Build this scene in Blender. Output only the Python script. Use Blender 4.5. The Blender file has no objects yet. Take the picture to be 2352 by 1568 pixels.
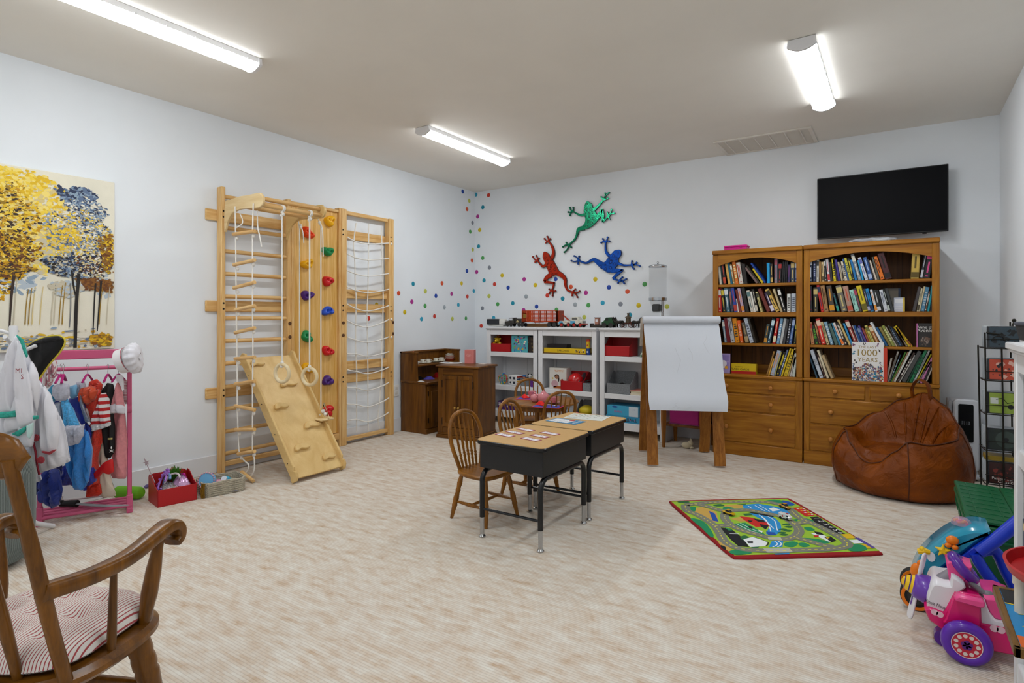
import bpy, math, random
from mathutils import Vector as V, Matrix as M, Euler
random.seed(11)
SC = bpy.context.scene
COL = SC.collection
# ------------------------------------------------------------------ camera
FPX, YAW, HZ, EYE = 1340.95, 0.586214, 727.94, 1.2
cd = bpy.data.cameras.new('camera'); cam = bpy.data.objects.new('camera', cd); COL.objects.link(cam)
cam.location = (0, 0, EYE); cam.rotation_euler = (math.pi/2, 0, YAW)
cd.sensor_width = 36; cd.lens = 36*FPX/2352; cd.shift_y = (HZ-784)/2352; cd.clip_start = .02
SC.camera = cam
# ------------------------------------------------------------------ world, exposure
w = bpy.data.worlds.new('world'); SC.world = w; w.use_nodes = True
w.node_tree.nodes['Background'].inputs[0].default_value = (.8, .85, .9, 1)
w.node_tree.nodes['Background'].inputs[1].default_value = .3
vs = SC.view_settings
vs.view_transform = 'Standard'; vs.look = 'None'; vs.gamma = 1; vs.use_curve_mapping = False
vs.exposure = 0.0
LAMP = 39
# ------------------------------------------------------------------ measuring helpers (sight lines met with real planes)
_s, _c = math.sin(YAW), math.cos(YAW)
def _ray(px, py):
    r = (px-1176)/FPX
    return V((-_s+_c*r, _c+_s*r, (HZ-py)/FPX))
def onZ(px, py, z=0.0):
    d = _ray(px, py); return V((0, 0, EYE))+d*((z-EYE)/d.z)
def onY(px, py, y):
    d = _ray(px, py); return V((0, 0, EYE))+d*(y/d.y)
def onX(px, py, x):
    d = _ray(px, py); return V((0, 0, EYE))+d*(x/d.x)
def onD(px, py, dep):
    return V((0, 0, EYE))+_ray(px, py)*dep
# ------------------------------------------------------------------ materials
def lin(h):
    if not isinstance(h, str): return tuple(h)
    o = []
    for i in (0, 2, 4):
        c = int(h[i:i+2], 16)/255
        o.append(c/12.92 if c <= .04045 else ((c+.055)/1.055)**2.4)
    return tuple(o)
_mc = {}
def base(name):
    m = bpy.data.materials.new(name); m.use_nodes = True
    nt = m.node_tree; b = nt.nodes['Principled BSDF']
    return m, nt, b
def N(nt, kind, **kw):
    n = nt.nodes.new(kind)
    for k, v in kw.items():
        if k.startswith('i_'):
            n.inputs[k[2:].replace('_', ' ')].default_value = v
        else: setattr(n, k, v)
    return n
def coords(nt, scale=(1, 1, 1), kind='Object'):
    t = N(nt, 'ShaderNodeTexCoord'); mp = N(nt, 'ShaderNodeMapping'); mp.inputs['Scale'].default_value = scale
    nt.links.new(t.outputs[kind], mp.inputs['Vector']); return mp.outputs['Vector']
def ramp(nt, fac, stops):
    r = N(nt, 'ShaderNodeValToRGB'); e = r.color_ramp.elements
    e[0].position, e[0].color = stops[0][0], (*lin(stops[0][1]), 1)
    e[1].position, e[1].color = stops[-1][0], (*lin(stops[-1][1]), 1)
    for p, c in stops[1:-1]:
        x = e.new(p); x.color = (*lin(c), 1)
    nt.links.new(fac, r.inputs[0]); return r.outputs[0]
def bump(nt, b, h, strength=.2, dist=.01):
    n = N(nt, 'ShaderNodeBump'); n.inputs['Strength'].default_value = strength; n.inputs['Distance'].default_value = dist
    nt.links.new(h, n.inputs['Height']); nt.links.new(n.outputs[0], b.inputs['Normal'])
def K(h, rough=.5, metal=0, var=.0, scale=20, bmp=0, bscale=60, coat=0, trans=0, sheen=0, ior=1.45, emit=0, alpha=1):
    """plain procedural surface: base colour with a slight mottling and an optional bump"""
    key = (h, rough, metal, var, scale, bmp, bscale, coat, trans, sheen, ior, emit, alpha)
    if key in _mc: return _mc[key]
    m, nt, b = base('surface_'+(h if isinstance(h, str) else 'mix')); c = lin(h)
    b.inputs['Base Color'].default_value = (*c, 1); b.inputs['Roughness'].default_value = rough
    b.inputs['Metallic'].default_value = metal; b.inputs['Coat Weight'].default_value = coat
    b.inputs['Transmission Weight'].default_value = trans; b.inputs['IOR'].default_value = ior
    b.inputs['Sheen Weight'].default_value = sheen; b.inputs['Alpha'].default_value = alpha
    if emit:
        b.inputs['Emission Color'].default_value = (*c, 1); b.inputs['Emission Strength'].default_value = emit
    if var:
        n = N(nt, 'ShaderNodeTexNoise', i_Scale=scale, i_Detail=3.0); nt.links.new(coords(nt), n.inputs['Vector'])
        a = tuple(x*(1-var) for x in c); d = tuple(min(1, x*(1+var)) for x in c)
        nt.links.new(ramp(nt, n.outputs[0], [(.3, a), (.7, d)]), b.inputs['Base Color'])
    if bmp:
        n = N(nt, 'ShaderNodeTexNoise', i_Scale=bscale, i_Detail=2.0); nt.links.new(coords(nt), n.inputs['Vector'])
        bump(nt, b, n.outputs[0], bmp, .005)
    _mc[key] = m; return m
def wood(c1, c2, axis=2, scale=6, stretch=14, rough=.45, coat=.15, contrast=(.35, .68), bmp=.05):
    key = ('w', c1, c2, axis, scale, stretch, rough, coat, contrast)
    if key in _mc: return _mc[key]
    m, nt, b = base('wood_'+c1)
    s = [stretch*.5]*3; s[axis] = .6
    n = N(nt, 'ShaderNodeTexNoise', i_Scale=scale, i_Detail=5.0, i_Distortion=.6); nt.links.new(coords(nt, s), n.inputs['Vector'])
    s2 = [60]*3; s2[axis] = 2.5
    n2 = N(nt, 'ShaderNodeTexNoise', i_Scale=4.0, i_Detail=2.0); nt.links.new(coords(nt, s2), n2.inputs['Vector'])
    mx = N(nt, 'ShaderNodeMath', operation='MULTIPLY_ADD'); mx.inputs[1].default_value = .35
    nt.links.new(n2.outputs[0], mx.inputs[0])
    sb = N(nt, 'ShaderNodeMath', operation='SUBTRACT'); sb.inputs[1].default_value = .175
    nt.links.new(n.outputs[0], sb.inputs[0]); nt.links.new(sb.outputs[0], mx.inputs[2])
    nt.links.new(ramp(nt, mx.outputs[0], [(contrast[0], c1), (contrast[1], c2)]), b.inputs['Base Color'])
    b.inputs['Roughness'].default_value = rough; b.inputs['Coat Weight'].default_value = coat*.35; b.inputs['Coat Roughness'].default_value = .25; b.inputs['Specular IOR Level'].default_value = .28
    bump(nt, b, n2.outputs[0], bmp, .002)
    _mc[key] = m; return m
def stripes(c1, c2, freq, axis=0, duty=.5, rough=.8, kind='Object', soft=.02, bmp=0):
    key = ('s', c1, c2, freq, axis, duty, kind)
    if key in _mc: return _mc[key]
    m, nt, b = base('stripes_'+c1)
    sp = N(nt, 'ShaderNodeSeparateXYZ'); nt.links.new(coords(nt, kind=kind), sp.inputs[0])
    mu = N(nt, 'ShaderNodeMath', operation='MULTIPLY'); mu.inputs[1].default_value = freq; nt.links.new(sp.outputs[axis], mu.inputs[0])
    fr = N(nt, 'ShaderNodeMath', operation='FRACT'); nt.links.new(mu.outputs[0], fr.inputs[0])
    nt.links.new(ramp(nt, fr.outputs[0], [(duty-soft, c1), (duty+soft, c2)]), b.inputs['Base Color'])
    b.inputs['Roughness'].default_value = rough
    _mc[key] = m; return m
# ------------------------------------------------------------------ mesh builder
def rot(x=0, y=0, z=0):
    return Euler((math.radians(x), math.radians(y), math.radians(z))).to_matrix().to_4x4()
def at(x, y=None, z=None):
    return M.Translation(V((x, y, z)) if y is not None else V(x))
def scl(x, y, z): return M.Diagonal((x, y, z, 1))
def axes(o, ax, ay, az=None):
    """matrix whose local x, y, z run along the given world directions"""
    ax = V(ax).normalized(); ay = V(ay).normalized(); az = V(az).normalized() if az else ax.cross(ay).normalized()
    m = M((ax, ay, az)).transposed().to_4x4(); m.translation = V(o); return m
def spline(pts, n=6, closed=False):
    P = [V(p) for p in pts]; k = len(P); out = []
    for i in range(k if closed else k-1):
        a = P[(i-1) % k] if closed or i else P[0]; b = P[i]; c = P[(i+1) % k]
        d = P[(i+2) % k] if closed or i+2 < k else P[-1]
        for j in range(n):
            t = j/n
            out.append(.5*((2*b)+(c-a)*t+(2*a-5*b+4*c-d)*t*t+(3*b-a-3*c+d)*t*t*t))
    if not closed: out.append(P[-1])
    return out
def lerp(a, b, t): return a+(b-a)*t
def interp(keys, t):
    for (t0, v0), (t1, v1) in zip(keys, keys[1:]):
        if t <= t1: 
            k = 0 if t1 == t0 else max(0, (t-t0)/(t1-t0)); return v0+(v1-v0)*k
    return keys[-1][1]
class MB:
    def __init__(s, T=None): s.v = []; s.f = []; s.m = []; s.T = T or M.Identity(4)
    def add(s, vs, fs, m=0, T=None):
        k = len(s.v); A = s.T @ T if T is not None else s.T
        s.v += [A @ V(p) for p in vs]; s.f += [tuple(i+k for i in f) for f in fs]; s.m += [m]*len(fs); return s
    def box(s, c, d, R=None, b=.003, m=0):
        T = at(c) @ R if R is not None else at(c)
        h = [x/2 for x in d]; b = min(b, min(h)*.9)
        if b <= 0:
            vs = [(x*h[0], y*h[1], z*h[2]) for x in (-1, 1) for y in (-1, 1) for z in (-1, 1)]
            return s.add(vs, [(0, 1, 3, 2), (4, 6, 7, 5), (0, 4, 5, 1), (2, 3, 7, 6), (0, 2, 6, 4), (1, 5, 7, 3)], m, T)
        vs = []; ix = {}
        for x in (-1, 1):
            for y in (-1, 1):
                for z in (-1, 1):
                    for a in range(3):
                        p = [x*(h[0]-b), y*(h[1]-b), z*(h[2]-b)]; p[a] = (x, y, z)[a]*h[a]
                        ix[x, y, z, a] = len(vs); vs.append(p)
        fs = []
        for a in range(3):
            for sg in (-1, 1):
                q = []
                for u, w_ in ((-1, -1), (1, -1), (1, 1), (-1, 1)):
                    k = [0, 0, 0]; k[a] = sg; k[(a+1) % 3] = u; k[(a+2) % 3] = w_; q.append(ix[(*k, a)])
                fs.append(tuple(q if sg > 0 else q[::-1]))
        for a in range(3):
            b1, b2 = (a+1) % 3, (a+2) % 3
            for u in (-1, 1):
                for w_ in (-1, 1):
                    k0 = [0, 0, 0]; k1 = [0, 0, 0]; k0[a] = -1; k1[a] = 1
                    for k in (k0, k1): k[b1] = u; k[b2] = w_
                    q = [ix[(*k0, b1)], ix[(*k1, b1)], ix[(*k1, b2)], ix[(*k0, b2)]]
                    fs.append(tuple(q[::-1] if u*w_ > 0 else q))
        for x in (-1, 1):
            for y in (-1, 1):
                for z in (-1, 1):
                    q = [ix[x, y, z, a] for a in range(3)]; fs.append(tuple(q if x*y*z > 0 else q[::-1]))
        return s.add(vs, fs, m, T)
    def span(s, a, b, bev=.003, m=0):
        a = V(a); b = V(b); return s.box((a+b)/2, [abs(x) for x in (b-a)], None, bev, m)
    def rings(s, rs, m=0, T=None, cap=True, closed=False):
        n = len(rs[0]); vs = [p for r in rs for p in r]; fs = []; k = len(rs)
        for i in range(k if closed else k-1):
            a = i*n; b = ((i+1) % k)*n
            for j in range(n): fs.append((a+j, a+(j+1) % n, b+(j+1) % n, b+j))
        if cap and not closed: fs += [tuple(range(n))[::-1], tuple(range((k-1)*n, k*n))]
        return s.add(vs, fs, m, T)
    def tube(s, pts, r, n=8, m=0, closed=False, cap=True, flat=1.0, up=None, T=None):
        P = [V(p) for p in pts]; k = len(P); R = r if isinstance(r, (list, tuple)) else [r]*k
        t0 = (P[1]-P[0]).normalized(); u = V(up) if up else (V((0, 0, 1)) if abs(t0.z) < .9 else V((1, 0, 0)))
        u = (u-t0*u.dot(t0)).normalized(); rs = []
        for i in range(k):
            t = (P[(i+1) % k]-P[i-1]) if closed or 0 < i < k-1 else (P[1]-P[0] if i == 0 else P[-1]-P[-2])
            if t.length < 1e-9: t = t0
            t = t.normalized(); u = u-t*u.dot(t)
            u = u.normalized() if u.length > 1e-6 else t.orthogonal().normalized()
            w_ = t.cross(u)
            rs.append([P[i]+(w_*math.cos(2*math.pi*j/n)+u*math.sin(2*math.pi*j/n)*flat)*R[i] for j in range(n)])
        return s.rings(rs, m, T, cap, closed)
    def rod(s, a, b, r, r2=None, n=10, m=0): return s.tube([a, b], [r, r if r2 is None else r2], n, m)
    def lathe(s, prof, n=20, m=0, T=None, cap=True):
        return s.rings([[(r*math.cos(2*math.pi*j/n), r*math.sin(2*math.pi*j/n), z) for j in range(n)] for r, z in prof], m, T, cap)
    def turned(s, a, b, prof, n=10, m=0):
        """turned spindle from a to b; prof = [(t, radius)]"""
        a = V(a); b = V(b); return s.tube([a+(b-a)*t for t, r in prof], [r for t, r in prof], n, m)
    def ball(s, c, r, n=12, m=0, R=None):
        r = (r, r, r) if not isinstance(r, (tuple, list)) else r; k = max(5, n//2+1)
        rs = [[(r[0]*math.sin(math.pi*i/k)*math.cos(2*math.pi*j/n), r[1]*math.sin(math.pi*i/k)*math.sin(2*math.pi*j/n), -r[2]*math.cos(math.pi*i/k)) for j in range(n)] for i in range(1, k)]
        vs = [p for q in rs for p in q]+[(0, 0, -r[2]), (0, 0, r[2])]; fs = []
        for i in range(k-2):
            for j in range(n): fs.append((i*n+j, i*n+(j+1) % n, (i+1)*n+(j+1) % n, (i+1)*n+j))
        e = (k-1)*n
        for j in range(n): fs.append((e, (j+1) % n, j)); fs.append((e+1, (k-2)*n+j, (k-2)*n+(j+1) % n))
        return s.add(vs, fs, m, at(c) @ R if R is not None else at(c))
    def prism(s, pts, t, T=None, m=0, m2=None, b=0):
        """outline in local xy, extruded from z=0 to z=t"""
        P = [V((p[0], p[1], 0)) for p in pts]
        ar = sum(P[i-1].x*P[i].y-P[i].x*P[i-1].y for i in range(len(P)))
        if ar < 0: P = P[::-1]
        n = len(P)
        if b:
            Q = inset(P, b)
            lay = [(Q, 0), (P, b), (P, t-b), (Q, t)]
        else: lay = [(P, 0), (P, t)]
        vs = [(p.x, p.y, z) for L, z in lay for p in L]; fs = []
        for i in range(len(lay)-1):
            for j in range(n): fs.append((i*n+j, i*n+(j+1) % n, (i+1)*n+(j+1) % n, (i+1)*n+j))
        s.add(vs, fs+[tuple(range(n))[::-1]], m, T)
        return s.add([vs[i] for i in range((len(lay)-1)*n, len(lay)*n)], [tuple(range(n))], m if m2 is None else m2, T)
    def poly(s, pts, m=0, T=None): return s.add([tuple(p) if len(p) == 3 else (p[0], p[1], 0) for p in pts], [tuple(range(len(pts)))], m, T)
    def disc(s, c, r, n=16, m=0, T=None, ry=None, z=0):
        return s.poly([(c[0]+r*math.cos(2*math.pi*j/n), c[1]+(ry or r)*math.sin(2*math.pi*j/n), z) for j in range(n)], m, T)
    def quad(s, x0, y0, x1, y1, z=0, m=0, T=None): return s.poly([(x0, y0, z), (x1, y0, z), (x1, y1, z), (x0, y1, z)], m, T)
    def strip(s, pts, wd, z=0, m=0, T=None):
        """flat ribbon in local xy"""
        P = [V((p[0], p[1], 0)) for p in pts]; W = wd if isinstance(wd, (list, tuple)) else [wd]*len(P); vs = []
        for i, p in enumerate(P):
            t = (P[min(i+1, len(P)-1)]-P[max(i-1, 0)]).normalized(); q = V((-t.y, t.x, 0))*W[i]/2
            vs += [(p.x+q.x, p.y+q.y, z), (p.x-q.x, p.y-q.y, z)]
        return s.add(vs, [(2*i, 2*i+1, 2*i+3, 2*i+2) for i in range(len(P)-1)], m, T)
    def grid(s, fn, nu, nv, m=0, T=None, wrap=False):
        vs = [fn(i/nu, j/nv) for i in range(nu+(0 if wrap else 1)) for j in range(nv+1)]; fs = []
        for i in range(nu):
            for j in range(nv):
                a = i*(nv+1)+j; b = ((i+1) % nu if wrap else i+1)*(nv+1)+j; fs.append((a, b, b+1, a+1))
        return s.add(vs, fs, m, T)
    def text(s, body, T, h=.02, fit=None, m=0, ext=0):
        vs, fs, w_, hh = glyphs(body)
        k = h/hh; kx = k
        if fit: kx = min(k, fit/(w_+1e-6)) if fit > 0 else -fit/(w_+1e-6)
        return s.add([((x-w_/2)*kx, (y-hh/2)*k, 0) for x, y in vs], fs, m, T)
def inset(P, b):
    n = len(P); out = []
    for i in range(n):
        a = (P[i]-P[i-1]); c = (P[(i+1) % n]-P[i])
        a = a.normalized() if a.length > 1e-9 else V((1, 0, 0)); c = c.normalized() if c.length > 1e-9 else a
        na = V((-a.y, a.x, 0)); nc = V((-c.y, c.x, 0)); q = na+nc
        q = q.normalized() if q.length > 1e-6 else na
        out.append(P[i]+q*b/max(.4, q.dot(na)))
    return out
_gl = {}
def glyphs(body):
    if body in _gl: return _gl[body]
    cu = bpy.data.curves.new('lettering', 'FONT'); cu.body = body; cu.resolution_u = 2
    o = bpy.data.objects.new('lettering', cu); me = o.to_mesh()
    vs = [(v.co.x, v.co.y) for v in me.vertices]; fs = [tuple(p.vertices) for p in me.polygons]
    o.to_mesh_clear(); bpy.data.objects.remove(o); bpy.data.curves.remove(cu)
    x0 = min(v[0] for v in vs); x1 = max(v[0] for v in vs); y0 = min(v[1] for v in vs); y1 = max(v[1] for v in vs)
    _gl[body] = ([(x-x0, y-y0) for x, y in vs], fs, x1-x0, y1-y0); return _gl[body]
def put(name, mb, mat, parent=None, loc=None, R=None, sharp=38, flat=False):
    """link one mesh object; with a parent it is a part of that thing"""
    me = bpy.data.meshes.new(name); me.from_pydata([tuple(v) for v in mb.v], [], mb.f)
    for m in (mat if isinstance(mat, (list, tuple)) else [mat]): me.materials.append(m)
    if len(me.materials) > 1: me.polygons.foreach_set('material_index', mb.m)
    if not flat:
        me.polygons.foreach_set('use_smooth', [True]*len(me.polygons)); me.set_sharp_from_angle(angle=math.radians(sharp))
    me.update()
    o = bpy.data.objects.new(name, me); COL.objects.link(o)
    if R is not None: o.matrix_local = R
    if loc is not None: o.location = loc
    if parent is not None: o.parent = parent
    return o
def tag(o, label, cat, group=None):
    o['label'] = label; o['category'] = cat
    if group: o['group'] = group
    return o
def thing(name, label, cat, loc=(0, 0, 0), rz=0, group=None, T=None):
    o = bpy.data.objects.new(name, None); COL.objects.link(o); o.empty_display_size = .05
    if T is not None: o.matrix_world = T
    else: o.location = loc; o.rotation_euler = (0, 0, math.radians(rz))
    return tag(o, label, cat, group)
def struct(name, mb, mat):
    o = put(name, mb, mat); o['kind'] = 'structure'; return o
def dup(root, label, loc=None, rz=None, group=None, T=None):
    r = root.copy(); COL.objects.link(r); r['label'] = label
    if T is not None: r.matrix_world = T
    if loc is not None: r.location = loc
    if rz is not None: r.rotation_euler = (0, 0, math.radians(rz))
    if group: r['group'] = group
    for ch in list(root.children):
        c = ch.copy(); COL.objects.link(c); c.parent = r
        for g in list(ch.children):
            d = g.copy(); COL.objects.link(d); d.parent = c
    return r
def mb(T=None): return MB(T)
# ================================================================== room shell
WL, WR, WB, WF, CE = -4.405, .64, 5.81, -2.6, 2.756
def carpet():
    m, nt, b = base('carpet_ribbed')
    tc = N(nt, 'ShaderNodeTexCoord'); sp = N(nt, 'ShaderNodeSeparateXYZ'); nt.links.new(tc.outputs['Object'], sp.inputs[0])
    rib = N(nt, 'ShaderNodeMath', operation='MULTIPLY'); rib.inputs[1].default_value = 1/.0125; nt.links.new(sp.outputs[1], rib.inputs[0])
    fl = N(nt, 'ShaderNodeMath', operation='FLOOR'); nt.links.new(rib.outputs[0], fl.inputs[0])
    def noise(kx, ky, src, det=2.0, off=0):
        cx = N(nt, 'ShaderNodeMath', operation='MULTIPLY'); cx.inputs[1].default_value = kx; nt.links.new(sp.outputs[0], cx.inputs[0])
        cy = N(nt, 'ShaderNodeMath', operation='MULTIPLY'); cy.inputs[1].default_value = ky; nt.links.new(src, cy.inputs[0])
        cb = N(nt, 'ShaderNodeCombineXYZ'); cb.inputs[2].default_value = off
        nt.links.new(cx.outputs[0], cb.inputs[0]); nt.links.new(cy.outputs[0], cb.inputs[1])
        n = N(nt, 'ShaderNodeTexNoise', i_Scale=1.0, i_Detail=det); nt.links.new(cb.outputs[0], n.inputs['Vector']); return n.outputs[0]
    n1 = noise(11, .5, fl.outputs[0], 2.0); n2 = noise(8, 24, sp.outputs[1], 2.0, 4.2); n3 = noise(60, 1.7, fl.outputs[0], 1.0, 9)
    a = N(nt, 'ShaderNodeMath', operation='MULTIPLY_ADD'); a.inputs[1].default_value = .55; nt.links.new(n1, a.inputs[0])
    a2 = N(nt, 'ShaderNodeMath', operation='MULTIPLY'); a2.inputs[1].default_value = .36; nt.links.new(n2, a2.inputs[0]); nt.links.new(a2.outputs[0], a.inputs[2])
    a3 = N(nt, 'ShaderNodeMath', operation='MULTIPLY_ADD'); a3.inputs[1].default_value = .16; nt.links.new(n3, a3.inputs[0]); nt.links.new(a.outputs[0], a3.inputs[2])
    col = ramp(nt, a3.outputs[0], [(.36, 'e2ded5'), (.50, 'd9d0c4'), (.60, 'd2c3b2'), (.74, 'bea387')])
    fr = N(nt, 'ShaderNodeMath', operation='FRACT'); nt.links.new(rib.outputs[0], fr.inputs[0])
    pp = N(nt, 'ShaderNodeMath', operation='PINGPONG'); pp.inputs[1].default_value = .5; nt.links.new(fr.outputs[0], pp.inputs[0])
    gap = ramp(nt, pp.outputs[0], [(.0, (.77, .74, .71)), (.22, (1, 1, 1))])
    mx = N(nt, 'ShaderNodeMix', data_type='RGBA', blend_type='MULTIPLY'); mx.inputs[0].default_value = .75
    nt.links.new(col, mx.inputs[6]); nt.links.new(gap, mx.inputs[7]); nt.links.new(mx.outputs[2], b.inputs['Base Color'])
    b.inputs['Roughness'].default_value = .95; b.inputs['Specular IOR Level'].default_value = .1
    f = N(nt, 'ShaderNodeTexNoise', i_Scale=260.0, i_Detail=1.0); nt.links.new(tc.outputs['Object'], f.inputs['Vector'])
    hs = N(nt, 'ShaderNodeMath', operation='MULTIPLY_ADD'); hs.inputs[1].default_value = .5; nt.links.new(f.outputs[0], hs.inputs[0]); nt.links.new(pp.outputs[0], hs.inputs[2])
    bump(nt, b, hs.outputs[0], .5, .004)
    return m
def plaster(h, v=.015):
    m, nt, b = base('painted_plaster'); c = lin(h)
    n = N(nt, 'ShaderNodeTexNoise', i_Scale=3.0, i_Detail=4.0); nt.links.new(coords(nt), n.inputs['Vector'])
    nt.links.new(ramp(nt, n.outputs[0], [(.3, tuple(x*(1-v) for x in c)), (.7, tuple(min(1, x*(1+v)) for x in c))]), b.inputs['Base Color'])
    b.inputs['Roughness'].default_value = .75
    f = N(nt, 'ShaderNodeTexNoise', i_Scale=220.0, i_Detail=2.0); nt.links.new(coords(nt), f.inputs['Vector']); bump(nt, b, f.outputs[0], .08, .002)
    return m
WALL = plaster('ebf0f5'); CEIL = plaster('efebe3'); TRIM = K('e2e4e8', .4)
struct('floor', mb().span((WL-.1, WF-.1, -.1), (WR+.1, WB+.1, 0), 0), carpet())
struct('ceiling', mb().span((WL-.1, WF-.1, CE), (WR+.1, WB+.1, CE+.1), 0), CEIL)
struct('wall_left', mb().span((WL-.1, WF-.1, 0), (WL, WB+.1, CE), 0), WALL)
struct('wall_right', mb().span((WR, WF-.1, 0), (WR+.1, WB+.1, CE), 0), WALL)
struct('wall_back', mb().span((WL, WB, 0), (WR, WB+.1, CE), 0), WALL)
struct('wall_front', mb().span((WL, WF-.1, 0), (WR, WF, CE), 0), WALL)
BH = .14
struct('baseboard_left', mb().span((WL, WF, 0), (WL+.016, WB, BH), .004), TRIM)
struct('baseboard_back', mb().span((WL+.016, WB-.016, 0), (WR-.016, WB, BH), .004), TRIM)
struct('baseboard_right', mb().span((WR-.016, WF, 0), (WR, WB, BH), .004), TRIM)
# ------------------------------------------------------------------ ceiling lamps
WHITE = K('eeeef0', .35); OUTLET = K('f0efec', .3)
def lens_mat(k=1.0):
    m, nt, b = base('lit_diffuser'); b.inputs['Base Color'].default_value = (.9, .9, .9, 1)
    b.inputs['Emission Color'].default_value = (.94, .975, 1, 1); b.inputs['Emission Strength'].default_value = LAMP*k; return m
LENS = [lens_mat(), lens_mat(.3)]
def lamp(x, y0, y1, label):
    t = thing('ceiling_lamp', label, 'ceiling light', (x, (y0+y1)/2, CE), 0, 'wraparound ceiling lamps'); L = (y1-y0)/2; hw = .07
    prof = [(-hw+.004, -.033)]+[(-hw+2*hw*i/12, -.042-.024*math.sin(math.pi*i/12)**.8) for i in range(13)]+[(hw-.004, -.033)]
    b = mb().box((0, 0, -.017), (2*hw-.008, 2*L, .034), None, .003)
    put('housing', b, WHITE, t)
    g = mb()
    for i in range(8):
        for sx in (-1, 1): g.box((sx*(hw-.001), -L+.08+(2*L-.16)*i/7, -.03), (.008, .012, .012), None, .002)
    put('clip', g, WHITE, t)
    g = mb().rings([[(px, y, pz) for px, pz in prof] for y in (-L+.012, L-.012)]); g.m = [1 if i in (0, 1, 12, 13) else 0 for i in range(len(g.m))]
    put('lens', g, LENS, t, sharp=60)
    out = [(-hw, -.004)]+[(-hw-.005+2*(hw+.005)*i/12, -.042-.029*math.sin(math.pi*i/12)**.8) for i in range(13)]+[(hw, -.004)]
    for y in (-L-.006, L-.014):
        put('end_cap', mb().rings([[(px, y, pz) for px, pz in out], [(px, y+.02, pz) for px, pz in out]]), WHITE, t)
    return t
lamp(-3.27, .86, 2.09, 'long lit white lamp on the ceiling, cut off by the top left edge')
lamp(-3.25, 3.57, 4.76, 'lit white strip lamp on the ceiling towards the dotted corner')
lamp(-.455, 3.60, 4.76, 'lit white strip lamp on the ceiling in front of the television')
lamp(-.455, .86, 2.09, 'lit white strip lamp on the ceiling nearest the right wall and camera')
lamp(-3.27, -1.9, -.7, 'unseen strip lamp added for brightness on the ceiling behind the rocking chair')  # added out of view to brighten the room
lamp(-.455, -1.9, -.7, 'unseen strip lamp added for brightness on the ceiling behind the camera')  # second of the unseen pair, also added as extra light
# ------------------------------------------------------------------ return air grille, outlet
t = thing('air_vent', 'flat white slotted return air grille on the ceiling above the bookcases', 'vent', (-.99, 5.56, CE))
put('frame', mb().box((0, -.235, -.006), (.78, .03, .012)).box((0, .225, -.006), (.78, .03, .012)).box((-.375, 0, -.006), (.03, .44, .012)).box((.375, 0, -.006), (.03, .44, .012)), K('e6e1d8', .6), t)
g = mb()
for i in range(46):
    g.box((0, -.215+i*.0094, -.005), (.72, .0075, .002), rot(14), 0)
for i in range(6): g.box((-.3+i*.12, 0, -.008), (.008, .44, .006), None, 0)
put('louver', g, K('ebe6de', .6), t)
t = thing('wall_outlet', 'small white wall outlet low on the left wall beside the wooden toy hutch', 'outlet', (WL, 4.43, .43))
put('cover_plate', mb().box((.004, 0, 0), (.008, .075, .12), None, .003), OUTLET, t)
put('socket', mb().box((.009, 0, .025), (.004, .034, .03), None, .002).box((.009, 0, -.025), (.004, .034, .03), None, .002), K('dedcd6', .3), t)
# ================================================================== climbing frame on the left wall
PINE = wood('d09c58', 'eac68a', 2, 5, 16, .42, .2, (.3, .7)); PINEX = wood('d09c58', 'eac68a', 0, 5, 16, .42, .2, (.3, .7)); PINEY = wood('d09c58', 'eac68a', 1, 5, 16, .42, .2, (.3, .7))
PANEL = wood('d6a24e', 'eac07a', 2, 3, 30, .42, .2, (.35, .65)); BIRCH = wood('d6b171', 'e8c98c', 0, 2.5, 8, .45, .1, (.3, .75)); PALE = wood('dfc08a', 'ecd3a3', 0, 3, 18, .45, .1)
ROPE = K('ece9e2', .8, bmp=.3, bscale=400); BOLT = K('2b2724', .4, .6); HOLE = K('5b3a1e', .6)
t = thing('climbing_gym', 'pine wall climbing gym with ladder rungs, a board of coloured holds and a rope net', 'climbing gym', (-4.35, 3.4, 0))
L = at(4.35, -3.4, 0)   # world to local
XF = -4.315
def yx(px, py=700, x=XF): return onX(px, py, x).y
yA, yB0, yB1, yC0, yC1, yD0, yD1 = 2.486, yx(661), yx(676), yx(779), yx(797), yx(894.5), yx(905)
posts = [(yA, yA+.034, 2.2), (yB0, yB0+.034, 2.2), (yB0+.036, yB1, 2.19), (yC0, yC0+.03, 2.21), (yC0+.033, yC1, 2.21), (yD0, yD1, 2.2)]
for a, b_, h in posts:
    put('post', mb(L).span((-4.382, a, .0), (XF, b_, h), .004), PINE, t)
g = mb(L)
for a in (yA+.017, yC0+.045, yD0+.02):
    for z in (1.99, 1.285, .62):
        for dz in (.022, -.022):
            g.rod((XF-.002, a, z+dz), (XF+.003, a, z+dz), .007, n=10)
put('bolt', g, BOLT, t)
for z in (1.145, 1.03):
    for y in (yB0+.02, yC0+.048, yD1-.014): put('plug', mb(L).rod((XF-.001, y, z), (XF+.003, y, z), .016, n=14), HOLE, t)
for z in (1.985, 1.285, .615):
    put('wall_rail', mb(L).span((WL+.001, 2.405, z-.043), (-4.384, yD1-.012, z+.043), .006), PINEY, t)
RZ = [2.13, 1.89, 1.71, 1.535, 1.36, 1.19, 1.015, .84, .66, .49, .315, .145]
for i, z in enumerate(RZ):
    put('rung', mb(L).rod((-4.345, yA+.03, z), (-4.345, yB0+.004, z), .0165, n=12), PINEY, t)
put('rung', mb(L).span((-4.37, yA+.03, .045), (-4.34, yB0+.004, .085), .006), PINEY, t)
put('climbing_panel', mb(L).span((-4.365, yB1-.002, .13), (-4.338, yC0+.002, 2.17), .002), PANEL, t)
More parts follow.
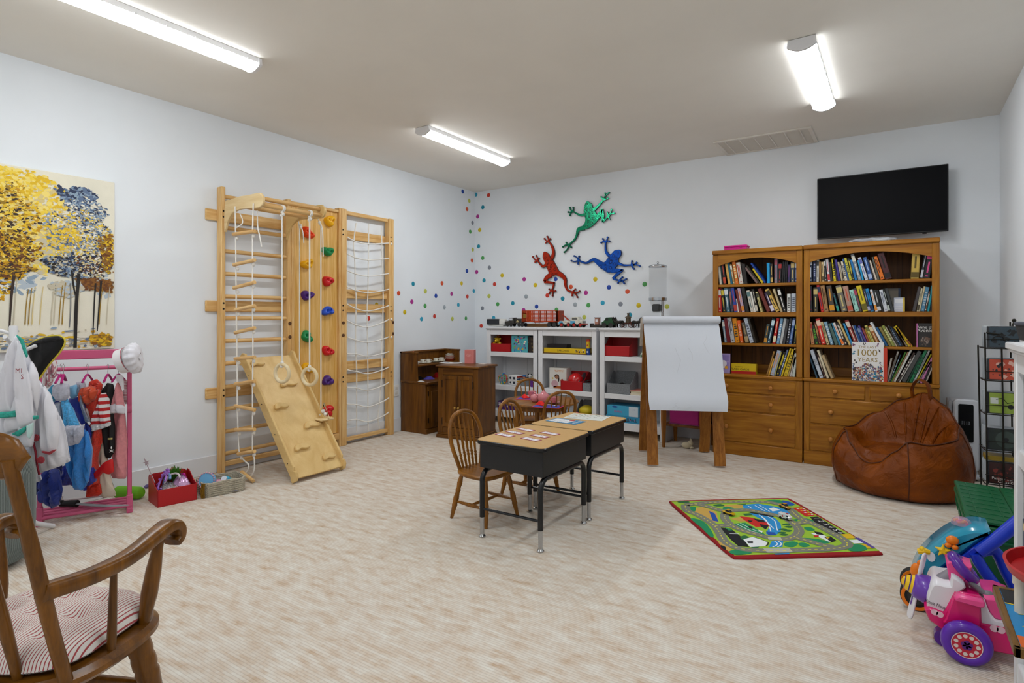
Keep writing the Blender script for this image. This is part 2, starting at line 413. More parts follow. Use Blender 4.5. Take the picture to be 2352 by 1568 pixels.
put('panel_shelf', mb(L).span((-4.375, yB1, .07), (-4.31, yC0, .125), .004).span((-4.37, yB1, 2.165), (-4.32, yC0, 2.19), .003), PINEY, t)
for z0 in (2.165, .03):
    put('net_bar', mb(L).span((-4.375, yC1-.002, z0), (-4.335, yD0+.002, z0+.035), .004), PINEY, t)
for z0 in (1.42, .74):
    put('net_slat', mb(L).span((-4.372, yC1-.002, z0-.043), (-4.350, yD0+.002, z0+.043), .004), PINEY, t)
# gusset brackets that carry the overhead bars
brk = [(516.5, 532), (523, 510), (533, 492), (548, 482), (565, 479), (592, 478), (602, 472), (605.5, 462), (605, 452), (600, 445), (595, 443), (570, 448), (548, 452), (530, 459), (518, 466)]
pts = [onY(x, y, 2.507) for x, y in brk]; pts = [V((p.x, p.z, 0)) for p in pts]
pts = spline(pts, 4, True)
for y in (2.522, yB0-.006):
    T = L @ axes((0, y, 0), (1, 0, 0), (0, 0, 1))     # local z = -y
    put('bracket', mb().prism([(p.x, p.y) for p in pts], .022, T, b=.004), PALE if y < 2.6 else BIRCH, t)
xt = max(p.x for p in pts)
bars = [(-3.865, 2.062), (-3.85, 2.012), (-3.98, 2.005), (-4.1, 2.03)]
for x, z in bars[:4]:
    put('overhead_bar', mb(L).rod((x, 2.52, z), (x, yB0-.01, z), .0165, n=12), PINEY, t)
# climbing holds
HC = dict(y='f2b40c', g='0f8a4c', r='d3151f', b='1d4fc4', o='f04a14', p='4a1f7a')
holds = [(757, 507, 'y'), (753, 577, 'g'), (753, 645, 'r'), (753, 714, 'b'), (753, 806, 'r'), (753, 874, 'p'), (754, 943, 'r'),
         (707, 535, 'o'), (706, 606, 'y'), (706, 678, 'p'), (705, 773, 'g'), (706, 845, 'y'), (706, 917, 'b')]
for i, (px, py, c) in enumerate(holds):
    p = onX(px, py, -4.325); rr = random.Random(i); ph = [rr.random()*6 for _ in range(3)]; rz = rr.random()*3
    def fn(u, v, ph=ph):
        a = u*2*math.pi; s_ = math.sin(v*math.pi/2)
        R = .056*(1+.16*math.sin(2*a+ph[0])+.12*math.sin(3*a+ph[1]))*s_**.7
        z = .05*math.cos(v*math.pi/2)**.8*(1+.2*math.sin(3*a+ph[1])*s_)
        x, y = R*math.cos(a), R*math.sin(a)*.82
        for dx in (-.019, .019):
            d = math.hypot(x-dx, y-.004); z -= .03*math.exp(-(d/.011)**2)
        return (x, y, z)
    T = axes(p+V((4.35, -3.4, 0)), (0, math.cos(rz*.4-.6), math.sin(rz*.4-.6)), (0, -math.sin(rz*.4-.6), math.cos(rz*.4-.6))); T.translation.x = .0125
    h = put('climbing_hold', mb(T).grid(fn, 26, 12, wrap=True), K(HC[c], .35), t, sharp=180)
    h['label'] = {'y': 'yellow', 'g': 'green', 'r': 'red', 'b': 'blue', 'o': 'orange', 'p': 'purple'}[c]+' climbing hold'
    put('bolt', mb(T).rod((-.019, .004, .0), (-.019, .004, .012), .005, n=8), K('c8c8c8', .3, 1), h)
# rope net
g = mb(L); nx = -4.325
cols = [[(818, 512), (812, 560), (815, 600), (816, 650), (818, 690), (817, 740), (817, 800), (819, 850), (819, 900), (819, 955), (819, 992)],
        [(847, 514), (846, 600), (845, 670), (843, 712), (844, 780), (845, 860), (845, 930), (846, 990)],
        [(876, 518), (878, 600), (879, 640), (880, 700), (877, 780), (877, 850), (872, 920), (868, 960), (872, 984)]]
for c in cols: g.tube(spline([onX(x, y, nx) for x, y in c], 4), .006, 6)
rowy = [(544, 560, 558), (583, 597, 593), (621, 634, 627), (659, 672, 663), (698, 714, 700), (736, 751, 731), (774, 786, 772), (812, 818, 806), (849, 858, 841), (889, 896, 876), (928, 934, 911), (966, 968, 944)]
for k, (a, m_, b_) in enumerate(rowy):
    q = [onX(797, a, nx), onX(818, m_-5, nx+.01), onX(845, m_, nx+.015), onX(876, lerp(m_, b_, .45), nx+.01), onX(897, b_, nx)]
    g.tube(spline(q, 4), .006, 6)
    for p in q[1:4]: g.ball(p, .009, 6)
    if k in (0, 5, 6): g.ball(q[4]+V((.01, 0, -.01)), .013, 8)
g.tube(spline([onX(895, 944, nx), onX(899, 935, nx), onX(897, 923, nx)], 4), .005, 6)
put('rope_net', g, ROPE, t)
# ------------------------------------------------------------------ rope ladder, rings, swing
YR = 2.49
lad = thing('rope_ladder', 'white rope ladder with short wooden rungs hanging from the left end of the climbing frame', 'rope ladder', onY(560, 475, YR))
LI = at(-lad.location)
ra = [(540, 474), (541, 540), (542, 620), (543, 720), (544, 800), (545, 880), (545, 940), (547, 990), (550, 1040), (560, 1056), (571, 1067), (569, 1080), (561, 1087)]
rb = [(582, 467), (580, 540), (580, 620), (580, 720), (581, 800), (580, 880), (580, 940), (580, 990), (580, 1040), (584, 1052), (584, 1076), (579, 1090), (574, 1096)]
for i, r_ in enumerate((ra, rb)):
    put('rope', mb(LI).tube(spline([onY(x, y, YR) for x, y in r_], 5), .0052, 7), ROPE, lad)
put('rope', mb(LI).tube(spline([onY(551, 490, 2.53), onY(557, 505, 2.54), onY(555, 515, 2.53), onY(543, 523, YR)], 5), .0045, 6), ROPE, lad)
put('rope', mb(LI).tube(spline([onY(591, 483, 2.53), onY(592, 520, 2.54), onY(597, 545, 2.53), onY(601, 567, 2.53)], 5), .005, 6), ROPE, lad)
rg = [(536, 538, 585, 531), (537, 608, 585, 597), (537, 661, 585, 648), (540, 712, 585, 702), (540, 764, 585, 753), (540, 824, 585, 820), (540, 882, 585, 875), (540, 932, 585, 941), (541, 987, 585, 986), (547, 1042, 585, 1036), (555, 1083, 582, 1097)]
for i, (x0, y0, x1, y1) in enumerate(rg):
    a = onY(x0, y0, YR-.012); b_ = onY(x1, y1, YR-.012)
    if i == 10: a.z = max(a.z, .016); b_.z = .016
    put('rung', mb(LI).rod(a, b_, .0135, n=10), PINEX, lad)
    g = mb(LI)
    for q in (a, b_):
        k = V((lerp(a.x, b_.x, .12 if q is a else .88), YR, max(.014, q.z-.03))); g.ball(k, (.012, .012, .014), 8)
    put('knot', g, ROPE, lad)
ringw = wood('e2cda2', 'efdfbb', 2, 4, 8, .4, .2)
for (px, py), (qx, qy), lab in (((648, 478), (646, 833), 'wooden gym ring on a white rope beside the ladder rungs'), ((711, 490), (709, 842), 'wooden gym ring on a white rope in front of the coloured holds')):
    x0 = bars[1][0]; p = None
    # the bar crosses the rope's sight line: solve y on the bar
    d = _ray(px, py); y0 = d.y/d.x*x0
    top = V((x0, y0, bars[1][1])); q = onX(qx, qy, x0); q = V((x0, y0, q.z))
    r_ = thing('gym_ring', lab, 'gym ring', top); LI = at(-top)
    g = mb(LI).tube([top+V((0, 0, -.03)), q], .0058, 8)
    put('rope', g, ROPE, r_)
    g = mb(LI).tube([top+V((.021*math.cos(a), 0.0, .021*math.sin(a))) for a in [2*math.pi*i/14 for i in range(14)]], .006, 7, closed=True)
    g.tube([top+V((.021*math.cos(a), 0.011, .021*math.sin(a))) for a in [2*math.pi*i/14 for i in range(14)]], .006, 7, closed=True)
    for k in ((0, 0, -.03), (.008, .004, -.045), (-.006, 0, -.052)): g.ball(top+V(k), .013, 8)
    for k in ((0, 0, .0), (.006, .004, -.016), (-.006, 0, -.026)): g.ball(q+V(k), .014, 8)
    put('knot', g, ROPE, r_)
    R = .066; c = q-V((0, 0, R+.012)); u = V((.98, .2, 0)) if px < 700 else V((.96, .28, 0))
    put('ring', mb(LI).tube([c+u*R*math.cos(a)+V((0, 0, R*math.sin(a))) for a in [2*math.pi*i/36 for i in range(36)]], .0135, 10, closed=True), ringw, r_)
# trapeze swing from the right bracket
yS = yB0+.02
sa, sb_ = onY(690, 512, yS), onY(734, 505, yS)
sw = thing('trapeze_swing', 'small wooden trapeze swing on two white ropes hanging low before the climbing board', 'swing', (sa+sb_)/2); LI = at(-sw.location)
ea, eb = onY(688, 925, yS), onY(737, 938, yS)
for a, e, n_ in ((sa, ea, 0), (sb_, eb, 1)):
    put('rope', mb(LI).tube([a+V((0, -.02, .02)), V((e.x, yS, a.z-.05)), e], .005, 7), ROPE, sw)
    g = mb(LI).ball(a+V((0, -.0, -.02)), .013, 8).ball(a+V((.006, 0, -.035)), .011, 8).tube(spline([a+V((.01, 0, -.03)), a+V((.035, 0, -.09)), a+V((.045, 0, -.17 if n_ == 0 else -.3))], 4), .005, 6)
    put('rope_tail', g, ROPE, sw)
zb = onY(725, 958, yS).z
seat = [onY(700, 953, yS), onY(756, 962, yS)]
put('seat', mb(LI).box(((seat[0].x+seat[1].x)/2, yS-.01, zb), ((seat[1]-seat[0]).length, .13, .016), None, .006), PALE, sw)
for e in (seat[0].x+.05, seat[1].x-.06):
    a = V((e, yS, zb+.01))
    put('triangle_link', mb(LI).tube([a+V((-.055, 0, 0)), a+V((0, 0, .11)), a+V((.06, 0, 0))], .009, 8, closed=True), PALE, sw)
    put('knot', mb(LI).ball(a+V((0, -.01, .05)), .018, 8).ball(a+V((.025, -.01, .03)), .014, 8).ball(a+V((-.03, -.01, .02)), .013, 8), ROPE, sw)
# ------------------------------------------------------------------ climbing ramp hooked on a rung
b0, b1 = V((-3.655, 2.655, 0)), V((-3.655, 3.065, 0))
zt = .845; x0 = -4.31
rm = thing('climbing_ramp', 'pale plywood ramp with rounded foot blocks leaning on the climbing frame', 'ramp', (-3.655, 2.86, 0))
ln = V((x0+3.655, 0, zt)); ll = ln.length; ang = math.atan2(zt, -(x0+3.655))
T = axes((0, 0, .012), (ln.x, 0, ln.z), (0, -1, 0))   # x up the slope, y toward the camera side, z normal
hw = .218
put('board', mb(T).box((ll/2, 0, .03), (ll, 2*hw, .018), None, .003), BIRCH, rm)
for sy in (-1, 1):
    prof = [(-.012, -.01), (.02, -.012), (.03, .0), (ll-.05, .0), (ll-.02, -.03), (ll+.0, -.03), (ll+.03, .0), (ll+.03, .06), (ll-.0, .085), (ll-.03, .075), (.075, .075), (.055, .058), (.035, .078), (.005, .07), (-.02, .04)]
    put('side_rail', mb(T).prism(prof, .02, axes((0, sy*hw+(.01 if sy > 0 else .01), 0), (1, 0, 0), (0, 0, 1)), b=.003), BIRCH, rm)
blk = [(.94, .13, .12), (.74, -.06, .15), (.56, .09, .12), (.37, -.1, .15), (.215, .07, .13), (.10, -.12, .12)]
for u, v, wd in blk:
    o = [(-wd/2, -.02), (-wd*.42, .012), (-wd*.2, .026), (wd*.1, .022), (wd*.32, .012), (wd/2, -.004), (wd*.46, -.02), (wd*.2, -.026), (-wd*.1, -.018), (-wd*.35, -.03)]
    o = [(p.x, p.y) for p in spline([V((a, b_, 0)) for a, b_ in o], 4, True)]
    put('foot_block', mb(T).prism(o, .026, axes((u*ll, v, .039), (0, -1, 0), (1, 0, 0)), b=.006), BIRCH, rm)
g = mb(T)
for u in (.12, .35, .6, .85): g.rod((u*ll, hw+.01, .035), (u*ll, hw+.0125, .035), .004, n=8)
put('screw', g, BOLT, rm)
# ================================================================== oak bookcases
OAKX = wood('87500a', 'b0761f', 0, 4, 14, .38, .3, (.3, .72)); OAKZ = wood('87500a', 'b0761f', 2, 4, 14, .38, .3, (.3, .72)); OAKD = wood('5d3711', '7a4c1c', 2, 4, 14, .5, .1)
KNOB = wood('a8692a', 'c2853f', 1, 6, 8, .3, .4)
YB = 5.32
def bookcase(x0, x1, rows, label, shelves):
    t = thing('bookcase', label, 'bookcase', ((x0+x1)/2, YB, 0)); L = at(-(x0+x1)/2, -YB, 0); D = .46; yb = YB+D
    # base cabinet
    put('plinth', mb(L).span((x0, YB-.004, 0), (x1, YB+.03, .108), .004), OAKX, t)
    put('carcass', mb(L).span((x0+.002, YB+.006, .004), (x1-.002, yb, .68), .002), OAKZ, t)
    for a, b_ in ((x0, x0+.042), (x1-.042, x1)): put('stile', mb(L).span((a, YB, .108), (b_, YB+.02, .672), .002), OAKZ, t)
    put('rail', mb(L).span((x0+.042, YB+.001, .658), (x1-.042, YB+.02, .674), .001), OAKX, t)
    put('counter', mb(L).span((x0-.004, YB-.012, .674), (x1+.004, yb, .702), .007), OAKX, t)
    for a, b_, z0, z1, kn in rows:
        d = put('drawer', mb(L).span((a+.003, YB-.003, z0+.002), (b_-.003, YB+.02, z1-.002), .006), OAKX, t)
        for kx in kn:
            kz = (z0+z1)/2
            put('knob', mb(L @ axes((kx, YB-.003, kz), (1, 0, 0), (0, 0, 1), (0, -1, 0))).lathe([(.008, 0), (.007, .009), (.0165, .014), (.019, .02), (.0165, .027), (.008, .031), (.001, .032)], 16), KNOB, d, sharp=60)
    # hutch
    y0 = YB+.012; H = 1.752
    for a, b_ in ((x0, x0+.022), (x1-.022, x1)): put('side_panel', mb(L).span((a, y0, .702), (b_, yb, H), .002), OAKZ, t)
    for a, b_ in ((x0, x0+.046), (x1-.046, x1)): put('stile', mb(L).span((a, y0-.012, .702), (b_, y0+.01, H-.001), .003), OAKZ, t)
    put('back_panel', mb(L).span((x0+.022, y0+.30, .702), (x1-.022, y0+.312, H), 0), OAKD, t)
    g = mb(L)
    for i in range(1, 8): g.box((lerp(x0, x1, i/8), y0+.2995, 1.22), (.004, .002, 1.04), None, 0)
    put('groove', g, K('2a1806', .7), t)
    put('back_rail', mb(L).span((x0+.022, y0+.27, .702), (x1-.022, y0+.3, .775), .003), OAKX, t)
    put('crown', mb(L).span((x0-.003, y0-.028, H), (x1+.003, yb, 1.788), .006), OAKX, t)
    a, b_ = x0+.046, x1-.046; o = [(a, H), (a, 1.648)]
    o += [(lerp(a, b_, i/16), 1.648+.062*math.sin(math.pi*i/16)**.85) for i in range(1, 16)]+[(b_, 1.648), (b_, H)]
    put('arch', mb(L).prism(o, .02, axes((0, y0+.009, 0), (1, 0, 0), (0, 0, 1), (0, -1, 0))), OAKX, t)
    for z0, z1, set_ in shelves:
        put('shelf', mb(L).span((x0+.022, y0+set_, z0), (x1-.022, y0+.3, z1), .003), OAKX, t)
    return t
XL0, XL1, XR0, XR1 = -1.387, -.667, -.657, .245
SH = [(1.464, 1.488, .004), (1.203, 1.241, -.008), (.952, .974, .004)]
bookcase(XL0, XL1, [(XL0+.05, -.715, .540, .660, (-1.265, -.905)), (XL0+.05, -.715, .384, .534, (-1.265, -.905)), (XL0+.05, -.715, .113, .378, (-1.265, -.905))],
         'narrow oak bookcase with three drawers, left of the pair and behind the easel', SH)
bookcase(XR0, XR1, [(-.615, -.222, .548, .662, (-.43,)), (-.198, .203, .548, .662, (-.005,)), (-.615, .203, .335, .543, (-.46, .05)), (-.615, .203, .113, .329, (-.46, .05))],
         'wide oak bookcase with four drawers, under the television', SH)
# ================================================================== television
SCREEN = K('0a0b0f', .55); SCREEN.node_tree.nodes['Principled BSDF'].inputs['Specular IOR Level'].default_value = .12
t = thing('television', 'large black flat television on the back wall above the wide bookcase', 'television', (-.139, 5.68, 2.135)); L = at(.139, -5.68, -2.135)
put('screen', mb(L).span((-.588, 5.679, 1.882), (.310, 5.682, 2.390), 0), SCREEN, t)
put('frame', mb(L).span((-.596, 5.681, 1.872), (.318, 5.712, 2.398), .004), K('101114', .4), t)
put('rear_cover', mb(L).span((-.45, 5.71, 1.95), (.17, 5.745, 2.3), .01), K('141416', .5), t)
put('wall_bracket', mb(L).span((-.25, 5.745, 2.0), (-.03, WB-.001, 2.25), .004), K('1a1a1a', .5, .5), t)
put('sensor', mb(L).box((.165, 5.69, 1.868), (.03, .012, .012), None, .003), K('0c0c0d', .4), t)
# ================================================================== white shelf units
SHW = K('e4e5e8', .38)
YW = 5.45
def white_unit(x0, x1, label, T=None, H=1.09, D=.34, shelves=(.805, .428), bot=.145):
    """front at local y=0, depth into +y"""
    t = thing('shelf_unit', label, 'shelf unit', group='white shelf units', T=T); w_ = x1-x0; h = w_/2
    put('top', mb().span((-h-.005, -.02, H-.022), (h+.005, D, H), .004).span((-h-.003, -.012, H-.032), (h+.003, D, H-.022), .003), SHW, t)
    for s_ in (-1, 1):
        put('side_panel', mb().span((s_*h, .012, .0), (s_*(h-.02), D, H-.032), .002), SHW, t)
        for k in (0, 1): put('stile', mb().span((s_*h, (0, D-.03)[k], 0), (s_*(h-.052), (.02, D-.012)[k], H-.032), .003), SHW, t)
    put('top_rail', mb().span((-h+.052, .002, H-.092), (h-.052, .02, H-.032), .003), SHW, t)
    put('back_panel', mb().span((-h+.02, D-.012, .1), (h-.02, D-.004, H-.03), 0).span((-.012, D-.02, .1), (.012, D-.012, H-.03), .002), SHW, t)
    for z in shelves: put('shelf', mb().span((-h+.02, .006, z-.052), (h-.02, D-.012, z), .003), SHW, t)
    put('bottom_shelf', mb().span((-h+.02, .004, bot-.075), (h-.02, D-.012, bot), .003), SHW, t)
    return t
XA0, XA1, XB0, XB1, XC0, XC1 = -3.972, -3.290, -3.278, -2.586, -2.548, -1.866
white_unit(XA0, XA1, 'white shelf unit nearest the dotted corner, left of the three by the back wall', at((XA0+XA1)/2, YW, 0))
white_unit(XB0, XB1, 'white shelf unit in the middle of the three by the back wall', at((XB0+XB1)/2, YW, 0))
white_unit(XC0, XC1, 'white shelf unit partly hidden behind the easel, right of the three by the back wall', at((XC0+XC1)/2, YW, 0))
# near right: the front faces the room (-x)
white_unit(0, .92, 'white shelf unit standing along the right wall at the right edge of the view', axes((.298, 1.94, 0), (0, -1, 0), (1, 0, 0)), 1.122, .34, (.795, .44), .14)
# ================================================================== toy hutch and toy cabinet
DK = wood('4e2c08', '7e4f14', 2, 4, 12, .4, .25, (.3, .7)); DKX = wood('4e2c08', '7e4f14', 0, 4, 12, .4, .25, (.3, .7)); DKY = wood('4e2c08', '7e4f14', 1, 4, 12, .4, .25, (.3, .7))
BRASS = K('c8a258', .3, 1); IRON = K('17120e', .5, .6)
# hutch: back on the left wall, front faces +x
y0 = 4.48; y1 = 5.19; xb = WL+.02; xf = -4.02
t = thing('toy_hutch', 'dark stained wooden toy hutch with an open upper shelf against the left wall', 'toy kitchen hutch', (xb, (y0+y1)/2, 0)); L = at(-xb, -(y0+y1)/2, 0)
zc = onX(985, 877, xf).z; zu = .705; zt_ = .818
put('base', mb(L).span((xb, y0+.004, .0), (xf-.022, y1-.004, zc-.025), .003), DK, t)
put('plinth', mb(L).span((xf-.03, y0, 0), (xf-.008, y1, .05), .003), DKY, t)
put('counter', mb(L).span((xb, y0-.006, zc-.025), (xf+.014, y1+.006, zc), .006), DKY, t)
for k in (0, 1):
    a = y0+.03+k*.33; b_ = a+.31
    d = put('door', mb(L).span((xf-.022, a, .06), (xf-.004, b_, zc-.05), .003).span((xf-.006, a+.05, .11), (xf-.001, b_-.05, zc-.1), .004), DK, t)
    put('knob', mb(L).ball((xf+.012, b_-.03 if k == 0 else a+.03, .4), .012, 10), BRASS, d)
    g = mb(L)
    for z in (.14, zc-.12): g.span((xf-.006, a-.008, z-.025), (xf+.002, a+.004, z+.025), .001)
    put('hinge', g, IRON, d)
for a in (y0, y1-.02):
    o = [(xb, zc), (xf-.13, zc), (xf-.14, zc+.13), (xf-.14, zt_), (xb, zt_)]
    put('side_panel', mb(L).prism(o, .02, axes((0, a+.02, 0), (1, 0, 0), (0, 0, 1))), DK, t)
put('back_panel', mb(L).span((xb, y0+.02, zc), (xb+.012, y1-.02, zt_), 0), DK, t)
put('shelf', mb(L).span((xb+.012, y0+.02, zu-.02), (xf-.145, y1-.02, zu), .003), DKY, t)
put('top_trim', mb(L).span((xb-.005, y0-.008, zt_), (xb+.03, y1+.008, zt_+.02), .004).span((xb-.005, y0-.008, zt_), (xf-.13, y0+.024, zt_+.02), .004).span((xb-.005, y1-.024, zt_), (xf-.13, y1+.008, zt_+.02), .004), DKY, t)
HUT = (xb, xf, y0, y1, zc, zu)
# cabinet: front faces the camera, slightly turned
p0 = onZ(1006, 1004); pr = onZ(1098, 1014); ax = (pr-p0).normalized(); ay = V((-ax.y, ax.x, 0)); W = (pr-p0).length
CAB = axes(p0, ax, ay)
t = thing('toy_cabinet', 'dark stained wooden toy cabinet with two panelled doors', 'toy cabinet', T=CAB); D = .30
D = (onZ(1129, 993)-pr).dot(ay); D = max(.24, min(.36, D))
put('body', mb().span((0, .012, 0), (W, D, .70), .003), DK, t)
put('plinth', mb().span((-.018, -.01, 0), (W+.018, D+.004, .035), .005).span((-.01, -.002, .035), (W+.01, D, .055), .005), DKX, t)
for a, b_ in ((0, .055), (W-.055, W)): put('stile', mb().span((a, 0, .055), (b_, .02, .695), .002), DK, t)
put('rail', mb().span((.055, .001, .63), (W-.055, .02, .695), .002), DKX, t); put('rail', mb().span((.055, .001, .055), (W-.055, .02, .11), .002), DKX, t)
put('top', mb().span((-.022, -.02, .70), (W+.022, D+.012, .722), .007), DKX, t)
for k in (0, 1):
    a = .058+k*(W/2-.056); b_ = a+W/2-.06
    d = put('door', mb().span((a, -.002, .115), (b_, .018, .622), .003).span((a, -.011, .115), (a+.036, 0, .622), .003).span((b_-.036, -.011, .115), (b_, 0, .622), .003).span((a+.034, -.0105, .585), (b_-.034, 0, .622), .003).span((a+.034, -.0105, .115), (b_-.034, 0, .16), .003), DK, t)
    put('knob', mb(axes((b_-.018 if k == 0 else a+.018, -.011, .31), (1, 0, 0), (0, 0, 1), (0, -1, 0))).lathe([(.006, 0), (.005, .008), (.011, .012), (.012, .017), (.006, .023), (.001, .024)], 14), BRASS, d)
    g = mb(); hx = a-.004 if k == 0 else b_+.004
    for z in (.17, .54): g.box((hx, -.006, z), (.01, .006, .05), None, .001).ball((hx, -.008, z+.03), .006, 8).ball((hx, -.008, z-.03), .006, 8)
    put('hinge', g, IRON, d)
CABW, CABD = W, D
# ================================================================== painting on the left wall
t = thing('painting', 'large canvas painting of yellow, blue and brown trees on the left wall', 'painting', (WL, 1.2, 1.54))
y0, y1, z0, z1 = .62, 1.782, .992, 2.098
L = at(-WL, -1.2, -1.54)
PC = ['e9e4d4', 'ece9e0', 'e3b923', 'c99516', 'f0cf45', '9b7a22', '3a2c26', '2f3b57', '5f7391', '8fa3b5', '6b3f1c', '8a5a22', 'd8c48a', 'c9c0a8', '262322', 'b7c3cc', '7d7f80', 'f4dc7a']
cm = [K(c, .7) for c in PC]; ci = {c: i for i, c in enumerate(PC)}
put('canvas', mb(L).span((WL+.002, y0, z0), (WL+.034, y1, z1), .003), K('ebe6d3', .8, var=.05, scale=6, bmp=.2, bscale=300), t)
T = L @ axes((WL+.0345, 0, 0), (0, 1, 0), (0, 0, 1)); g = mb(T); rr = random.Random(5)
zz = [0]
def dab(y, z, a, b_, c, an=None):
    if not (y0+.004 < y-a and y+a < y1-.004 and z0+.004 < z-a and z+a < z1-.004): return
    an = rr.uniform(-.9, .9) if an is None else an; n = rr.choice((4, 5, 6)); zz[0] += 7e-7
    g.poly([(y+math.cos(an)*a*math.cos(q)*k-math.sin(an)*b_*math.sin(q)*k, z+math.sin(an)*a*math.cos(q)*k+math.cos(an)*b_*math.sin(q)*k, zz[0]) for q, k in [(2*math.pi*i/n+rr.uniform(-.25, .25), rr.uniform(.75, 1.2)) for i in range(n)]], ci[c])
def cloud(px, py, rx, ry, n, cols, s0, s1, hole=0, an=None):
    c = onX(px, py, WL+.0345); sc = .00271; n = int(n*1.7); s0 *= .78; s1 *= .72
    for i in range(n):
        q = rr.random()*6.283; k = math.sqrt(hole+(1-hole)*rr.random())*(1+.12*math.sin(3*q)+.1*math.sin(5*q+1))
        s_ = rr.uniform(s0, s1)
        dab(c.y+math.cos(q)*k*rx*sc, c.z+math.sin(q)*k*ry*sc, s_, s_*rr.uniform(.4, .7), rr.choice(cols), an)
cloud(225, 640, 45, 40, 30, ['b7c3cc', 'e9e4d4'], .02, .05)
cloud(40, 645, 45, 25, 40, ['b7c3cc', '8fa3b5', 'ece9e0'], .02, .05)
cloud(-60, 560, 110, 110, 500, ['c99516', '9b7a22', '3a2c26', 'e3b923'], .01, .03)
cloud(75, 460, 70, 60, 260, ['f0cf45', 'f4dc7a', 'e3b923', 'd8c48a'], .012, .034)
cloud(35, 410, 50, 30, 120, ['f0cf45', 'e3b923', 'f4dc7a'], .012, .03)
cloud(85, 560, 55, 60, 260, ['f4dc7a', 'd8c48a', 'f0cf45', 'c9c0a8'], .012, .034)
cloud(20, 520, 52, 105, 620, ['e3b923', 'c99516', 'f0cf45', '9b7a22', 'f4dc7a', '3a2c26'], .008, .024)
cloud(15, 580, 58, 52, 420, ['c99516', '9b7a22', '3a2c26', 'e3b923', '6b3f1c'], .007, .018)
cloud(10, 618, 50, 15, 160, ['9b7a22', '3a2c26', '6b3f1c', 'c99516'], .008, .02, an=0)
cloud(175, 450, 38, 22, 90, ['5f7391', '8fa3b5', '2f3b57'], .014, .034)
cloud(200, 490, 42, 35, 200, ['5f7391', '8fa3b5', '2f3b57', 'e9e4d4'], .006, .018)
cloud(180, 540, 62, 62, 620, ['d8c48a', '5f7391', 'e3b923', 'f0cf45', 'ece9e0', '8fa3b5', '2f3b57'], .006, .016)
cloud(145, 545, 35, 30, 160, ['e3b923', 'f0cf45', '5f7391', 'd8c48a'], .007, .02)
cloud(165, 612, 55, 26, 360, ['2f3b57', '5f7391', '262322', '8fa3b5', 'c9c0a8'], .007, .02)
cloud(215, 610, 36, 30, 240, ['262322', '6b3f1c', 'ece9e0', '2f3b57', 'd8c48a'], .006, .016)
cloud(250, 580, 20, 50, 220, ['8a5a22', '9b7a22', 'e3b923', '6b3f1c'], .008, .02)
cloud(215, 652, 36, 14, 90, ['6b3f1c', '8a5a22'], .012, .024)
cloud(248, 655, 18, 14, 60, ['6b3f1c', '8a5a22'], .01, .02)
cloud(152, 662, 32, 18, 50, ['c9c0a8', 'b7c3cc'], .01, .03)
def trunk(pts, w0, w1, c):
    P = spline([onX(x, y, WL+.03) for x, y in pts], 4); zz[0] += 3e-6
    k = len(P); g.strip([(p.y, max(z0+.003, p.z)) for p in P if y0 < p.y < y1], [lerp(w0, w1, i/(k-1)) for i in range(k)], .0003+zz[0], ci[c])
for x in (70, 78, 96, 122, 140, 147, 182, 232, 249, 62, 36, 128): trunk([(x+2, 640+x % 9*3), (x-3, 700), (x-6, 745)], .004, .006, rr.choice(['c9c0a8', 'd8c48a', '9b7a22']))
trunk([(160, 650), (161, 700), (158, 752)], .008, .006, '7d7f80')
trunk([(31, 632), (25, 680), (20, 760)], .016, .008, '3a2c26')
trunk([(218, 650), (215, 700), (212, 770)], .010, .006, '262322'); trunk([(231, 645), (227, 690), (222, 760)], .012, .006, '262322')
trunk([(180, 628), (174, 700), (171, 798)], .018, .019, '262322'); trunk([(163, 620), (168, 660), (172, 676)], .012, .008, '262322')
for i in range(420):
    x = rr.uniform(-90, 262); y = 810-abs(rr.gauss(0, 22))
    c = onX(x, y, WL+.03); dab(c.y, c.z, rr.uniform(.008, .035), rr.uniform(.004, .009), rr.choice(['c9c0a8', 'd8c48a', '7d7f80', 'e3b923', 'c99516', 'ece9e0', '8fa3b5', '5f7391', 'e9e4d4']), rr.uniform(-.2, .2))
cloud(238, 780, 26, 16, 70, ['c99516', '9b7a22', 'e3b923', '8a5a22'], .01, .03, an=0)
put('painted_image', g, cm, t, flat=True)
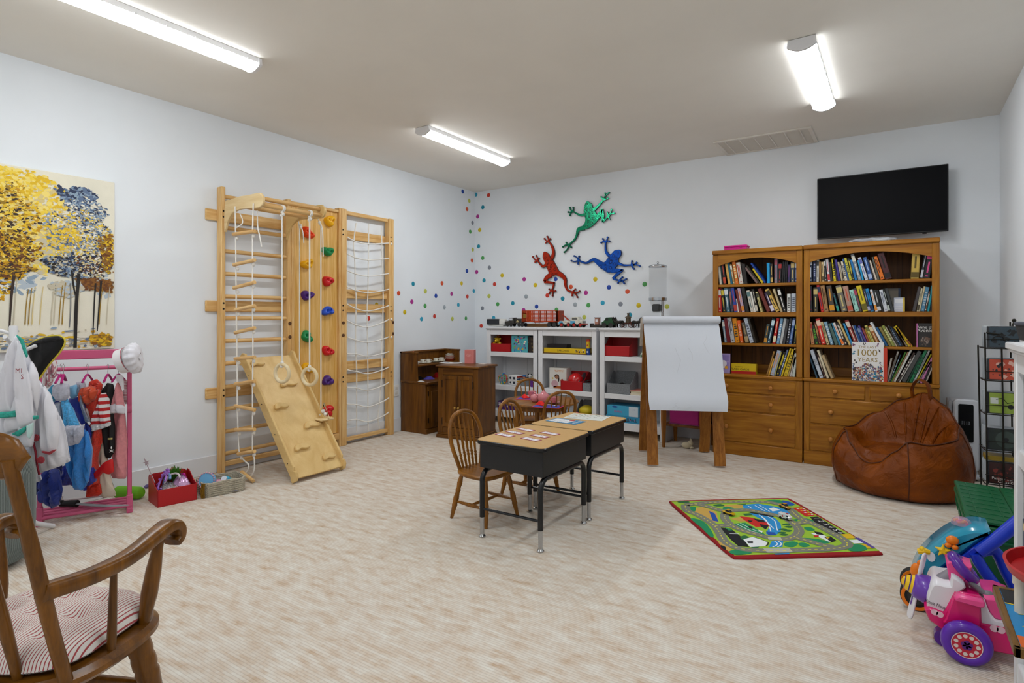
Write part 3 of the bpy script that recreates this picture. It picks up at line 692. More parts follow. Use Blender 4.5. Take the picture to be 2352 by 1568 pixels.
# ================================================================== metal frogs
def zf(x, y): p = onY(1200+x/5.6, 420+y/5.6, 5.79); return V((p.x, p.z, 0))
def ribbon(P, W):
    a, b_ = [], []
    for i, p in enumerate(P):
        q = (P[min(i+1, len(P)-1)]-P[max(i-1, 0)]).normalized(); n = V((-q.y, q.x, 0))*W[i]/2
        a.append(p+n); b_.append(p-n)
    return [(p.x, p.y) for p in a+b_[::-1]]
def frog(name, col, dark, body, limbs, feet, spots, label):
    c = zf(*[sum(p[i] for p in body)/len(body) for i in (0, 1)])
    t = thing('frog_plaque', label, 'wall ornament', (c.x, WB-.03, c.y), 0, 'metal frogs on the back wall'); L = at(-c.x, -WB+.03, -c.y)
    T = L @ axes((0, WB-.012, 0), (1, 0, 0), (0, 0, 1)); u = .00082
    lo, hi = mb(T), mb(T)
    for k, (g, t0, dw) in enumerate(((lo, .014, 0), (hi, .0158, .006))):
        B = [zf(*p) for p in body]; B = spline(B, 4, True)
        if dw: B = inset(B if sum(B[i-1].x*B[i].y-B[i].x*B[i-1].y for i in range(len(B))) > 0 else B[::-1], dw*.5)
        tb = T if True else T
        g.prism([(p.x, p.y) for p in B], t0+.0016)
        for pts, W in limbs:
            P = spline([zf(*p) for p in pts], 4); n = len(P); Ws = [interp([(i/(len(W)-1), x) for i, x in enumerate(W)], j/(n-1))*u*1.0 for j in range(n)]
            g.prism(ribbon(P, [max(.002, x-dw) for x in Ws]), t0)
        for (cx, cy), toes in feet:
            C_ = zf(cx, cy)
            for j, (tx, ty) in enumerate(toes):
                E_ = zf(tx, ty); mid = (C_+E_)/2+V(((E_-C_).y, -(E_-C_).x, 0))*.12*(1 if j % 2 else -1)
                P = spline([C_, mid, E_], 4); g.prism(ribbon(P, [max(.0022, lerp(.019, .0095, i/(len(P)-1))-dw*.75) for i in range(len(P))]), t0-.0004)
                r = .0105-dw*.5; g.prism([(E_.x+r*math.cos(q*math.pi/6), E_.y+r*math.sin(q*math.pi/6)) for q in range(12)], t0-.0002)
            r = .016-dw*.4; g.prism([(C_.x+r*math.cos(q*math.pi/6), C_.y+r*math.sin(q*math.pi/6)) for q in range(12)], t0-.0003)
    put('outline', lo, K(dark, .3, .6), t)
    put('enamel', hi, K(col, .22, .7, var=.25, scale=40, bmp=.25, bscale=90), t)
    g = mb(T)
    for x, y, rx, ry, an in spots:
        C_ = zf(x, y)
        for k, z in ((1, .0178), (.6, .0181)):
            g.add([(C_.x+k*u*(rx*math.cos(q)*math.cos(an)-ry*math.sin(q)*math.sin(an)), C_.y+k*u*(rx*math.cos(q)*math.sin(an)+ry*math.sin(q)*math.cos(an)), z) for q in [i*math.pi/6 for i in range(12)]], [tuple(range(12))], 0 if k == 1 else 1)
    put('spots', g, [K(dark, .3, .5), K(col, .3, .5)], t)
frog('g', '12875f', '06382c', [(830, 238), (865, 245), (895, 275), (905, 310), (925, 340), (945, 380), (965, 420), (985, 450), (965, 490), (930, 530), (880, 570), (830, 592), (780, 590), (760, 570), (800, 520), (812, 470), (800, 420), (790, 370), (795, 330), (805, 280)],
     [([(805, 405), (750, 415), (700, 395), (655, 368)], [36, 28, 24, 18]), ([(900, 350), (945, 325), (985, 285), (1045, 220)], [46, 42, 30, 20]), ([(800, 578), (740, 590), (715, 610), (700, 670), (670, 730), (605, 790)], [64, 56, 44, 32, 26, 20]),
      ([(950, 450), (1000, 400), (1028, 335)], [90, 60, 30]), ([(1028, 340), (1035, 420), (1035, 508)], [34, 46, 28]), ([(1032, 500), (1070, 465), (1110, 420)], [34, 26, 20])],
     [((645, 365), [(610, 318), (655, 318), (590, 375), (612, 415)]), ((1050, 212), [(1015, 180), (1065, 135), (1115, 125), (1100, 200)]), ((600, 795), [(565, 768), (520, 822), (540, 890), (627, 825)]), ((1110, 420), [(1095, 380), (1148, 345), (1180, 390), (1120, 465)])],
     [(832, 275, 18, 16, 0), (830, 343, 14, 24, 0), (878, 338, 18, 24, .2), (862, 412, 15, 40, .1), (812, 412, 18, 22, 0), (908, 382, 13, 18, 0), (915, 455, 18, 22, 0), (848, 500, 13, 22, 0), (893, 515, 24, 20, 0), (830, 560, 22, 14, .3)],
     'green spotted metal frog ornament, highest of the three on the back wall')
frog('r', 'b8331c', '4a120a', [(285, 883), (320, 895), (345, 920), (365, 965), (400, 1000), (430, 1050), (455, 1100), (470, 1135), (450, 1165), (420, 1185), (370, 1195), (345, 1165), (325, 1110), (305, 1060), (285, 1010), (265, 960), (268, 910)],
     [([(365, 990), (395, 930), (398, 870), (375, 800), (335, 752)], [56, 50, 42, 30, 20]), ([(305, 1050), (265, 1075), (235, 1045), (195, 1000)], [44, 36, 28, 18]), ([(440, 1150), (510, 1190), (550, 1240), (555, 1310), (580, 1375), (650, 1405)], [74, 62, 50, 40, 30, 20]),
      ([(370, 1180), (310, 1220), (285, 1270)], [76, 60, 44]), ([(283, 1268), (350, 1278), (415, 1285)], [46, 34, 26]), ([(408, 1280), (395, 1340), (382, 1378)], [28, 22, 18])],
     [((335, 752), [(285, 718), (320, 690), (358, 720), (300, 770)]), ((195, 1000), [(135, 950), (178, 935), (210, 968), (165, 1018)]), ((650, 1405), [(680, 1368), (735, 1392), (708, 1468), (640, 1448)]), ((382, 1378), [(345, 1368), (425, 1388), (388, 1450), (345, 1420)])],
     [(300, 960, 22, 14, .4), (330, 1020, 14, 34, -.2), (370, 980, 14, 28, .2), (375, 1070, 18, 30, -.3), (325, 1085, 14, 20, 0), (405, 1030, 14, 18, 0), (425, 1110, 18, 26, 0), (360, 1125, 18, 20, 0), (385, 1165, 20, 14, 0), (440, 1165, 16, 12, 0)],
     'red spotted metal frog ornament, lower left of the three on the back wall')
frog('b', '1552b8', '071d52', [(1250, 858), (1272, 880), (1270, 930), (1240, 975), (1235, 1040), (1200, 1090), (1160, 1130), (1110, 1155), (1060, 1130), (1010, 1085), (980, 1040), (1060, 1015), (1090, 980), (1130, 930), (1165, 890), (1190, 868)],
     [([(1130, 950), (1085, 900), (1070, 850), (1070, 760)], [46, 38, 28, 20]), ([(1225, 1030), (1290, 1055), (1340, 1060), (1405, 1055)], [40, 28, 24, 18]), ([(1040, 1070), (960, 1010), (920, 985), (870, 1005), (815, 1030), (725, 995)], [90, 62, 44, 34, 28, 20]),
      ([(1140, 1120), (1220, 1125), (1295, 1120)], [76, 52, 26]), ([(1288, 1118), (1220, 1175), (1160, 1230)], [32, 40, 28]), ([(1165, 1228), (1210, 1245), (1255, 1255)], [28, 24, 20])],
     [((1070, 757), [(1035, 720), (1095, 700), (1118, 750), (1012, 768)]), ((1410, 1055), [(1410, 1005), (1470, 1025), (1510, 1070), (1435, 1105)]), ((725, 995), [(730, 945), (668, 940), (630, 1000), (718, 1040)]), ((1255, 1255), [(1285, 1212), (1335, 1235), (1310, 1290), (1230, 1285)])],
     [(1235, 898, 14, 24, .2), (1178, 938, 18, 20, 0), (1118, 965, 14, 22, 0), (1140, 1015, 22, 32, -.5), (1210, 975, 18, 20, 0), (1190, 1042, 20, 18, 0), (1068, 1055, 18, 12, .2), (1010, 1078, 18, 20, 0), (1135, 1092, 20, 22, 0), (1075, 1105, 18, 20, 0)],
     'blue spotted metal frog ornament, lower right of the three on the back wall')
# ================================================================== dot stickers
DOT = dict(b='1b46a8', l='c2c857', o='d9552f', g='4fa257', s='a3adb5', k='868c96', t='0f8ea8', c='2fa3c4', y='d8bd12', m='b0308f', r='cf3d2c')
DN = dict(b='dark blue', l='pale lime', o='orange', g='green', s='silver', k='grey', t='teal', c='light blue', y='yellow', m='magenta', r='red')
left = [(638, 77, 'b'), (697, 161, 'l'), (677, 236, 'o'), (726, 359, 'k'), (706, 438, 'g'), (728, 600, 'l'), (721, 697, 'o'), (676, 792, 'b'), (192, 908, 't'), (61, 992, 'o'), (452, 903, 'o'), (302, 974, 'l'), (397, 1016, 'b'), (538, 998, 'm'), (628, 904, 'y'), (180, 1069, 'm'), (680, 1022, 'r'), (299, 1107, 'g'), (473, 1119, 's'), (599, 1097, 'c'), (116, 1163, 'y'), (267, 1225, 'c'), (384, 1200, 'r'), (545, 1223, 'l'), (667, 1219, 'g'), (738, 972, 'c'), (-59, 984, 'b'), (-137, 1098, 'y'), (-212, 1219, 'r'), (-37, 1196, 't')]
back = [(756, 106, 'c'), (871, 110, 'r'), (819, 219, 't'), (773, 302, 'm'), (791, 423, 'y'), (781, 571, 't'), (818, 676, 'g'), (879, 762, 'k'), (764, 801, 'm'), (993, 832, 'y'), (830, 877, 't'), (925, 911, 'r'), (1047, 942, 'b'), (1192, 867, 'm'), (1292, 919, 'y'), (1475, 865, 'b'), (1612, 935, 'o'), (1400, 1012, 'r'), (1209, 1022, 's'), (875, 1018, 'l'), (953, 1091, 'g'), (1089, 1082, 't'), (1303, 1113, 'b'), (815, 1128, 'k'), (1187, 1145, 'm'), (1538, 1041, 't'), (1651, 1095, 's'), (1770, 1100, 'g'), (1747, 988, 'm'), (1832, 867, 'y'), (1955, 939, 'b'), (2121, 977, 'o'), (2276, 911, 'g'), (1898, 1079, 'c'), (2059, 1090, 'k'), (2222, 1102, 'y'), (2144, 1188, 't'), (1733, 1208, 'l'), (1483, 1142, 'g'), (805, 1286, 'r'), (917, 1215, 'c'), (2477, 1113, 'l')]
ORD = ['first', 'second', 'third', 'fourth', 'fifth', 'sixth', 'seventh', 'eighth', 'ninth', 'tenth', 'eleventh', 'twelfth', 'thirteenth']
for wall, lst in (('left', left), ('back', back)):
    for c in DOT:
        q = sorted([d for d in lst if d[2] == c])
        for i, (x, y, _) in enumerate(q):
            px, py = 900+x/3.92, 420+y/3.92
            p = onX(px, py, WL+.0005) if wall == 'left' else onY(px, py, WB-.0005)
            T = axes(p, (0, 1, 0), (0, 0, 1)) if wall == 'left' else axes(p, (1, 0, 0), (0, 0, 1))
            o = put('dot_sticker', mb().lathe([(.0248, 0), (.0252, .0004), (.0246, .0008)], 24), K(DOT[c], .5), R=T)
            lab = f"{DN[c]} round sticker on the {wall} wall" + ('' if len(q) == 1 else f", {ORD[i]} from the left of {len(q)} that colour")
            tag(o, lab, 'wall sticker', f'dot stickers on the {wall} wall')
# ================================================================== school desks
TAN = K('c89f62', .5, var=.04, scale=60, bmp=.05, bscale=200); BLK = K('17181b', .42, bmp=.08, bscale=500); BLKG = K('0e1014', .28); CHR = K('b9bcc0', .22, 1); 
def rrect(x0, y0, x1, y1, r, n=5):
    o = []
    for cx, cy, a in ((x1-r, y1-r, 0), (x0+r, y1-r, 90), (x0+r, y0+r, 180), (x1-r, y0+r, 270)):
        o += [(cx+r*math.cos(math.radians(a+90*i/n)), cy+r*math.sin(math.radians(a+90*i/n))) for i in range(n+1)]
    return o
def desk(loc, label):
    t = thing('school_desk', label, 'desk', loc, 0, 'school desks'); hx, hy, H = .218, .270, .534
    put('edge_band', mb(at(0, 0, H-.024)).prism(rrect(-hx, -hy, hx, hy, .035), .022, b=.004), BLKG, t)
    put('desk_top', mb(at(0, 0, H-.005)).prism(rrect(-hx+.003, -hy+.003, hx-.003, hy-.003, .033), .0055, b=.0015), TAN, t)
    bx, by, z0, z1 = hx-.018, hy-.025, H-.155, H-.024
    g = mb().span((-bx, -by, z0), (bx, by, z0+.004), .001).span((-bx, -by, z0), (bx, -by+.004, z1), .001).span((-bx, by-.004, z0), (bx, by, z1), .001).span((bx-.004, -by, z0), (bx, by, z1), .001)
    g.span((-bx, -by, z0), (-bx+.004, by, z0+.03), .001)
    put('book_box', g, BLK, t)
    for sx in (-1, 1):
        x = sx*.185
        P = [V((x, -.245, .11)), V((x, -.245, z0-.075))]+[V((x, -.245+.06*(1-math.cos(a)), z0-.075+.06*math.sin(a))) for a in [math.pi/2*i/6 for i in range(1, 7)]]
        Q = [V((p.x, -p.y, p.z)) for p in P[::-1]]
        put('leg', mb().tube(P+Q, .0145, 12), BLKG, t)
        for sy in (-1, 1):
            f = put('leg_extension', mb().rod((x, sy*.245, .014), (x, sy*.245, .125), .0115, n=12), CHR, t)
            put('glide', mb(at(x, sy*.245, 0)).lathe([(.006, .022), (.012, .016), (.019, .008), (.018, .002), (.012, 0)], 14), CHR, f)
    for sy in (-1, 1):
        put('crossbar', mb().rod((-.185, sy*.245, .155), (.185, sy*.245, .155), .0075, n=8), BLKG, t)
        put('rivet', mb().rod((-.202, sy*.245, .155), (-.199, sy*.245, .155), .006, n=8), CHR, t)
    return t
D1 = V((-1.715, 2.812, 0)); D2 = V((-1.715, 3.37, 0))
d0 = desk(D1, 'school desk with six name cards on its tan top, nearest the camera')
dup(d0, 'school desk with a blue sheet and an alphabet sheet on top, behind the card desk', D2, 0)
DZ = .5349
def onD1(px, py): return onZ(px, py, DZ+.0005)
cardpx = [[(1119, 991), (1137, 981.5), (1183, 989), (1166, 998.5)], [(1142, 992), (1162, 988.5), (1211, 994.5), (1190, 999)], [(1181, 987), (1197, 981.3), (1233.5, 988.3), (1219, 993)],
          [(1189, 1007.5), (1203, 1003), (1249.5, 1009), (1235, 1014)], [(1211.5, 1000.3), (1227, 996), (1270, 1001.5), (1254, 1006.5)], [(1234, 994.3), (1248, 990), (1292, 996), (1279, 1001)]]
ctr = [(1131.5, 998.6), (1154.5, 992.8), (1179, 986), (1188, 1007.5), (1212, 1000.3), (1234.5, 994)]
nm = ['near left', 'middle left', 'far left', 'near right', 'middle right', 'far right']
cc = [(1160, 999.0), (1183, 992.9), (1206.5, 986.6), (1219.5, 1008.2), (1240.5, 1001.3), (1263, 995.0)]
for i, (px, py) in enumerate(cc):
    p = onD1(px, py); T = axes(p, (.98, -.2, 0), (.2, .98, 0)); 
    t = thing('name_card', f'white name card with a maroon border, {nm[i]} of six on the near desk', 'card', T=T, group='name cards on the desk')
    put('border', mb().box((0, 0, .0004), (.118, .052, .0008), None, 0), K('9c2b4f', .5), t)
    g = mb().quad(-.050, -.018, .050, .018, .0010); 
    put('face', g, K('eceaf0', .5), t)
    r2 = random.Random(i); g = mb(); x = -.03
    g.tube([V((x+j*.0058, .004*math.sin(j*2.1+i)+(.007 if j == 3 else 0), .0012)) for j in range(11)], .0011, 4, flat=.2)
    g.disc((0, .012), .003, 8, z=.0012)
    put('handwriting', g, K('22222e', .6), t)
def sheet(name, label, q, parts, cat='sheet of paper', z=None):
    P = [onZ(x, y, z or DZ+.0005) for x, y in q]; c = sum(P, V())/4
    ax = (P[3]-P[0]+P[2]-P[1]); ay = (P[1]-P[0]+P[2]-P[3]); w_, h_ = ax.length/2, ay.length/2
    ax.normalize(); ay = (ay-ax*ay.dot(ax)).normalized()
    t = thing(name, label, cat, T=axes(c, ax, ay)); parts(t, w_, h_); return t
def blue_sheet(t, w_, h_):
    put('page', mb().box((0, 0, .0005), (w_, h_, .001), None, 0), K('1f86b8', .35), t)
    g = mb().quad(-w_*.44, -h_*.4, w_*.2, h_*.36, .0012); put('panel', g, K('e9eef2', .4), t)
    g = mb()
    for i in range(7): g.tube([V((-w_*.3+i*.022, -.05+.02*math.sin(i*2), .0014)), V((-w_*.28+i*.022, -.02+.02*math.cos(i*3), .0014)), V((-w_*.25+i*.021, .01, .0014))], .0012, 4, flat=.2)
    put('drawing', g, K('28323c', .6), t)
    put('apple', mb().disc((w_*.1, h_*.3), .02, 14, z=.0014), K('b5301f', .5), t)
    put('lettering', mb().text('Letters', axes((w_*.33, 0, .0013), (0, 1, 0), (-1, 0, 0)), .028), K('f2f6f8', .4), t)
def abc_sheet(t, w_, h_):
    put('page', mb().box((0, 0, .0005), (w_, h_, .001), None, 0), K('dfe3dc', .4), t)
    g = mb(); al = 'Aa Bb Cc Dd Ee Ff Gg Hh Ii Jj Kk Ll Mm Nn Oo Pp'.split()
    for i, a in enumerate(al): g.text(a, at(-w_*.38+(i % 6)*w_*.152, h_*.26-(i//6)*h_*.27, .0013), .017)
    put('lettering', g, K('2b2d30', .6), t)
    g = mb(); r2 = random.Random(3)
    for i in range(9): g.disc((-w_*.32+(i % 6)*w_*.152, h_*.4-(i//6)*h_*.28), .008, 8, z=.0013, m=i % 4)
    put('pictures', g, [K('b8412c', .5), K('2c2c2c', .5), K('c98a2b', .5), K('4a7a3a', .5)], t)
sheet('activity_sheet', 'blue bordered laminated activity sheet on the far desk', [(1255, 966), (1278, 959.5), (1345, 967.5), (1322, 976)], blue_sheet)
sheet('alphabet_sheet', 'white alphabet picture sheet on the far desk beyond the blue one', [(1294, 959.5), (1317, 949), (1402, 955.5), (1384, 967)], abc_sheet)
# ================================================================== windsor chairs and round table
CW = wood('69400f', '9c641a', 2, 6, 10, .35, .35, (.3, .72)); CWX = wood('69400f', '9c641a', 1, 5, 10, .35, .35, (.3, .72))
def windsor():
    t = thing('windsor_chair', 'x', 'chair', (0, 0, 0), 0, "children's windsor chairs"); H = .288
    o = [(0, .15), (.09, .148), (.14, .12), (.155, .05), (.148, -.04), (.115, -.115), (.06, -.145), (0, -.15)]
    o += [(-x, y) for x, y in o[-2:0:-1]]; o = [(p.x, p.y) for p in spline([V((x, y, 0)) for x, y in o], 4, True)]
    put('seat', mb(at(0, 0, H-.024)).prism(o, .024, b=.007), CWX, t)
    tp = [(0, .011), (.12, .0125), (.2, .0165), (.3, .0135), (.36, .0165), (.4, .0125), (.55, .0175), (.68, .0145), (.73, .0175), (.77, .0125), (1, .0095)]
    tp = [(1-a, b_) for a, b_ in tp][::-1]
    feet = {}
    for sx in (-1, 1):
        for sy in (-1, 1):
            a = V((sx*.098, sy*.095, H-.02)); b_ = V((sx*.142, sy*(.138 if sy > 0 else .14), 0)); feet[sx, sy] = (a, b_)
            put('leg', mb().turned(b_, a, [(0, .0095), (.1, .0115), (.26, .0145), (.3, .0175), (.33, .0145), (.45, .0175), (.58, .0125), (.62, .0165), (.68, .0125), (.78, .0165), (.88, .013), (1, .011)], 10), CW, t)
    st = [(0, .006), (.2, .0085), (.5, .0125), (.8, .0085), (1, .006)]
    f = lambda k, u: lerp(feet[k][1], feet[k][0], u)
    for sx in (-1, 1): put('stretcher', mb().turned(f((sx, -1), .38), f((sx, 1), .38), st, 8), CW, t)
    a = (f((-1, -1), .38)+f((-1, 1), .38))/2; b_ = (f((1, -1), .38)+f((1, 1), .38))/2
    put('stretcher', mb().turned(a, b_, st, 8), CW, t)
    hoop = [(-.088, -.118, H-.01), (-.108, -.128, .34), (-.132, -.147, .43), (-.128, -.168, .525), (-.085, -.184, .593), (0, -.19, .617)]
    hoop = hoop+[(-x, y, z) for x, y, z in hoop[-2::-1]]; hp = spline(hoop, 5)
    put('hoop', mb().tube(hp, .0125, 10), CW, t)
    for x in (-.072, -.036, 0, .036, .072):
        z = .612-.02*abs(x/.036)**1.45; 
        y = -.19+.004*abs(x/.036)
        put('spindle', mb().turned((x*.82, -.122, H-.005), (x*1.12, y, z), [(0, .006), (.1, .007), (.16, .0085), (.2, .006), (.23, .0095), (.26, .006), (.29, .009), (.32, .006), (.45, .008), (.7, .0065), (1, .004)], 8), CW, t)
    return t
w0 = windsor()
chairs = [((-2.075, 2.83), -96, 'small brown windsor chair tucked under the nearer school desk'), ((-2.085, 3.365), -92, 'small brown windsor chair tucked under the farther school desk'),
          ((-2.345, 4.105), 55, 'small brown windsor chair with its back to the desks at the round table'), ((-2.765, 4.505), 222, 'small brown windsor chair behind the round table, facing the camera')]
for i, ((x, y), rz, lab) in enumerate(chairs):
    if i == 0: w0.location = (x, y, 0); w0.rotation_euler = (0, 0, math.radians(rz)); w0['label'] = lab
    else: dup(w0, lab, (x, y, 0), rz)
TC = V((-2.53, 4.25, 0)); TZ = .498
t = thing('round_table', 'small round brown wooden table set for tea', 'table', TC)
put('tabletop', mb().lathe([(.28, TZ-.024), (.312, TZ-.02), (.32, TZ-.012), (.317, TZ-.003), (.305, TZ)], 48), CWX, t)
put('apron', mb().lathe([(.22, TZ-.07), (.225, TZ-.07), (.225, TZ-.022), (.22, TZ-.022)], 32), CW, t)
for i in range(4):
    a = math.radians(22+90*i); c, s_ = math.cos(a), math.sin(a)
    put('leg', mb().turned((.23*c, .23*s_, 0), (.19*c, .19*s_, TZ-.022), [(0, .012), (.15, .016), (.3, .02), (.35, .015), (.5, .024), (.65, .018), (.7, .022), (.8, .02), (1, .022)], 12), CW, t)
PINK = K('cf7f86', .2, coat=.5); PURP = K('5c3f9a', .7); RED = K('d01420', .7)
def on_t(px, py, z=TZ): return onZ(px, py, z)
def placemat(px, py, rz, lab):
    p = on_t(px, py); t = thing('placemat', lab, 'placemat', (p.x, p.y, TZ+.0002), rz, 'placemats on the round table')
    put('border', mb().box((0, 0, .001), (.23, .16, .002), None, .0008), RED, t); g = mb()
    g.box((0, 0, .0022), (.212, .142, .0008), None, 0); put('field', g, K('5044a0', .8), t)
    g = mb()
    for i in range(8): g.disc((-.075+.05*(i % 4), -.03+.06*(i//4)), .014, 12, z=.0027)
    put('pattern', g, K('3c59b4', .8), t)
placemat(1218, 915.5, 20, 'purple placemat with a red edge at the far left of the round table')
placemat(1258, 933.5, 12, 'purple placemat with a red edge at the near side of the round table')
def cup(px, py, lab, s=1.0, sau=True, col=PINK, z=TZ+.003, grp='pink cups on the round table', cat='cup'):
    p = on_t(px, py, z); t = thing('tea_cup', lab, cat, (p.x, p.y, z), -30, grp)
    if sau: put('saucer', mb().lathe([(.018*s, 0), (.03*s, .002), (.046*s, .009), (.047*s, .011), (.03*s, .005), (.001, .004)], 24), col, t, sharp=60)
    z0 = .005 if sau else 0
    put('bowl', mb(at(0, 0, z0)).lathe([(.001, 0), (.017*s, 0), (.019*s, .004*s), (.03*s, .02*s), (.034*s, .042*s), (.032*s, .0425*s), (.028*s, .02*s), (.001, .008*s)], 24), col, t, sharp=60)
    put('handle', mb(at(0, 0, z0)).tube(spline([(.031*s, 0, .036*s), (.046*s, 0, .036*s), (.05*s, 0, .026*s), (.044*s, 0, .014*s), (.027*s, 0, .012*s)], 4), .0038*s, 8), col, t)
cup(1222, 912, 'pink toy teacup on the far placemat beside the teapot', 1.15)
cup(1272, 926, 'pink toy teacup on the near placemat behind the chair hoop', 1.1)
def pot(px, py, r, lab, spout, rz):
    p = on_t(px, py); t = thing('teapot', lab, 'teapot', (p.x, p.y, TZ), rz)
    put('body', mb().lathe([(.001, 0), (r*.6, 0), (r*.92, r*.4), (r, r*.85), (r*.9, r*1.3), (r*.55, r*1.62), (r*.42, r*1.7)], 28), PINK, t, sharp=60)
    put('lid', mb().lathe([(r*.42, r*1.68), (r*.4, r*1.78), (r*.2, r*1.9), (r*.1, r*1.94), (r*.16, r*2.05), (r*.1, r*2.15), (.001, r*2.17)], 20), PINK, t, sharp=60)
    if spout: put('spout', mb().tube(spline([(r*.85, 0, r*.6), (r*1.3, 0, r*.9), (r*1.5, 0, r*1.4)], 5), [r*.22]*4+[r*.17]*3+[r*.12]*4, 10), PINK, t)
    put('handle', mb().tube(spline([(-r*.8, 0, r*1.3), (-r*1.35, 0, r*1.3), (-r*1.45, 0, r*.8), (-r*.9, 0, r*.5)], 5), r*.1, 8), PINK, t)
pot(1249, 925, .05, 'round pink toy teapot with a lid in the middle of the round table', True, 10)
p = on_t(1229, 923); t = thing('sugar_bowl', 'round pink toy sugar bowl left of the teapot', 'bowl', (p.x, p.y, TZ))
put('body', mb().lathe([(.001, 0), (.022, 0), (.036, .016), (.04, .034), (.036, .052), (.02, .064), (.008, .068), (.01, .076), (.001, .08)], 24), PINK, t, sharp=60)
put('handle', mb().tube([(.036, 0, .045), (.052, 0, .05), (.054, 0, .034), (.038, 0, .024)], .004, 8), PINK, t)
def napkin(px, py, rz, lab):
    p = on_t(px, py, TZ+.003); o = put('napkin', mb().grid(lambda u, v: ((u-.5)*.09, (v-.5)*.06*(1-.6*u), .004+.03*math.sin(math.pi*v)*(1-abs(2*u-1)**2)), 10, 10).grid(lambda u, v: ((u-.5)*.09, (v-.5)*.06*(1-.6*u), 0), 2, 2), K('dd1a17', .8), loc=(p.x, p.y, TZ+.003))
    o.rotation_euler = (0, 0, math.radians(rz)); tag(o, lab, 'napkin', 'red napkins on the round table')
napkin(1205, 913.5, 150, 'folded red cloth napkin at the left end of the far placemat'); napkin(1242, 930, 170, 'folded red cloth napkin at the left end of the near placemat')
p = on_t(1263, 931, TZ+.003); o = put('toy_spoon', mb().tube(spline([(-.05, 0, .004), (0, 0, .007), (.04, 0, .004)], 5), .003, 6, flat=.5).ball((.05, 0, .004), (.015, .01, .0035), 10), K('e9e8ea', .3), loc=(p.x, p.y, TZ+.003)); tag(o, 'white toy spoon lying on the near placemat', 'spoon')
# ================================================================== easel
EO = wood('7d4a14', 'a86d28', 2, 5, 18, .5, .1, (.3, .72))
EC = V((-1.548, 4.893, 0)); ex = V((.482, .266, 0)).normalized()
t = thing('art_easel', 'double sided wooden art easel with wide oak legs holding a roll of white paper', 'easel', T=axes(EC, ex, V((-ex.y, ex.x, 0))))
hw = .307; dp = .262
for sy, nm_ in ((-1, 'front'), (1, 'rear')):
    for sx in (-1, 1):
        a = V((sx*(hw-.043), sy*dp, 0)); b_ = V((sx*(hw-.043), sy*.022, 1.17)); z = (b_-a).normalized(); x = V((1, 0, 0)); y = z.cross(x)
        T = axes(a, x, y, z); ln = (b_-a).length
        put('leg', mb(T).add([(q[0]*.043*k, q[1]*.011, h) for h, k in ((.013 if sy < 0 else .013, 1), (ln, .8)) for q in ((-1, -1), (1, -1), (1, 1), (-1, 1))], [(0, 1, 2, 3)[::-1], (4, 5, 6, 7), (0, 1, 5, 4), (1, 2, 6, 5), (2, 3, 7, 6), (3, 0, 4, 7)]), EO, t)
    z0, z1 = .50, 1.13; f = lambda z: sy*(dp+(.022-dp)*z/1.17)-sy*.0
    put('board', mb().add([(x, f(z)+o, z) for z in (z0, z1) for o in (-.004, .004) for x in (-.26, .26)], [(0, 1, 3, 2), (4, 6, 7, 5), (0, 4, 5, 1), (2, 3, 7, 6), (0, 2, 6, 4), (1, 5, 7, 3)]), K('3c2a17', .6) if sy < 0 else K('d9d4c8', .6), t)
    put('tray', mb().span((-.27, f(.47)-(.06 if sy < 0 else 0), .455), (.27, f(.47)+(0 if sy < 0 else .06), .47), .003), EO, t)
put('roller', mb().rod((-hw+.01, -.02, 1.175), (hw-.0, -.02, 1.175), .012, n=12), EO, t)
put('top_cap', mb().span((-hw, -.02, 1.165), (hw, .03, 1.185), .004), EO, t)
PAP = K('cfd3db', .75, bmp=.1, bscale=30)
p = thing('paper_roll', 'roll of white drawing paper hanging down the front of the easel', 'paper roll', T=axes(EC, ex, V((-ex.y, ex.x, 0)))); pw = .315
put('roll', mb().rod((-pw, -.055, 1.176), (pw, -.055, 1.176), .031, n=24), PAP, p)
path = spline([(0, -.052, 1.146), (0, -.085, 1.08), (0, -.155, .95), (0, -.225, .75), (0, -.283, .62), (0, -.318, .555), (0, -.338, .50), (0, -.343, .462)], 4)
g = mb()
rs = []
for k, q in enumerate(path):
    wv = .3+.004*math.sin(k*.4); rs.append([(x*wv/.3*(.3-.0*k)/.3, q.y-.006*math.sin(x*9+k*.1)*k/28, q.z-.004*math.sin(x*5)*k/28) for x in [-.305+.61*i/14 for i in range(15)]])
vs = [q for r in rs for q in r]; n = 15
g.add(vs+[(x, y+.0012, z) for x, y, z in vs], [(i*n+j, i*n+j+1, (i+1)*n+j+1, (i+1)*n+j) for i in range(len(rs)-1) for j in range(n-1)]+[(len(vs)+i*n+j, len(vs)+(i+1)*n+j, len(vs)+(i+1)*n+j+1, len(vs)+i*n+j+1) for i in range(len(rs)-1) for j in range(n-1)])
put('sheet', g, PAP, p)
g = mb(); rr = random.Random(2)
for cx, k0 in ((-.12, 24), (-.09, 22), (.0, 23), (.05, 6), (-.05, 8), (.18, 5)):
    pts = []
    for j in range(5):
        q = path[min(len(path)-1, k0+j)]; pts.append((cx+.02*math.sin(j*1.7+cx*40), q.y-.0075, q.z))
    g.tube(pts, .0007, 4)
put('scribble', g, K('c3c4c8', .8), p)
# drawing on the back side, curling round the left edge
o = put('drawing_sheet', mb(axes(EC, ex, V((-ex.y, ex.x, 0)))).grid(lambda u, v: (-hw-.012+.35*u, .055+.06*v+.01*math.sin(6*u), 1.19-.24*v), 10, 6).grid(lambda u, v: (-hw-.012+.35*u, .0565+.06*v+.01*math.sin(6*u), 1.19-.24*v), 10, 6), K('d8cfc0', .8, var=.12, scale=30)); tag(o, 'cream paper with a faint drawing hanging over the back of the easel', 'paper')
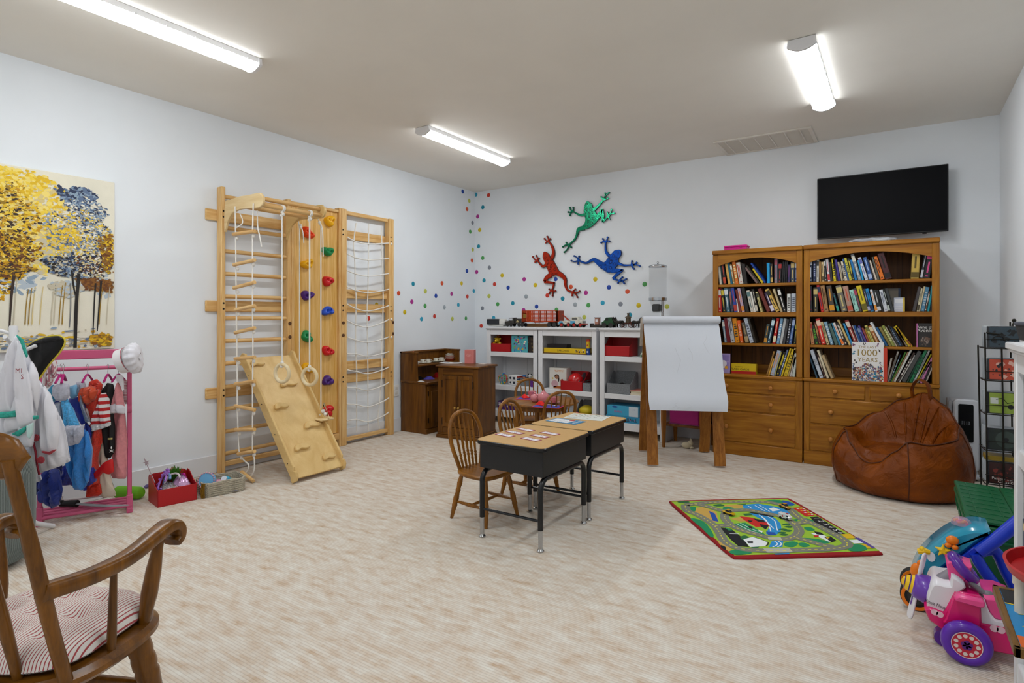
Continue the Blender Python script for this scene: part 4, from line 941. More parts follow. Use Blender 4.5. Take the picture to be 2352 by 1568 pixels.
# ================================================================== side table with magenta bin, dispenser, floor toy
t = thing('side_table', 'small brown side table with tapered legs half hidden behind the easel', 'table', (-1.64, 5.42, 0)); L = at(1.64, -5.42, 0)
for x in (-1.815, -1.462):
    for y in (5.262, 5.60):
        put('leg', mb(L).tube([(x, y, 0), (x, y, .25), (x, y, .56)], [.014, .026, .026], 4), EO, t)
put('tabletop', mb(L).span((-1.845, 5.235, .56), (-1.435, 5.63, .582), .004), EO, t)
put('shelf', mb(L).span((-1.815, 5.262, .2), (-1.462, 5.60, .22), .003), OAKD, t)
MAG = K('a0146e', .8, sheen=.2)
t = thing('storage_bin', 'magenta fabric storage bin on the side table shelf behind the easel', 'storage bin', (-1.63, 5.42, .2205))
put('fabric_body', mb().box((0, 0, .165), (.27, .29, .32), None, .008), MAG, t); put('trim', mb().box((0, 0, .005), (.272, .292, .008), None, .002), K('8a3a78', .7), t)
p = onZ(1578, 1029); t = thing('plush_toy', 'small cream plush toy lying on the carpet under the easel', 'soft toy', (p.x, p.y, 0), 30); CR = K('cfc3a4', .9, sheen=.4)
put('body', mb().ball((0, 0, .03), (.05, .035, .03), 14).ball((.03, 0, .045), (.028, .028, .027), 12), CR, t)
for s_ in (-1, 1): put('ear', mb().ball((.035, s_*.018, .072), (.008, .01, .018), 8), CR, t); put('paw', mb().ball((.035, s_*.03, .012), (.018, .01, .011), 8), CR, t)
CLR = K('8f979c', .06, alpha=.07)
t = thing('cereal_dispenser', 'clear cereal dispenser with a chrome lid standing behind the easel', 'dispenser', (-1.99, 5.60, 1.091)); 
put('base', mb().lathe([(.09, 0), (.095, .006), (.09, .014), (.02, .022), (.012, .03)], 28), K('26282b', .4), t)
put('post', mb().rod((.045, 0, .012), (.045, 0, .3), .011, n=12), CHR, t)
put('post_top', mb().rod((.045, 0, .16), (.045, 0, .172), .014, n=12), CHR, t)
put('canister', mb().lathe([(.072, .285), (.084, .285), (.086, .31), (.086, .6), (.083, .6), (.083, .312), (.072, .3)], 32, cap=False), CLR, t, sharp=60)
put('funnel', mb().lathe([(.052, .15), (.058, .2), (.08, .262), (.083, .29), (.079, .29), (.075, .262), (.052, .2), (.048, .15)], 24, cap=False), CLR, t, sharp=60)
put('collar', mb().lathe([(.088, .272), (.089, .3), (.087, .3), (.086, .272)], 32), CHR, t)
put('portion_wheel', mb().box((-.012, -.0, .2), (.075, .07, .075), None, .01), K('17181a', .35), t)
put('lid', mb().lathe([(.088, .6), (.09, .606), (.086, .616), (.06, .626), (.012, .632), (.006, .636), (.012, .645), (.008, .655), (.001, .658)], 32), CHR, t, sharp=60)
# ================================================================== books (x of the lower left corner, thickness, height, lean in degrees, cover, description, print)
BOOKS = {
'L1': (1.488, 'top shelf of the narrow bookcase', '-1.3340 -1.3150 0.0189 0.194 -4.7 d9d4c6 cream - -|-1.3150 -1.3050 0.0100 0.180 -5.1 2a4a4a dark_teal - -|-1.3000 -1.2760 0.0238 0.190 -6.9 1d1a1c red_and_black c9492c -|-1.2610 -1.2400 0.0208 0.184 -8.7 dcae5a tan - -|-1.2400 -1.2220 0.0178 0.194 -8.3 176a86 teal_blue - -|-1.2190 -1.2030 0.0158 0.179 -9.7 b08a4a brown_tan e4dfd4 -|-1.2010 -1.1720 0.0287 0.211 -8.4 d9721c orange e8d9a0 -|-1.1660 -1.1330 0.0326 0.190 -9.1 d8cfc6 white_and_red b8402c -|-1.1290 -1.1000 0.0288 0.174 -6.9 2a2624 black - -|-1.0280 -1.0060 0.0180 0.169 -34.9 7d6460 mauve - -|-1.0060 -0.9930 0.0107 0.188 -34.4 3b3526 dark_olive - -|-0.9840 -0.9640 0.0170 0.148 -31.8 d8bf1d yellow - -|-0.9620 -0.9450 0.0142 0.209 -33.5 14409a blue - -|-0.9420 -0.9190 0.0230 0.173 -1.0 1f9ed8 sky_blue - -|-0.9140 -0.8950 0.0190 0.164 -1.0 3a2a20 dark_brown c9a45a -|-0.8840 -0.8610 0.0230 0.211 0.0 7f7f8a tall_grey 9a4a5a -|-0.8560 -0.8320 0.0240 0.170 1.7 1c1c20 black_and_red a82c2c -|-0.8280 -0.8160 0.0120 0.179 2.9 1a1a1e slim_black - -|-0.8130 -0.8020 0.0110 0.178 2.9 1b1b22 slim_black - -|-0.7990 -0.7880 0.0110 0.178 2.9 1d1a20 slim_black - -|-0.7830 -0.7620 0.0210 0.151 1.9 2c2f5a purple_navy 6a2a6a -|-0.7570 -0.7290 0.0280 0.171 0.0 3f4650 slate c9b070 -|-0.7250 -0.7090 0.0160 0.169 0.0 233f8a royal_blue c8d0e0 -'),
'L2': (1.241, 'second shelf of the narrow bookcase', '-1.3470 -1.3150 0.0320 0.212 -1.6 c4221c red e8e0d8 -|-1.3050 -1.2790 0.0258 0.210 -6.6 1f1f1d black_and_yellow d8c040 -|-1.2740 -1.2430 0.0308 0.217 -6.6 3f6474 slate_blue d8dce0 -|-1.2370 -1.2130 0.0238 0.212 -7.1 2c3c52 navy b86a50 -|-1.2090 -1.1810 0.0277 0.219 -8.4 2c44a0 blue_and_red b03a30 -|-1.1810 -1.1680 0.0129 0.120 -7.2 e0d8d0 short_white - -|-1.1680 -1.1490 0.0187 0.203 -9.4 7a2a20 maroon - -|-1.1450 -1.1200 0.0245 0.214 -11.0 b9a0b8 lilac_and_orange d8842c -|-1.1150 -1.0850 0.0295 0.219 -10.3 1c1a18 black - -|-1.0720 -1.0450 0.0264 0.191 -12.1 cfc8bc white_and_teal 5a7a7c -|-1.0450 -1.0300 0.0147 0.181 -11.1 e4e2da slim_white - -|-1.0300 -1.0110 0.0187 0.202 -10.5 33302c charcoal c8c0b0 -|-0.9930 -0.9760 0.0165 0.179 -13.6 d9cc8a pale_yellow 3a3a30 -|-0.9420 -0.9110 0.0289 0.212 -21.0 6e2a20 rust_red - -|-0.9060 -0.8770 0.0274 0.175 -19.4 3a2448 purple_checked d8d0dc -|-0.8700 -0.8370 0.0299 0.211 -25.0 dcb45a mustard 2a2418 -|-0.8350 -0.8180 0.0162 0.205 -18.2 c9b58a beige - -|-0.8130 -0.7900 0.0223 0.206 -14.6 1d1b18 leaning_black e0ded8 -|-0.7860 -0.7600 0.0260 0.153 0.0 dfe0dc upright_white 3a3a3a -|-0.7540 -0.7200 0.0340 0.155 0.4 b8c0cc silver 4a5060 -|-0.7150 -0.7070 0.0080 0.169 0.0 d8d8d8 thin_white - -'),
'L3': (0.974, 'third shelf of the narrow bookcase', '-1.2920 -1.2710 0.0208 0.200 -7.2 7f95a8 grey_blue d8d4cc -|-1.2690 -1.2380 0.0307 0.220 -8.6 6e1a22 maroon - -|-1.2360 -1.2020 0.0336 0.222 -9.1 b9b9bc pale_grey 4a4e58 -|-1.1990 -1.1630 0.0356 0.215 -8.0 e08c12 amber 3c382c -|-1.1580 -1.1320 0.0257 0.197 -8.7 e8621a orange f0e0d0 COLLAPSE|-1.1170 -1.0860 0.0305 0.179 -10.6 5a5246 brown_grey a89068 -|-1.0780 -1.0460 0.0310 0.220 -14.5 b9c0cc silver 5a6070 -|-1.0430 -1.0260 0.0164 0.215 -15.1 2c251c dark_brown - -|-0.9710 -0.9460 0.0247 0.168 9.1 3c4a48 dark_teal c98a2c -|-0.9440 -0.9190 0.0245 0.214 11.2 2c4a5c blue_and_black c8e0e8 -|-0.9000 -0.8780 0.0217 0.218 8.6 c41a18 red e8d8b0 -|-0.8690 -0.8470 0.0218 0.216 8.5 6f9cc0 light_blue dce4e8 -|-0.8450 -0.8240 0.0207 0.215 9.3 b9bcbc pale_silver - -|-0.8220 -0.8020 0.0198 0.210 8.7 3c3c40 charcoal - -|-0.7940 -0.7760 0.0178 0.216 7.4 2a2c34 black c0c4d0 -|-0.7740 -0.7520 0.0218 0.216 8.5 3f5f96 blue a0b0d0 -|-0.7380 -0.7200 0.0179 0.174 5.9 222a26 black_and_yellow b0a830 -'),
'L4': (0.702, 'bottom shelf of the narrow bookcase', '-0.9500 -0.9380 0.0116 0.214 15.6 a5793a thin_brown - -|-0.9360 -0.9230 0.0125 0.149 15.4 dca53a golden - -|-0.9190 -0.8880 0.0300 0.218 14.6 a9b4c8 pale_blue c88a5a -|-0.8860 -0.8780 0.0078 0.206 14.2 c9c26a thin_lime - -|-0.8730 -0.8510 0.0211 0.209 16.1 1e1c18 black_and_yellow dcc81c -|-0.8490 -0.8370 0.0116 0.231 15.2 5c6f98 violet_blue c8d0e0 -|-0.8350 -0.8220 0.0125 0.244 16.3 e0bf14 bright_yellow - -|-0.8160 -0.7860 0.0288 0.233 16.1 d2b21a mustard 6a5a18 -|-0.7840 -0.7700 0.0137 0.248 12.5 b89a5a tan - -|-0.7680 -0.7540 0.0136 0.172 13.3 c9c4be pale_grey - -|-0.7500 -0.7260 0.0239 0.198 5.8 c4ccc4 pale_sage - -'),
'R1': (1.488, 'top shelf of the wide bookcase', '-0.6190 -0.5960 0.0230 0.192 0.0 22304a navy_and_white d8dce0 -|-0.5910 -0.5710 0.0200 0.181 0.0 1f2c50 navy 98a0c0 -|-0.5660 -0.5500 0.0160 0.180 0.6 d8d4cc white_and_black 2a2a2a -|-0.5450 -0.5320 0.0130 0.163 -1.1 b98a4a tan - -|-0.5270 -0.5090 0.0180 0.160 -2.1 d2b887 beige 5a4a30 -|-0.5050 -0.4910 0.0140 0.177 -3.6 26262a black c8c8c8 -|-0.4840 -0.4660 0.0179 0.182 -5.1 d8d6da white_and_red c02a2c -|-0.4640 -0.4480 0.0159 0.156 -5.2 2c2c2c stubby_black - -|-0.4420 -0.4240 0.0179 0.183 -5.6 e0cc14 yellow_and_black 2a2818 -|-0.4240 -0.4130 0.0109 0.178 -8.7 3a3630 dark_brown - -|-0.4110 -0.3950 0.0158 0.175 -8.5 3a2f86 violet - -|-0.3890 -0.3780 0.0108 0.154 -10.5 c8b898 slim_beige - -|-0.3780 -0.3670 0.0108 0.154 -10.5 4a3d30 brown d8d0c0 -|-0.3650 -0.3450 0.0197 0.158 -10.2 dcd0ba cream 4a4a50 -|-0.3450 -0.3330 0.0117 0.181 -12.4 3f68a8 blue - -|-0.3320 -0.3140 0.0176 0.186 -12.1 cdc53c lime_yellow 6a6a28 -|-0.3120 -0.2970 0.0147 0.181 -11.1 242a28 tilted_black dccc3c -|-0.2950 -0.2780 0.0166 0.168 -12.0 1c74b4 bright_blue - -|-0.2720 -0.2480 0.0233 0.214 -14.4 8a9098 tall_grey dcd8c8 -|-0.2460 -0.2330 0.0127 0.163 -12.1 1fa0dc sky_blue - -|-0.2250 -0.2030 0.0212 0.186 -15.9 d8dce4 white_and_blue 5a62a8 -|-0.1980 -0.1720 0.0252 0.184 -13.8 2a5596 mid_blue a8b8d8 -|-0.1700 -0.1600 0.0097 0.170 -14.3 2f2a30 slim_dark - -|-0.1580 -0.1450 0.0125 0.158 -15.4 d8c8b8 pale_pink - -|-0.1450 -0.1290 0.0157 0.183 -12.0 5a5a50 olive_grey - -|-0.1230 -0.0940 0.0279 0.185 -16.0 de7214 orange 5a2a08 -|-0.0900 -0.0470 0.0415 0.210 -15.2 4a2024 thick_maroon 1a1416 -|0.0690 0.1190 0.0499 0.191 2.7 c4a44a thick_gold 5a4a18 -|0.1250 0.1410 0.0158 0.200 9.4 2a2a30 leaning_black c0c0c8 -|0.1430 0.1850 0.0414 0.197 9.7 1a181c black_and_pink d84a8a -'),
'R2': (1.241, 'second shelf of the wide bookcase', '-0.6190 -0.5940 0.0250 0.213 -1.9 2a2a30 black_and_crimson 8a1a3a -|-0.5870 -0.5570 0.0300 0.201 -0.6 3a342c gold_lettered_brown c8b070 -|-0.5320 -0.5110 0.0208 0.222 -8.8 d0281c red 1f2c50 -|-0.5090 -0.4780 0.0307 0.217 -7.9 a67c50 light_brown 4a3018 -|-0.4690 -0.4330 0.0357 0.213 -7.3 4a4038 brown_and_orange d8921c -|-0.4170 -0.4000 0.0166 0.153 -12.9 1f2f44 navy_and_teal 2a9a88 -|-0.3860 -0.3450 0.0401 0.214 -12.2 6f6a60 thick_grey c8b878 -|-0.3410 -0.3040 0.0363 0.207 -11.4 b08a78 dusty_pink c05038 -|-0.2930 -0.2630 0.0291 0.177 -14.0 a4d8cc mint 5a8a80 -|-0.2630 -0.2440 0.0185 0.188 -13.8 3f4648 charcoal a83a58 -|-0.2400 -0.2040 0.0350 0.209 -13.6 d4bd1c yellow 6a6018 -|-0.2040 -0.1870 0.0166 0.183 -12.6 2c2a3a dark_navy a8a8c0 -|-0.1870 -0.1660 0.0205 0.183 -12.0 1f8ac8 blue 1a2a58 -|-0.1580 -0.1410 0.0166 0.177 -12.1 dcdce0 white_and_orange e08a1c -|-0.1410 -0.1160 0.0245 0.171 -11.1 262626 thick_black c8c8cc -|-0.1120 -0.1000 0.0117 0.173 -12.7 1f1f24 slim_black - -|-0.0980 -0.0730 0.0245 0.173 -11.7 ccd0d8 pale_grey 6a7080 -|-0.0710 -0.0570 0.0136 0.181 -13.1 1c1e1e tall_black b8c0b8 -|-0.0550 -0.0350 0.0195 0.183 -13.0 35383a slanting_charcoal - -|0.0780 0.0980 0.0196 0.188 11.5 4a4444 dark_grey - -|0.1060 0.1190 0.0129 0.175 8.2 d8cfae cream 4a4030 -|0.1170 0.1270 0.0098 0.190 10.0 d8c8a0 slim_beige - -|0.1290 0.1540 0.0246 0.184 9.6 4a7fa0 steel_blue a8b8c0 -|0.1520 0.1660 0.0138 0.153 10.1 5c4030 brown_and_white dcd8d0 -|0.1700 0.1830 0.0129 0.194 7.7 1a9cac turquoise - -|0.1850 0.2020 0.0168 0.118 7.7 26282c black - -'),
'R3': (0.974, 'third shelf of the wide bookcase', '-0.6050 -0.5800 0.0248 0.185 -6.5 c08a58 tan_and_red a83a2c -|-0.5750 -0.5500 0.0246 0.158 -10.2 1f2a18 black_and_green 6ad02c WICKED|-0.5480 -0.5290 0.0186 0.186 -12.1 5c2018 maroon c89a5a -|-0.5270 -0.4960 0.0303 0.215 -12.6 d0281a bright_red e8c8b0 -|-0.4910 -0.4710 0.0194 0.191 -14.5 cdb988 beige 4a4028 -|-0.4640 -0.4410 0.0222 0.192 -15.1 7fa4bc pale_blue dce4e4 -|-0.4330 -0.4060 0.0259 0.179 -16.5 4c6660 grey_green - -|-0.4060 -0.3890 0.0161 0.185 -18.9 2f7fa4 sea_blue - -|-0.3840 -0.3650 0.0178 0.189 -20.7 dcd8d4 white_and_orange e8741c -|-0.3650 -0.3410 0.0226 0.186 -19.8 2c2220 dark_brown d8d0c0 -|-0.3360 -0.3190 0.0157 0.220 -22.5 cbb070 sand - -|-0.3190 -0.3040 0.0142 0.185 -19.2 2f8fc8 sky_blue - -|-0.2930 -0.2650 0.0262 0.211 -20.5 8e2e26 brick_red d8c8b8 -|-0.2630 -0.2570 0.0060 0.166 -18.2 d8d0d4 thin_white - -|-0.2570 -0.2420 0.0143 0.164 -17.4 1f4f90 blue - -|-0.2400 -0.2210 0.0182 0.151 -17.0 2c3f6c navy 7a8aa8 -|-0.2160 -0.2020 0.0131 0.167 -21.0 5c4a9c purple - -|-0.2000 -0.1870 0.0122 0.148 -19.8 a04a4a rose - -|-0.1870 -0.1740 0.0123 0.136 -18.8 b08a1c ochre - -|-0.1700 -0.1500 0.0186 0.168 -21.4 cfc46a pale_yellow 6a6a30 -|-0.1450 -0.1190 0.0241 0.166 -22.2 a4622a copper e0c8a0 -|-0.1120 -0.0920 0.0182 0.199 -24.6 dcdcdc white - -|-0.0900 -0.0710 0.0171 0.156 -25.9 1f5a8c mid_blue - -|-0.0670 -0.0470 0.0180 0.161 -25.8 8a7a3c olive - -|-0.0470 -0.0230 0.0218 0.171 -24.9 8a9040 olive_green c8c890 -|-0.0230 -0.0130 0.0090 0.167 -26.0 c9bfa8 slim_cream - -|-0.0110 0.0010 0.0111 0.173 -22.7 4a4a44 grey - -|0.0010 0.0170 0.0145 0.163 -24.7 1f3a58 midnight_blue 8a9ab0 -|0.0190 0.0290 0.0090 0.157 -26.4 2c2c30 black - -|0.0410 0.0550 0.0127 0.161 -25.0 8a7a60 grey_brown - -|0.0570 0.0730 0.0133 0.178 -33.5 cdae18 gold - -|0.0730 0.0860 0.0108 0.187 -33.7 e4c414 bright_yellow 8a3a1c -|0.1040 0.1140 0.0100 0.178 0.0 c878b0 pink - -'),
'R4': (0.702, 'bottom shelf of the wide bookcase', '-0.5680 -0.5570 0.0105 0.191 -17.4 3c5a70 thin_blue - -|-0.5410 -0.5140 0.0256 0.238 -18.6 c4ccd8 silver 4a4438 BIBLE|-0.5090 -0.4930 0.0153 0.200 -16.5 3f1c14 dark_red d8c8b0 -|-0.4910 -0.4730 0.0171 0.237 -18.0 d8cdb0 cream - -|-0.4620 -0.4400 0.0206 0.198 -20.7 b8a078 tan - -|-0.0920 -0.0800 0.0118 0.183 10.3 cfcabc ivory - -|-0.0780 -0.0670 0.0106 0.242 15.0 b9b4a8 light_grey 4a4840 -|-0.0670 -0.0590 0.0076 0.221 17.8 26364c navy a8c8d0 -|-0.0580 -0.0510 0.0065 0.246 21.6 5ca03a lime_green - -|-0.0500 -0.0430 0.0064 0.252 23.0 c9a070 peach - -|-0.0410 -0.0270 0.0129 0.274 23.0 dcdcd4 white - -|-0.0230 -0.0080 0.0136 0.250 25.0 3a2a24 brown d8d0c8 -|-0.0060 0.0020 0.0072 0.230 25.0 d8d4cc thin_white - -|0.0090 0.0370 0.0258 0.258 23.1 4a4a48 thick_grey - -|0.0410 0.0530 0.0111 0.233 22.5 14402c dark_green - -|0.0570 0.0760 0.0177 0.265 21.2 1f7a4c green 0c3020 -|0.0800 0.0920 0.0112 0.273 21.5 ccd4d0 pale_grey 4a4a4a -|0.0960 0.1040 0.0073 0.239 23.3 ccc01c yellow - -|0.1060 0.1160 0.0090 0.184 26.4 8a8480 grey - -|0.1230 0.1390 0.0150 0.205 20.0 c47aa8 pink - -|0.1410 0.1540 0.0123 0.190 18.5 2c2428 black - -|0.1560 0.1640 0.0076 0.147 18.9 d8d0c4 slim_cream - -'),
}
PAGE = K('ddd3bb', .85, bmp=.3, bscale=500)
BY = 5.347
usedl = set()
def cover_mesh(w_, d, h):
    b = .0025
    g = mb().box((w_/2, .0015, h/2), (w_, .003, h), None, min(.0012, w_*.2))
    return g.box((b/2, d/2, h/2), (b, d, h), None, 0).box((w_-b/2, d/2, h/2), (b, d, h), None, 0)
for key, (zb, where, rows) in BOOKS.items():
    rows = [r.split() for r in rows.split('|')]; names = [r[6].replace('_', ' ') for r in rows]; rr = random.Random(key)
    right = -.69 if key[0] == 'L' else .222
    prev = -99; placed = []
    for i, r in enumerate(rows):
        x0, x1, w_, h, lean = map(float, r[:5]); col, band, title = r[5], r[7], r[8]; nm = names[i]
        d = min(.2, max(.11, h*.72)); a = math.radians(lean)
        if lean <= 0: piv = V((x0, BY, zb)); M_ = at(piv) @ rot(0, lean, 0)
        else: piv = V((x1, BY, zb)); M_ = at(piv) @ rot(0, lean, 0) @ at(-w_, 0, 0)
        o = put('book', cover_mesh(w_, d, h), K(col, .42, var=.06, scale=30), R=M_)
        put('pages', mb().span((.0022, .004, .003), (w_-.0022, d-.003, h-.0035), 0), PAGE, o)
        if band != '-':
            g = mb(axes((w_/2, -.0003, 0), (1, 0, 0), (0, 0, 1)))
            if title != '-':
                T = axes((0, h*.56, 0), (0, -1, 0), (1, 0, 0)); g.text(title, T, w_*.62, fit=h*.6)
                g.quad(-w_*.2, h*.06, w_*.2, h*.09)
            else:
                k = rr.choice((0, 1, 2, 3))
                if k == 0: g.quad(-w_/2+.0005, h*.05, w_/2-.0005, h*rr.uniform(.22, .34)); g.quad(-w_*.12, h*.42, w_*.12, h*.88)
                elif k == 1: g.quad(-w_/2+.0005, h*.72, w_/2-.0005, h*.93); g.quad(-w_*.14, h*.2, w_*.1, h*.62); g.quad(-w_*.2, h*.06, w_*.2, h*.1)
                elif k == 2: g.quad(-w_*.26, h*.3, -w_*.03, h*.9); g.quad(w_*.08, h*.45, w_*.24, h*.86); g.quad(-w_*.2, h*.07, w_*.2, h*.11)
                else:
                    for j in range(6): g.quad(-w_*.28, h*(.24+.1*j), w_*.28, h*(.24+.1*j+rr.uniform(.04, .075)))
                    g.quad(-w_*.16, h*.07, w_*.16, h*.1)
            s_ = put('spine_print', g, K(band, .5), o)
        same = [j for j in range(len(names)) if names[j] == nm]
        lab = f"{nm} book on the {where}"
        if len(same) > 1:
            k = same.index(i); lab = f"{nm} book, {ORD[k]} of {len(same)} alike from the left, {where}"
        assert lab not in usedl, lab
        usedl.add(lab); tag(o, lab, 'book', 'books on the '+where)
# books that face the room
def face_book(name, label, x0, x1, z0, z1, th, y, cov, front, tilt=0, cat='book', grp=None):
    w_, h = x1-x0, z1-z0
    T = at(x0, y, z0) @ rot(-tilt, 0, 0)
    o = put(name, mb().span((0, 0, 0), (w_, .003, h), .0008).span((0, th-.003, 0), (w_, th, h), .0008).span((0, 0, 0), (.003, th, h), .0008), K(cov, .35), R=T)
    put('pages', mb().span((.003, .003, .004), (w_-.004, th-.003, h-.004), 0), PAGE, o)
    F = axes((w_/2, -.0004, h/2), (1, 0, 0), (0, 0, 1)); front(o, F, w_, h); tag(o, label, cat, grp); return o
def big_front(o, F, w_, h):
    gold = K('9a7f35', .4); g = mb(F)
    g.text('THE LAST', at(0, h*.375, 0), h*.065); g.text('1000', at(0, h*.23, 0), h*.17); g.text('YEARS', at(0, h*.05, 0), h*.11); put('title', g, gold, o)
    g = mb(F); rr = random.Random(9); z = 0
    for i in range(420):
        x = rr.uniform(-.46, .46)*w_; v = rr.random(); y = -h*.49+h*.44*v*(.72+.28*abs(math.cos(x/w_*6))); z += 1e-6; s_ = rr.uniform(.003, .0095)
        k = rr.randrange(9); g.poly([(x+s_*math.cos(q)*rr.uniform(.6, 1.2), max(-h*.495, y+s_*math.sin(q)), z+.0001) for q in [j*1.05 for j in range(6)]], k)
    for x, y, k in ((-.42, .43, 8), (-.1, .44, 3), (.3, .43, 8), (.38, .28, 3), (-.43, .22, 7), (-.38, -.0, 3), (.4, -.02, 1)):
        for j in range(6): g.disc((x*w_+rr.uniform(-.008, .008), y*h+rr.uniform(-.012, .012)), rr.uniform(.002, .006), 6, k, z=.0002+j*1e-5)
    put('illustration', g, [K(c, .5) for c in ('8a5a3a', '6f6a78', 'd8cfc0', '3a2c28', '5c6f98', 'a84a3a', 'c8b48a', '2f7f9c', '7a4a6a')], o)
b0, b1 = onY(1956, 877, 5.31), onY(2023, 786, 5.31)
bb = face_book('picture_book', 'big white picture book with a gold title standing on the wide bookcase counter', b0.x, b1.x+.02, .7025, onY(1990, 785.5, 5.31).z, .024, 5.3095, 'e8e6e4', big_front, 0)
put('spine_strip', mb().span((b1.x+.02-b0.x-.002, -.0005, .0), (b1.x+.021-b0.x+.021, .024, .262), .0005), K('c73a22', .4), bb)
def anne(o, F, w_, h):
    g = mb(F).text('Anne of', at(-w_*.05, h*.34, 0), h*.12).text('Avonlea', at(w_*.03, h*.2, 0), h*.13); put('title', g, K('e6e4e0', .5), o)
    g = mb(F); rr = random.Random(4)
    for i in range(60): g.disc((rr.gauss(0, w_*.13), rr.gauss(-h*.22, h*.1)), rr.uniform(.003, .009), 7, rr.randrange(4), z=.0001+i*1e-6)
    put('illustration', g, [K(c, .5) for c in ('5c4a40', '8a7a70', '3a3230', '6a5040')], o)
a0, a1 = onY(2109, 792, 5.35), onY(2142, 742, 5.35)
face_book('novel', 'dark novel with white script lettering facing out on the wide bookcase', a0.x, min(.221, a1.x), .9745, a1.z, .022, 5.347, '26211f', anne, 3)
def plain(c1, c2):
    def f(o, F, w_, h):
        put('print', mb(F).quad(-w_*.4, h*.1, w_*.4, h*.4).quad(-w_*.4, -h*.3, w_*.2, -h*.24).quad(-w_*.4, -h*.18, w_*.3, -h*.12), K(c1, .5), o); put('band', mb(F).quad(w_*.34, -h*.49, w_*.49, h*.49, .0001), K(c2, .5), o)
    return f
a0, a1 = onY(1840+1400/6.918, 714, 5.40), onY(1840+1650/6.918, 540+985/6.918, 5.40)
face_book('paperback', 'white and yellow paperback leaning face out behind the slanting charcoal book', a0.x+.03, a1.x, 1.2415, a1.z, .016, 5.41, 'c9cdda', plain('e8e8ec', 'd8b81c'), 6)
a0, a1 = onY(1840+1310/6.918, 714, 5.47), onY(1840+1580/6.918, 540+835/6.918, 5.47)
face_book('paperback', 'grey paperback face out at the back of the second shelf, wide bookcase', a0.x+.02, a1.x, 1.2415, a1.z, .016, 5.47, '8a857c', plain('a49a8a', '3a4a6a'), 8)
def lav(o, F, w_, h):
    put('print', mb(F).quad(-w_*.4, h*.12, w_*.4, h*.42).quad(-w_*.45, -h*.3, w_*.4, h*.05), K('8d7cba', .5), o)
    put('figure', mb(F).disc((0, -.0), w_*.26, 14, z=.0002).disc((-.0, -h*.14), w_*.18, 12, z=.0003), K('e4e0ea', .5), o); put('seal', mb(F).disc((w_*.22, -h*.2), w_*.13, 14, z=.0004), K('e0a43a', .5), o)
a0, a1 = onY(1655, 857, 5.36), onY(1676.5, 812, 5.36)
face_book('booklet', 'lavender booklet standing face out beside the flash card box', a0.x-.03, a1.x, .7025, a1.z, .012, 5.357, 'a794c8', lav, 3)
a0, a1 = onY(1680, 857, 5.36), onY(1736, 836.5, 5.36)
t = thing('card_box', 'yellow and red flash card box on the narrow bookcase counter', 'box', ((a0.x+a1.x)/2, 5.36, .7022)); w_ = a1.x-a0.x; h = a1.z-.702
put('carton', mb().box((0, .03, h/2), (w_, .06, h), None, .001), K('d3b414', .45), t)
F = axes((0, -.0004, 0), (1, 0, 0), (0, 0, 1))
put('red_band', mb(F).quad(-w_*.498, .002, w_*.498, h*.3), K('b3201a', .45), t)
put('lettering', mb(F).text('FLASH CARDS', at(-w_*.14, h*.47, .0003), h*.19).text('Self Teaching', at(-w_*.18, h*.7, .0003), h*.12), K('2a1c10', .5), t)
# things on top of the bookcases
t = thing('pencil_box', 'hot pink plastic box on top of the narrow bookcase', 'box', (-1.2, 5.46, 1.7885)); a0, a1 = onY(1663, 572, 5.4), onY(1715, 560, 5.4)
t.location.x = (a0.x+a1.x)/2; w_ = a1.x-a0.x
put('body', mb().box((0, 0, .016), (w_, .12, .032), None, .004), K('d3148c', .35), t); put('lid', mb().box((0, 0, .04), (w_+.004, .124, .016), None, .004), K('e01896', .35), t)
put('latch', mb().box((-w_*.25, -.063, .034), (.02, .004, .014), None, .001).box((w_*.25, -.063, .034), (.02, .004, .014), None, .001), K('b01078', .35), t)
t = thing('cable_bag', 'clear plastic bag of coiled white cable on top of the wide bookcase', 'bag', (onY(2003, 550, 5.42).x, 5.43, 1.7885))
def bagf(u, v):
    a = u*2*math.pi; s_ = math.sin(math.pi*v); return (.16*math.cos(a)*s_*(1+.1*math.sin(5*a)), .06*math.sin(a)*s_*(1+.1*math.sin(4*a)), .02-.018*math.cos(math.pi*v)+.006*s_*math.sin(7*a))
put('bag', mb().grid(bagf, 24, 8, wrap=True), K('e8eef8', .12, alpha=.35), t, sharp=180)
put('cable', mb().tube([V((.06+.07*math.cos(a)*(1+.06*math.sin(a*.37)), .03*math.sin(a), .018+.006*math.sin(a*.7))) for a in [i*.35 for i in range(72)]], .003, 6), K('dfe6e8', .4), t)
